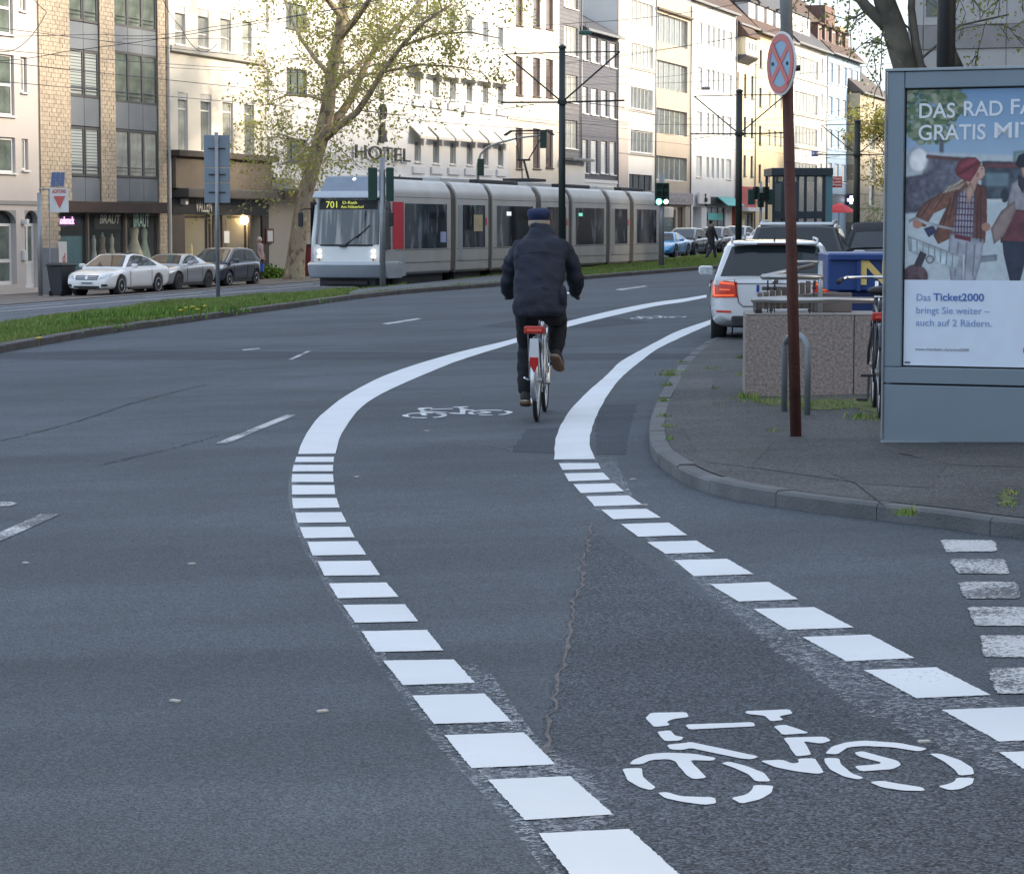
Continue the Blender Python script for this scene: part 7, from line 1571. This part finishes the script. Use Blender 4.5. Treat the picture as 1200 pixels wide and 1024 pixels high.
# projecting shop signs on the far facades
def wallsign(label, px, py0, py1, w, m, t=WT, txt=None, cross=None, name="shop_sign"):
    s_ = onT(px, t-.7); o = S(s_, t-.7); b = thing(name, label, "shop sign", o, 0); z0 = Hz(px, py1, t-.7)-o.z; z1 = Hz(px, py0, t-.7)-o.z
    bb_ = MB().box(-w/2, w/2, -.12, .12, z0, z1).build("sign_box", m, b, bevel=.03)
    MB().box(w/2, w/2+.4, -.03, .03, (z0+z1)/2-.03, (z0+z1)/2+.03).build("bracket", PLAST, b)
    if txt:
        for i, tx in enumerate(txt): hh = (z1-z0)/(len(txt)+.6); text_part("sign_lettering", tx, hh*.62, SWH, bb_, T(-w*.42, -.135, z1-hh*(i+1)), .02, .01, w*.84)
    if cross: c = (z0+z1)/2; q = (z1-z0)*.36; MB().prism([(-q, c-q*.33), (-q*.33, c-q*.33), (-q*.33, c-q), (q*.33, c-q), (q*.33, c-q*.33), (q, c-q*.33), (q, c+q*.33), (q*.33, c+q*.33), (q*.33, c+q), (-q*.33, c+q), (-q*.33, c+q*.33), (-q, c+q*.33)], -.15, -.125, 'y').build("cross", mat("cross_white", (.8, .85, .95), .4, emit=(.7, .8, 1), estr=2), bb_)
wallsign("red shop sign with white lettering on the blue house", 980, 207, 220, .95, mat("sign_red2", (.5, .03, .03), .5), txt=["Toto", "Lotto", "Post"])
wallsign("dark blue sign with a glowing white cross beside the far mast", 997, 228, 241, .85, mat("sign_navy", (.02, .03, .12), .4), cross=True); wallsign("small blue sign on the white house right of the no stopping sign", 954, 177, 183.5, .6, mat("sign_blue3", (.05, .08, .35), .5), txt=["H"])
b = thing("parasol", "red parasol open in front of the blue house's shop", "parasol", S(onT(983, 40.5), 40.5)); MB().lathe([(1.5, 2.3), (1.3, 2.5), (.7, 2.9), (.05, 3.15)], n=10).build("canopy", mat("parasol_red", (.55, .05, .07), .7), b); MB().tube([(0, 0, 0), (0, 0, 3.1)], .04, 8).build("pole", GALV, b)
bx = thing("litter_box", "dark red bin box beside the plane tree", "bin", S(onT(360, 40.3), 40.3, .03), SROT); MB().box(-.4, .3, -.3, .3, 0, 1.25).build("box", mat("box_red", (.18, .03, .035), .6, var=.3), bx, bevel=.03); MB().box(-.45, .35, -.35, .35, 1.255, 1.33).build("lid", PLAST, bx, bevel=.02)
# --- masts and wires
def mast(label, px, t, ptop, cantil=True, rad=.11):
    s_ = onT(px, t); o = S(s_, t, .0); b = thing("tram_mast", label, "mast", o, 0, "dark masts carrying the tram wires"); H_ = atY(px, ptop, o.y).z-o.z
    MB().tube([(0, 0, -.1), (0, 0, H_)], [rad*1.05, rad*.92], 14).build("pole", MAST, b, smooth=True); MB().lathe([(rad*1.1, H_), (rad*1.1, H_+.06), (.03, H_+.12)], n=12).build("cap", MAST, b)
    nx = Vector((-UY, UX, 0)); z1 = H_-.12; z0 = H_-1.65
    for s2, L_ in ((1, 1.85), (-1, 1.85)):
        e = nx*s2*L_
        a = MB().tube([(0, 0, z1), tuple(e+Vector((0, 0, z1-.02)))], .022, 6).tube([tuple(e+Vector((0, 0, z1-.02))), (0, 0, z0+.0)], .028, 6)
        a.build("stay", MAST, b); MB().tube([tuple(nx*s2*.1+Vector((0, 0, z0))), tuple(nx*s2*2.0+Vector((0, 0, z0+.02)))], .032, 6).tube([tuple(nx*s2*2.0+Vector((0, 0, z0-.2))), tuple(nx*s2*.9+Vector((0, 0, z0-.05)))], .012, 5).build("bracket_arm", MAST, b)
    MB().cb((0, 0, z0), (rad*2.6, rad*2.6, .12)).build("collar", MAST, b)
    return o, H_
m1 = mast("dark tram mast rising in front of the tram behind the cyclist", 658.5, 22.6, 57)
m2 = mast("dark tram mast behind the roof of the white estate car", 865.5, 22.2, 108, rad=.13)
m3 = mast("dark far tram mast left of the poster display", 1003.5, 22.5, 143, rad=.17)
WIRE = mat("wire_dark", (.06, .06, .065), .6)
def wire(label, pts, r_=.012, sag=0, n=14, name="overhead_wire"):
    out = []
    for a, c in zip(pts, pts[1:]):
        for i in range(n): k = i/n; p = Vector(a).lerp(Vector(c), k); p.z -= sag*4*k*(1-k); out.append(p)
    out.append(Vector(pts[-1])); o = MB().tube([tuple(p) for p in out], r_, 5).build(name, WIRE, None); return tag(o, label, "wire", "overhead tram wires above the street")
def Sz(s_, t, z): v_ = S(s_, t); return (v_.x, v_.y, v_.z+z)
wire("contact wire above the nearer tram track", [Sz(s_, 28.0, 5.75) for s_ in (25, 73, 96, 120, 145, 170, 300)], .009, .05)
wire("contact wire above the farther tram track", [Sz(s_, 31.2, 5.75) for s_ in (25, 73, 96, 120, 145, 170, 300)], .009, .05)
wire("upper carrying wire above the nearer tram track", [Sz(s_, 28.0, 6.9) for s_ in (25, 73, 96, 120, 145, 170, 300)], .008, .45)
wire("upper carrying wire above the farther tram track", [Sz(s_, 31.2, 6.9) for s_ in (25, 73, 96, 120, 145, 170, 300)], .008, .45)
for s_, z, nm_ in ((52, 6.3, "lowest, passing in front of the grey-beige house"), (60, 7.4, "passing in front of the brick building's middle windows"), (88, 7.8, "passing in front of the hotel's blank wall"), (96, 8.6, "passing through the crown of the plane tree"), (112, 8.8, "passing over the tram above its pantograph"), (125, 7.0, "passing in front of the slate-hung house"), (142, 7.5, "passing in front of the ribbed beige house")):
    wire("thin span wire over the tracks, "+nm_, [Sz(s_, 43, z+.6), Sz(s_, 31.2, z-.2), Sz(s_, 28, z-.2), Sz(s_, 18, z+.8)], .008, .12)
wire("loose drooping cable hanging by the brick building", [Sz(62, 36, 12), Sz(64, 35, 8.3), Sz(61.5, 35.6, 7.3)], .012, .6); wire("looped cable hanging before the cream house", [Sz(72, 36, 11.5), Sz(74, 35.6, 8.6), Sz(75.5, 35, 8.1)], .012, .5)
def hang(label, px, py, Y, m):
    c = atY(px, py, Y); b = thing("street_lamp", label, "street lamp", c, R(10)); MB().rings([[(x*w, y*w*.45, z) for x, y in ((-1, -1), (1, -1), (1, 1), (-1, 1))] for z, w in ((-.08, .20), (-.03, .24), (.05, .22), (.08, .10))]).build("housing", m, b, bevel=.02); MB().box(-.16, .16, -.07, .07, -.10, -.082).build("lens", LAMPW, b); MB().tube([(0, 0, .08), (0, 0, .35)], .01, 5).build("hanger", WIRE, b)
    st_ = st(c.x, c.y); wire("span wire carrying the "+label.split(" hanging")[0], [Sz(st_[0], 43, c.z+.9), (c.x, c.y, c.z+.35), Sz(st_[0], 17.8, c.z+1.0)], .01, .15)
hang("green street lamp hanging above the first tram mast", 686, 38.5, 88, mat("lamp_green_case", (.05, .12, .09), .5)); hang("grey street lamp hanging in front of the light grey house", 827, 103.5, 130, GALV)
# black pole beside the right-hand tree
v_ = atY(1105, 300, 24); o = Vector((v_.x, 24, gz(v_.x, 24))); b = thing("black_pole", "thick black pole rising behind the poster display", "pole", o); MB().tube([(0, 0, 0), (0, 0, 7.5)], [.095, .08], 14).build("shaft", mat("pole_black", (.008, .009, .010), .5), b, smooth=True); MB().tube([(0, 0, 0), (0, 0, .6)], .11, 14).build("sleeve", PLAST, b)

# ================================================================ trees
BARK = mat("plane_bark", (.30, .235, .165), .9, var=.5, scale=3.2, bump=.5, bscale=14, detail=6)
n_, l_, b_ = nodes_of(BARK); tc_ = n_.new('ShaderNodeTexCoord'); mp_ = n_.new('ShaderNodeMapping'); mp_.inputs['Scale'].default_value = (2.6, 2.6, 1.5); nz_ = n_.new('ShaderNodeTexNoise'); nz_.inputs['Scale'].default_value = 2.2; nz_.inputs['Detail'].default_value = 5
l_.new(tc_.outputs['Object'], mp_.inputs['Vector']); l_.new(mp_.outputs[0], nz_.inputs['Vector']); rp_ = n_.new('ShaderNodeValToRGB'); rp_.color_ramp.interpolation = 'EASE'
for p_, c_ in ((.36, (0.16, 0.13, 0.09, 1)), (.44, (0.29, 0.23, 0.16, 1)), (.52, (0.39, 0.31, 0.22, 1)), (.60, (0.30, 0.28, 0.18, 1)), (.68, (0.51, 0.43, 0.31, 1))): e_ = rp_.color_ramp.elements.new(p_); e_.color = c_
rp_.color_ramp.elements.remove(rp_.color_ramp.elements[0]); l_.new(nz_.outputs[0], rp_.inputs[0]); l_.new(rp_.outputs[0], b_.inputs['Base Color']); BARK2 = mat("bark_grey", (.15, .135, .105), .9, var=.55, scale=4, bump=.5, bscale=16)
LV = [leafmat("leaf_olive", (.25, .27, .07)), leafmat("leaf_yellowgreen", (.40, .41, .12)), leafmat("leaf_brown_bud", (.30, .24, .12))]
for m_ in LV:
    n_, l_, b_ = nodes_of(m_); tr_ = n_.new('ShaderNodeBsdfTranslucent'); tr_.inputs[0].default_value = (.40, .44, .10, 1); ad = n_.new('ShaderNodeMixShader'); ad.inputs[0].default_value = .35
    out_ = n_["Material Output"]; l_.new(b_.outputs[0], ad.inputs[1]); l_.new(tr_.outputs[0], ad.inputs[2]); l_.new(ad.outputs[0], out_.inputs[0])
def leaves(name, pts, size, mats, parent, spread, per, rng):
    P = np.repeat(np.array(pts), per, 0); n = len(P); P = P+rng.normal(0, spread, (n, 3)); a = rng.normal(0, 1, (n, 3)); a /= np.linalg.norm(a, axis=1)[:, None]; b_ = np.cross(a, rng.normal(0, 1, (n, 3))); b_ /= np.linalg.norm(b_, axis=1)[:, None]
    s_ = (size*rng.uniform(.5, 1.3, n))[:, None]; V = np.stack([P-a*s_, P+b_*s_*.62, P+a*s_, P-b_*s_*.62], 1)
    me = bpy.data.meshes.new(name); me.vertices.add(n*4); me.vertices.foreach_set("co", V.reshape(-1)); me.loops.add(n*4); me.loops.foreach_set("vertex_index", np.arange(n*4)); me.polygons.add(n)
    me.polygons.foreach_set("loop_start", np.arange(n)*4); me.polygons.foreach_set("loop_total", np.full(n, 4))
    for m_ in mats: me.materials.append(m_)
    me.polygons.foreach_set("material_index", rng.integers(0, len(mats), n)); me.update(); me.validate(); o = put(name, me, parent); o['kind'] = 'stuff'; return o
def grow(mb, tips, p, d, L, r_, depth, rng, droop=.0, split=3, bush=.55):
    n = 5; pts = [Vector(p)]; rad = [r_]; dd = d.normalized()
    for i in range(n):
        dd = (dd+Vector(rng.normal(0, .13, 3))+Vector((0, 0, .05-droop))).normalized(); pts.append(pts[-1]+dd*L/n); rad.append(max(.006, r_*(1-.55*(i+1)/n)))
    mb.tube([tuple(q) for q in pts], rad, 7 if r_ > .05 else 4, cap=False)
    if depth <= 2: tips += [tuple(q) for q in pts[2:]]
    if depth == 0: return
    for k in range(split):
        i = rng.integers(2, n+1); side = Vector(rng.normal(0, 1, 3)); side = (side-dd*side.dot(dd)).normalized(); nd = (dd*(1-bush*.5)+side*bush).normalized()
        grow(mb, tips, pts[i], nd, L*rng.uniform(.55, .8), rad[i]*.62, depth-1, rng, droop, split, bush)
rng = np.random.default_rng(11)
# big plane tree; main limbs follow the photograph
TZ = 97.0; tb = atY(345, 330, TZ); tb.z = gz(tb.x, TZ); tree = thing("plane_tree", "big plane tree with a leaning pale trunk and fresh leaves beside the tram", "tree", tb)
def q3(px, py, dy=0): return tuple(atY(px, py, TZ+dy)-tb)
wood = MB(); tips = []
kk2 = TZ/2900
main = [q3(345, 338), q3(345, 322), q3(347, 300), q3(352, 260), q3(360, 220), q3(371, 180), q3(381, 145), q3(385, 120), q3(388, 90), q3(396, 50), q3(404, 0), q3(412, -60), q3(405, -130)]
wood.tube(main, [.58, .42, .36, .33, .30, .30, .32, .27, .24, .23, .22, .16, .08], 14)
wood.build("trunk", BARK, tree, smooth=True)
limbs = [([(381, 150), (400, 133), (415, 110), (425, 85), (437, 62), (455, 40), (480, 18), (505, -10)], .20, 1.5), ([(378, 165), (395, 150), (418, 132), (432, 112), (448, 85), (470, 55), (495, 28), (530, 5)], .17, -1.5), ([(390, 100), (410, 85), (430, 68), (448, 55), (478, 30)], .13, 3),
         ([(397, 45), (415, 25), (430, 5), (450, -30), (470, -80)], .16, -3), ([(388, 90), (370, 70), (352, 45), (340, 20), (330, -10)], .11, 2), ([(400, 20), (380, -5), (365, -40), (350, -80)], .13, -3), ([(385, 120), (360, 112), (335, 112), (316, 120)], .07, 3), ([(371, 180), (350, 165), (330, 158), (312, 165)], .06, -3),
         ([(404, 0), (440, -30), (490, -60), (545, -80)], .13, 2), ([(448, 85), (490, 76), (530, 78), (560, 84)], .06, -2), ([(470, 55), (510, 40), (550, 38), (585, 45)], .07, -2), ([(383, 145), (372, 160), (345, 185), (325, 195)], .05, -4), ([(412, -60), (430, -100), (450, -150)], .12, 0), ([(360, 215), (380, 197), (402, 186)], .04, 3)]
lb = MB()
for pl, r_, dy in limbs:
    P = [Vector(q3(x, y, dy*i/(len(pl)-1)*2)) for i, (x, y) in enumerate(pl)]; lb.tube([tuple(p) for p in P], [r_*(1-.7*i/(len(P)-1)) for i in range(len(P))], 8)
    for i in range(1, len(P)):
        for _ in range(3 if r_ > .09 else 3):
            d = (P[i]-P[i-1]).normalized(); side = Vector(rng.normal(0, 1, 3)); grow(lb, tips, P[i-1].lerp(P[i], rng.random()), d*.5+side*.6, rng.uniform(1.0, 2.2), r_*.17, 2, rng, .03)
lb.build("limbs", BARK, tree, smooth=True)
leaves("crown", tips, .075, LV, tree, .20, 2, rng)
# tree at the upper right
tz2 = 31.0; t2 = atY(1088, 300, tz2); t2.z = gz(t2.x, tz2); tree2 = thing("street_tree", "grey-barked tree leaning left behind the poster display", "tree", t2)
def q4(px, py, dy=0): return tuple(atY(px, py, tz2+dy)-t2)
w2 = MB(); w2.tube([q4(1102, 460), q4(1098, 400), q4(1085, 250), q4(1072, 150), q4(1062, 85), q4(1048, 35), q4(1036, 0), q4(1020, -60)], [.22, .17, .16, .15, .145, .15, .13, .10], 14); w2.build("trunk", BARK2, tree2, smooth=True)
l2 = MB(); tips2 = []
for pl, r_ in (([(1047, 38), (1030, 22), (1015, 8), (1003, -8), (985, -40)], .09), ([(1078, 190), (1086, 130), (1080, 85), (1073, 50), (1068, 10), (1072, -60)], .075), ([(1125, 82), (1116, 60), (1112, 30), (1120, -20)], .06), ([(1036, 0), (1070, -40), (1120, -70), (1190, -90)], .08), ([(1062, 85), (1090, 60), (1125, 30), (1180, 18)], .02), ([(1020, -60), (960, -90), (900, -110)], .07)):
    P = [Vector(q4(x, y)) for x, y in pl]; l2.tube([tuple(p) for p in P], [r_*(1-.45*i/(len(P)-1)) for i in range(len(P))], 9)
    for i in range(1, len(P)):
        if pl[i][1] > 60 or pl[0] == (1125, 82): continue
        for _ in range(1): grow(l2, tips2, P[i-1].lerp(P[i], rng.random()), (P[i]-P[i-1]).normalized()*.4+Vector(rng.normal(0, .6, 3)), rng.uniform(.5, .9), r_*.22, 2, rng, .10, 2)
for x, y in ((1085, 8), (1130, 20), (1160, 5), (1190, 22), (1105, 35), (1175, 35), (1140, 0), (1200, 5), (1108, 28), (950, -12), (1000, 0), (960, 15)):
    grow(l2, tips2, Vector(q4(x, -30)), Vector((rng.normal(0, .3), rng.normal(0, .4), -1)), .45 if y < 15 else .6, .006, 1, rng, .1, 2)
l2.build("limbs", BARK2, tree2, smooth=True); leaves("crown", tips2, .028, LV, tree2, .07, 3, rng)
# yellow-green tree far right beyond the houses, and two planes further up the street
def simple_tree(label, s_, t_, H_, R_, nt, seed, sz=.16, per=2, name="street_tree", cols=LV):
    rg_ = np.random.default_rng(seed); o = S(s_, t_); b = thing(name, label, "tree", o); w_ = MB(); tp_ = []
    w_.tube([(0, 0, -.2), (.1, 0, H_*.3), (-.1, .1, H_*.62)], [.28, .22, .12], 10)
    for i in range(nt):
        z = H_*rg_.uniform(.25, .6); a = rg_.uniform(0, 6.283); grow(w_, tp_, Vector((0, 0, z)), Vector((math.cos(a), math.sin(a), rg_.uniform(.3, 1.6))), R_*rg_.uniform(.55, .9), .07, 2, rg_, 0, 3)
    w_.build("trunk", BARK2, b, smooth=True); leaves("crown", tp_, sz, cols, b, .35, per, rg_)
simple_tree("yellow-green tree rising over the stone-clad house left of the poster display", onT(1056, 34), 34, 14.0, 3.8, 24, 21, .14, 5, cols=[LV[1], LV[0], leafmat("leaf_gold", (.30, .24, .05))])
# shrubs at the foot of the hotel and far right corner
def bush(label, s_, t_, r_, h_, seed):
    rg_ = np.random.default_rng(seed); b = thing("shrub", label, "shrub", S(s_, t_)); pts = [(rg_.normal(0, r_*.4), rg_.normal(0, r_*.4), abs(rg_.normal(.5, .25))*h_) for _ in range(180)]
    w_ = MB(); [w_.tube([(0, 0, -.05), p], .01, 4) for p in pts[:14]]; w_.build("stems", BARK2, b); leaves("foliage", pts, .06, GR[:2], b, .08, 8, rg_)
bush("low green shrub under the plane tree beside the walker's bag", onT(318, 40.5), 40.5, .8, .5, 1); bush("dark green shrub in front of the stone-clad house", onT(1026, 38), 38, 2.2, 3.6, 2)
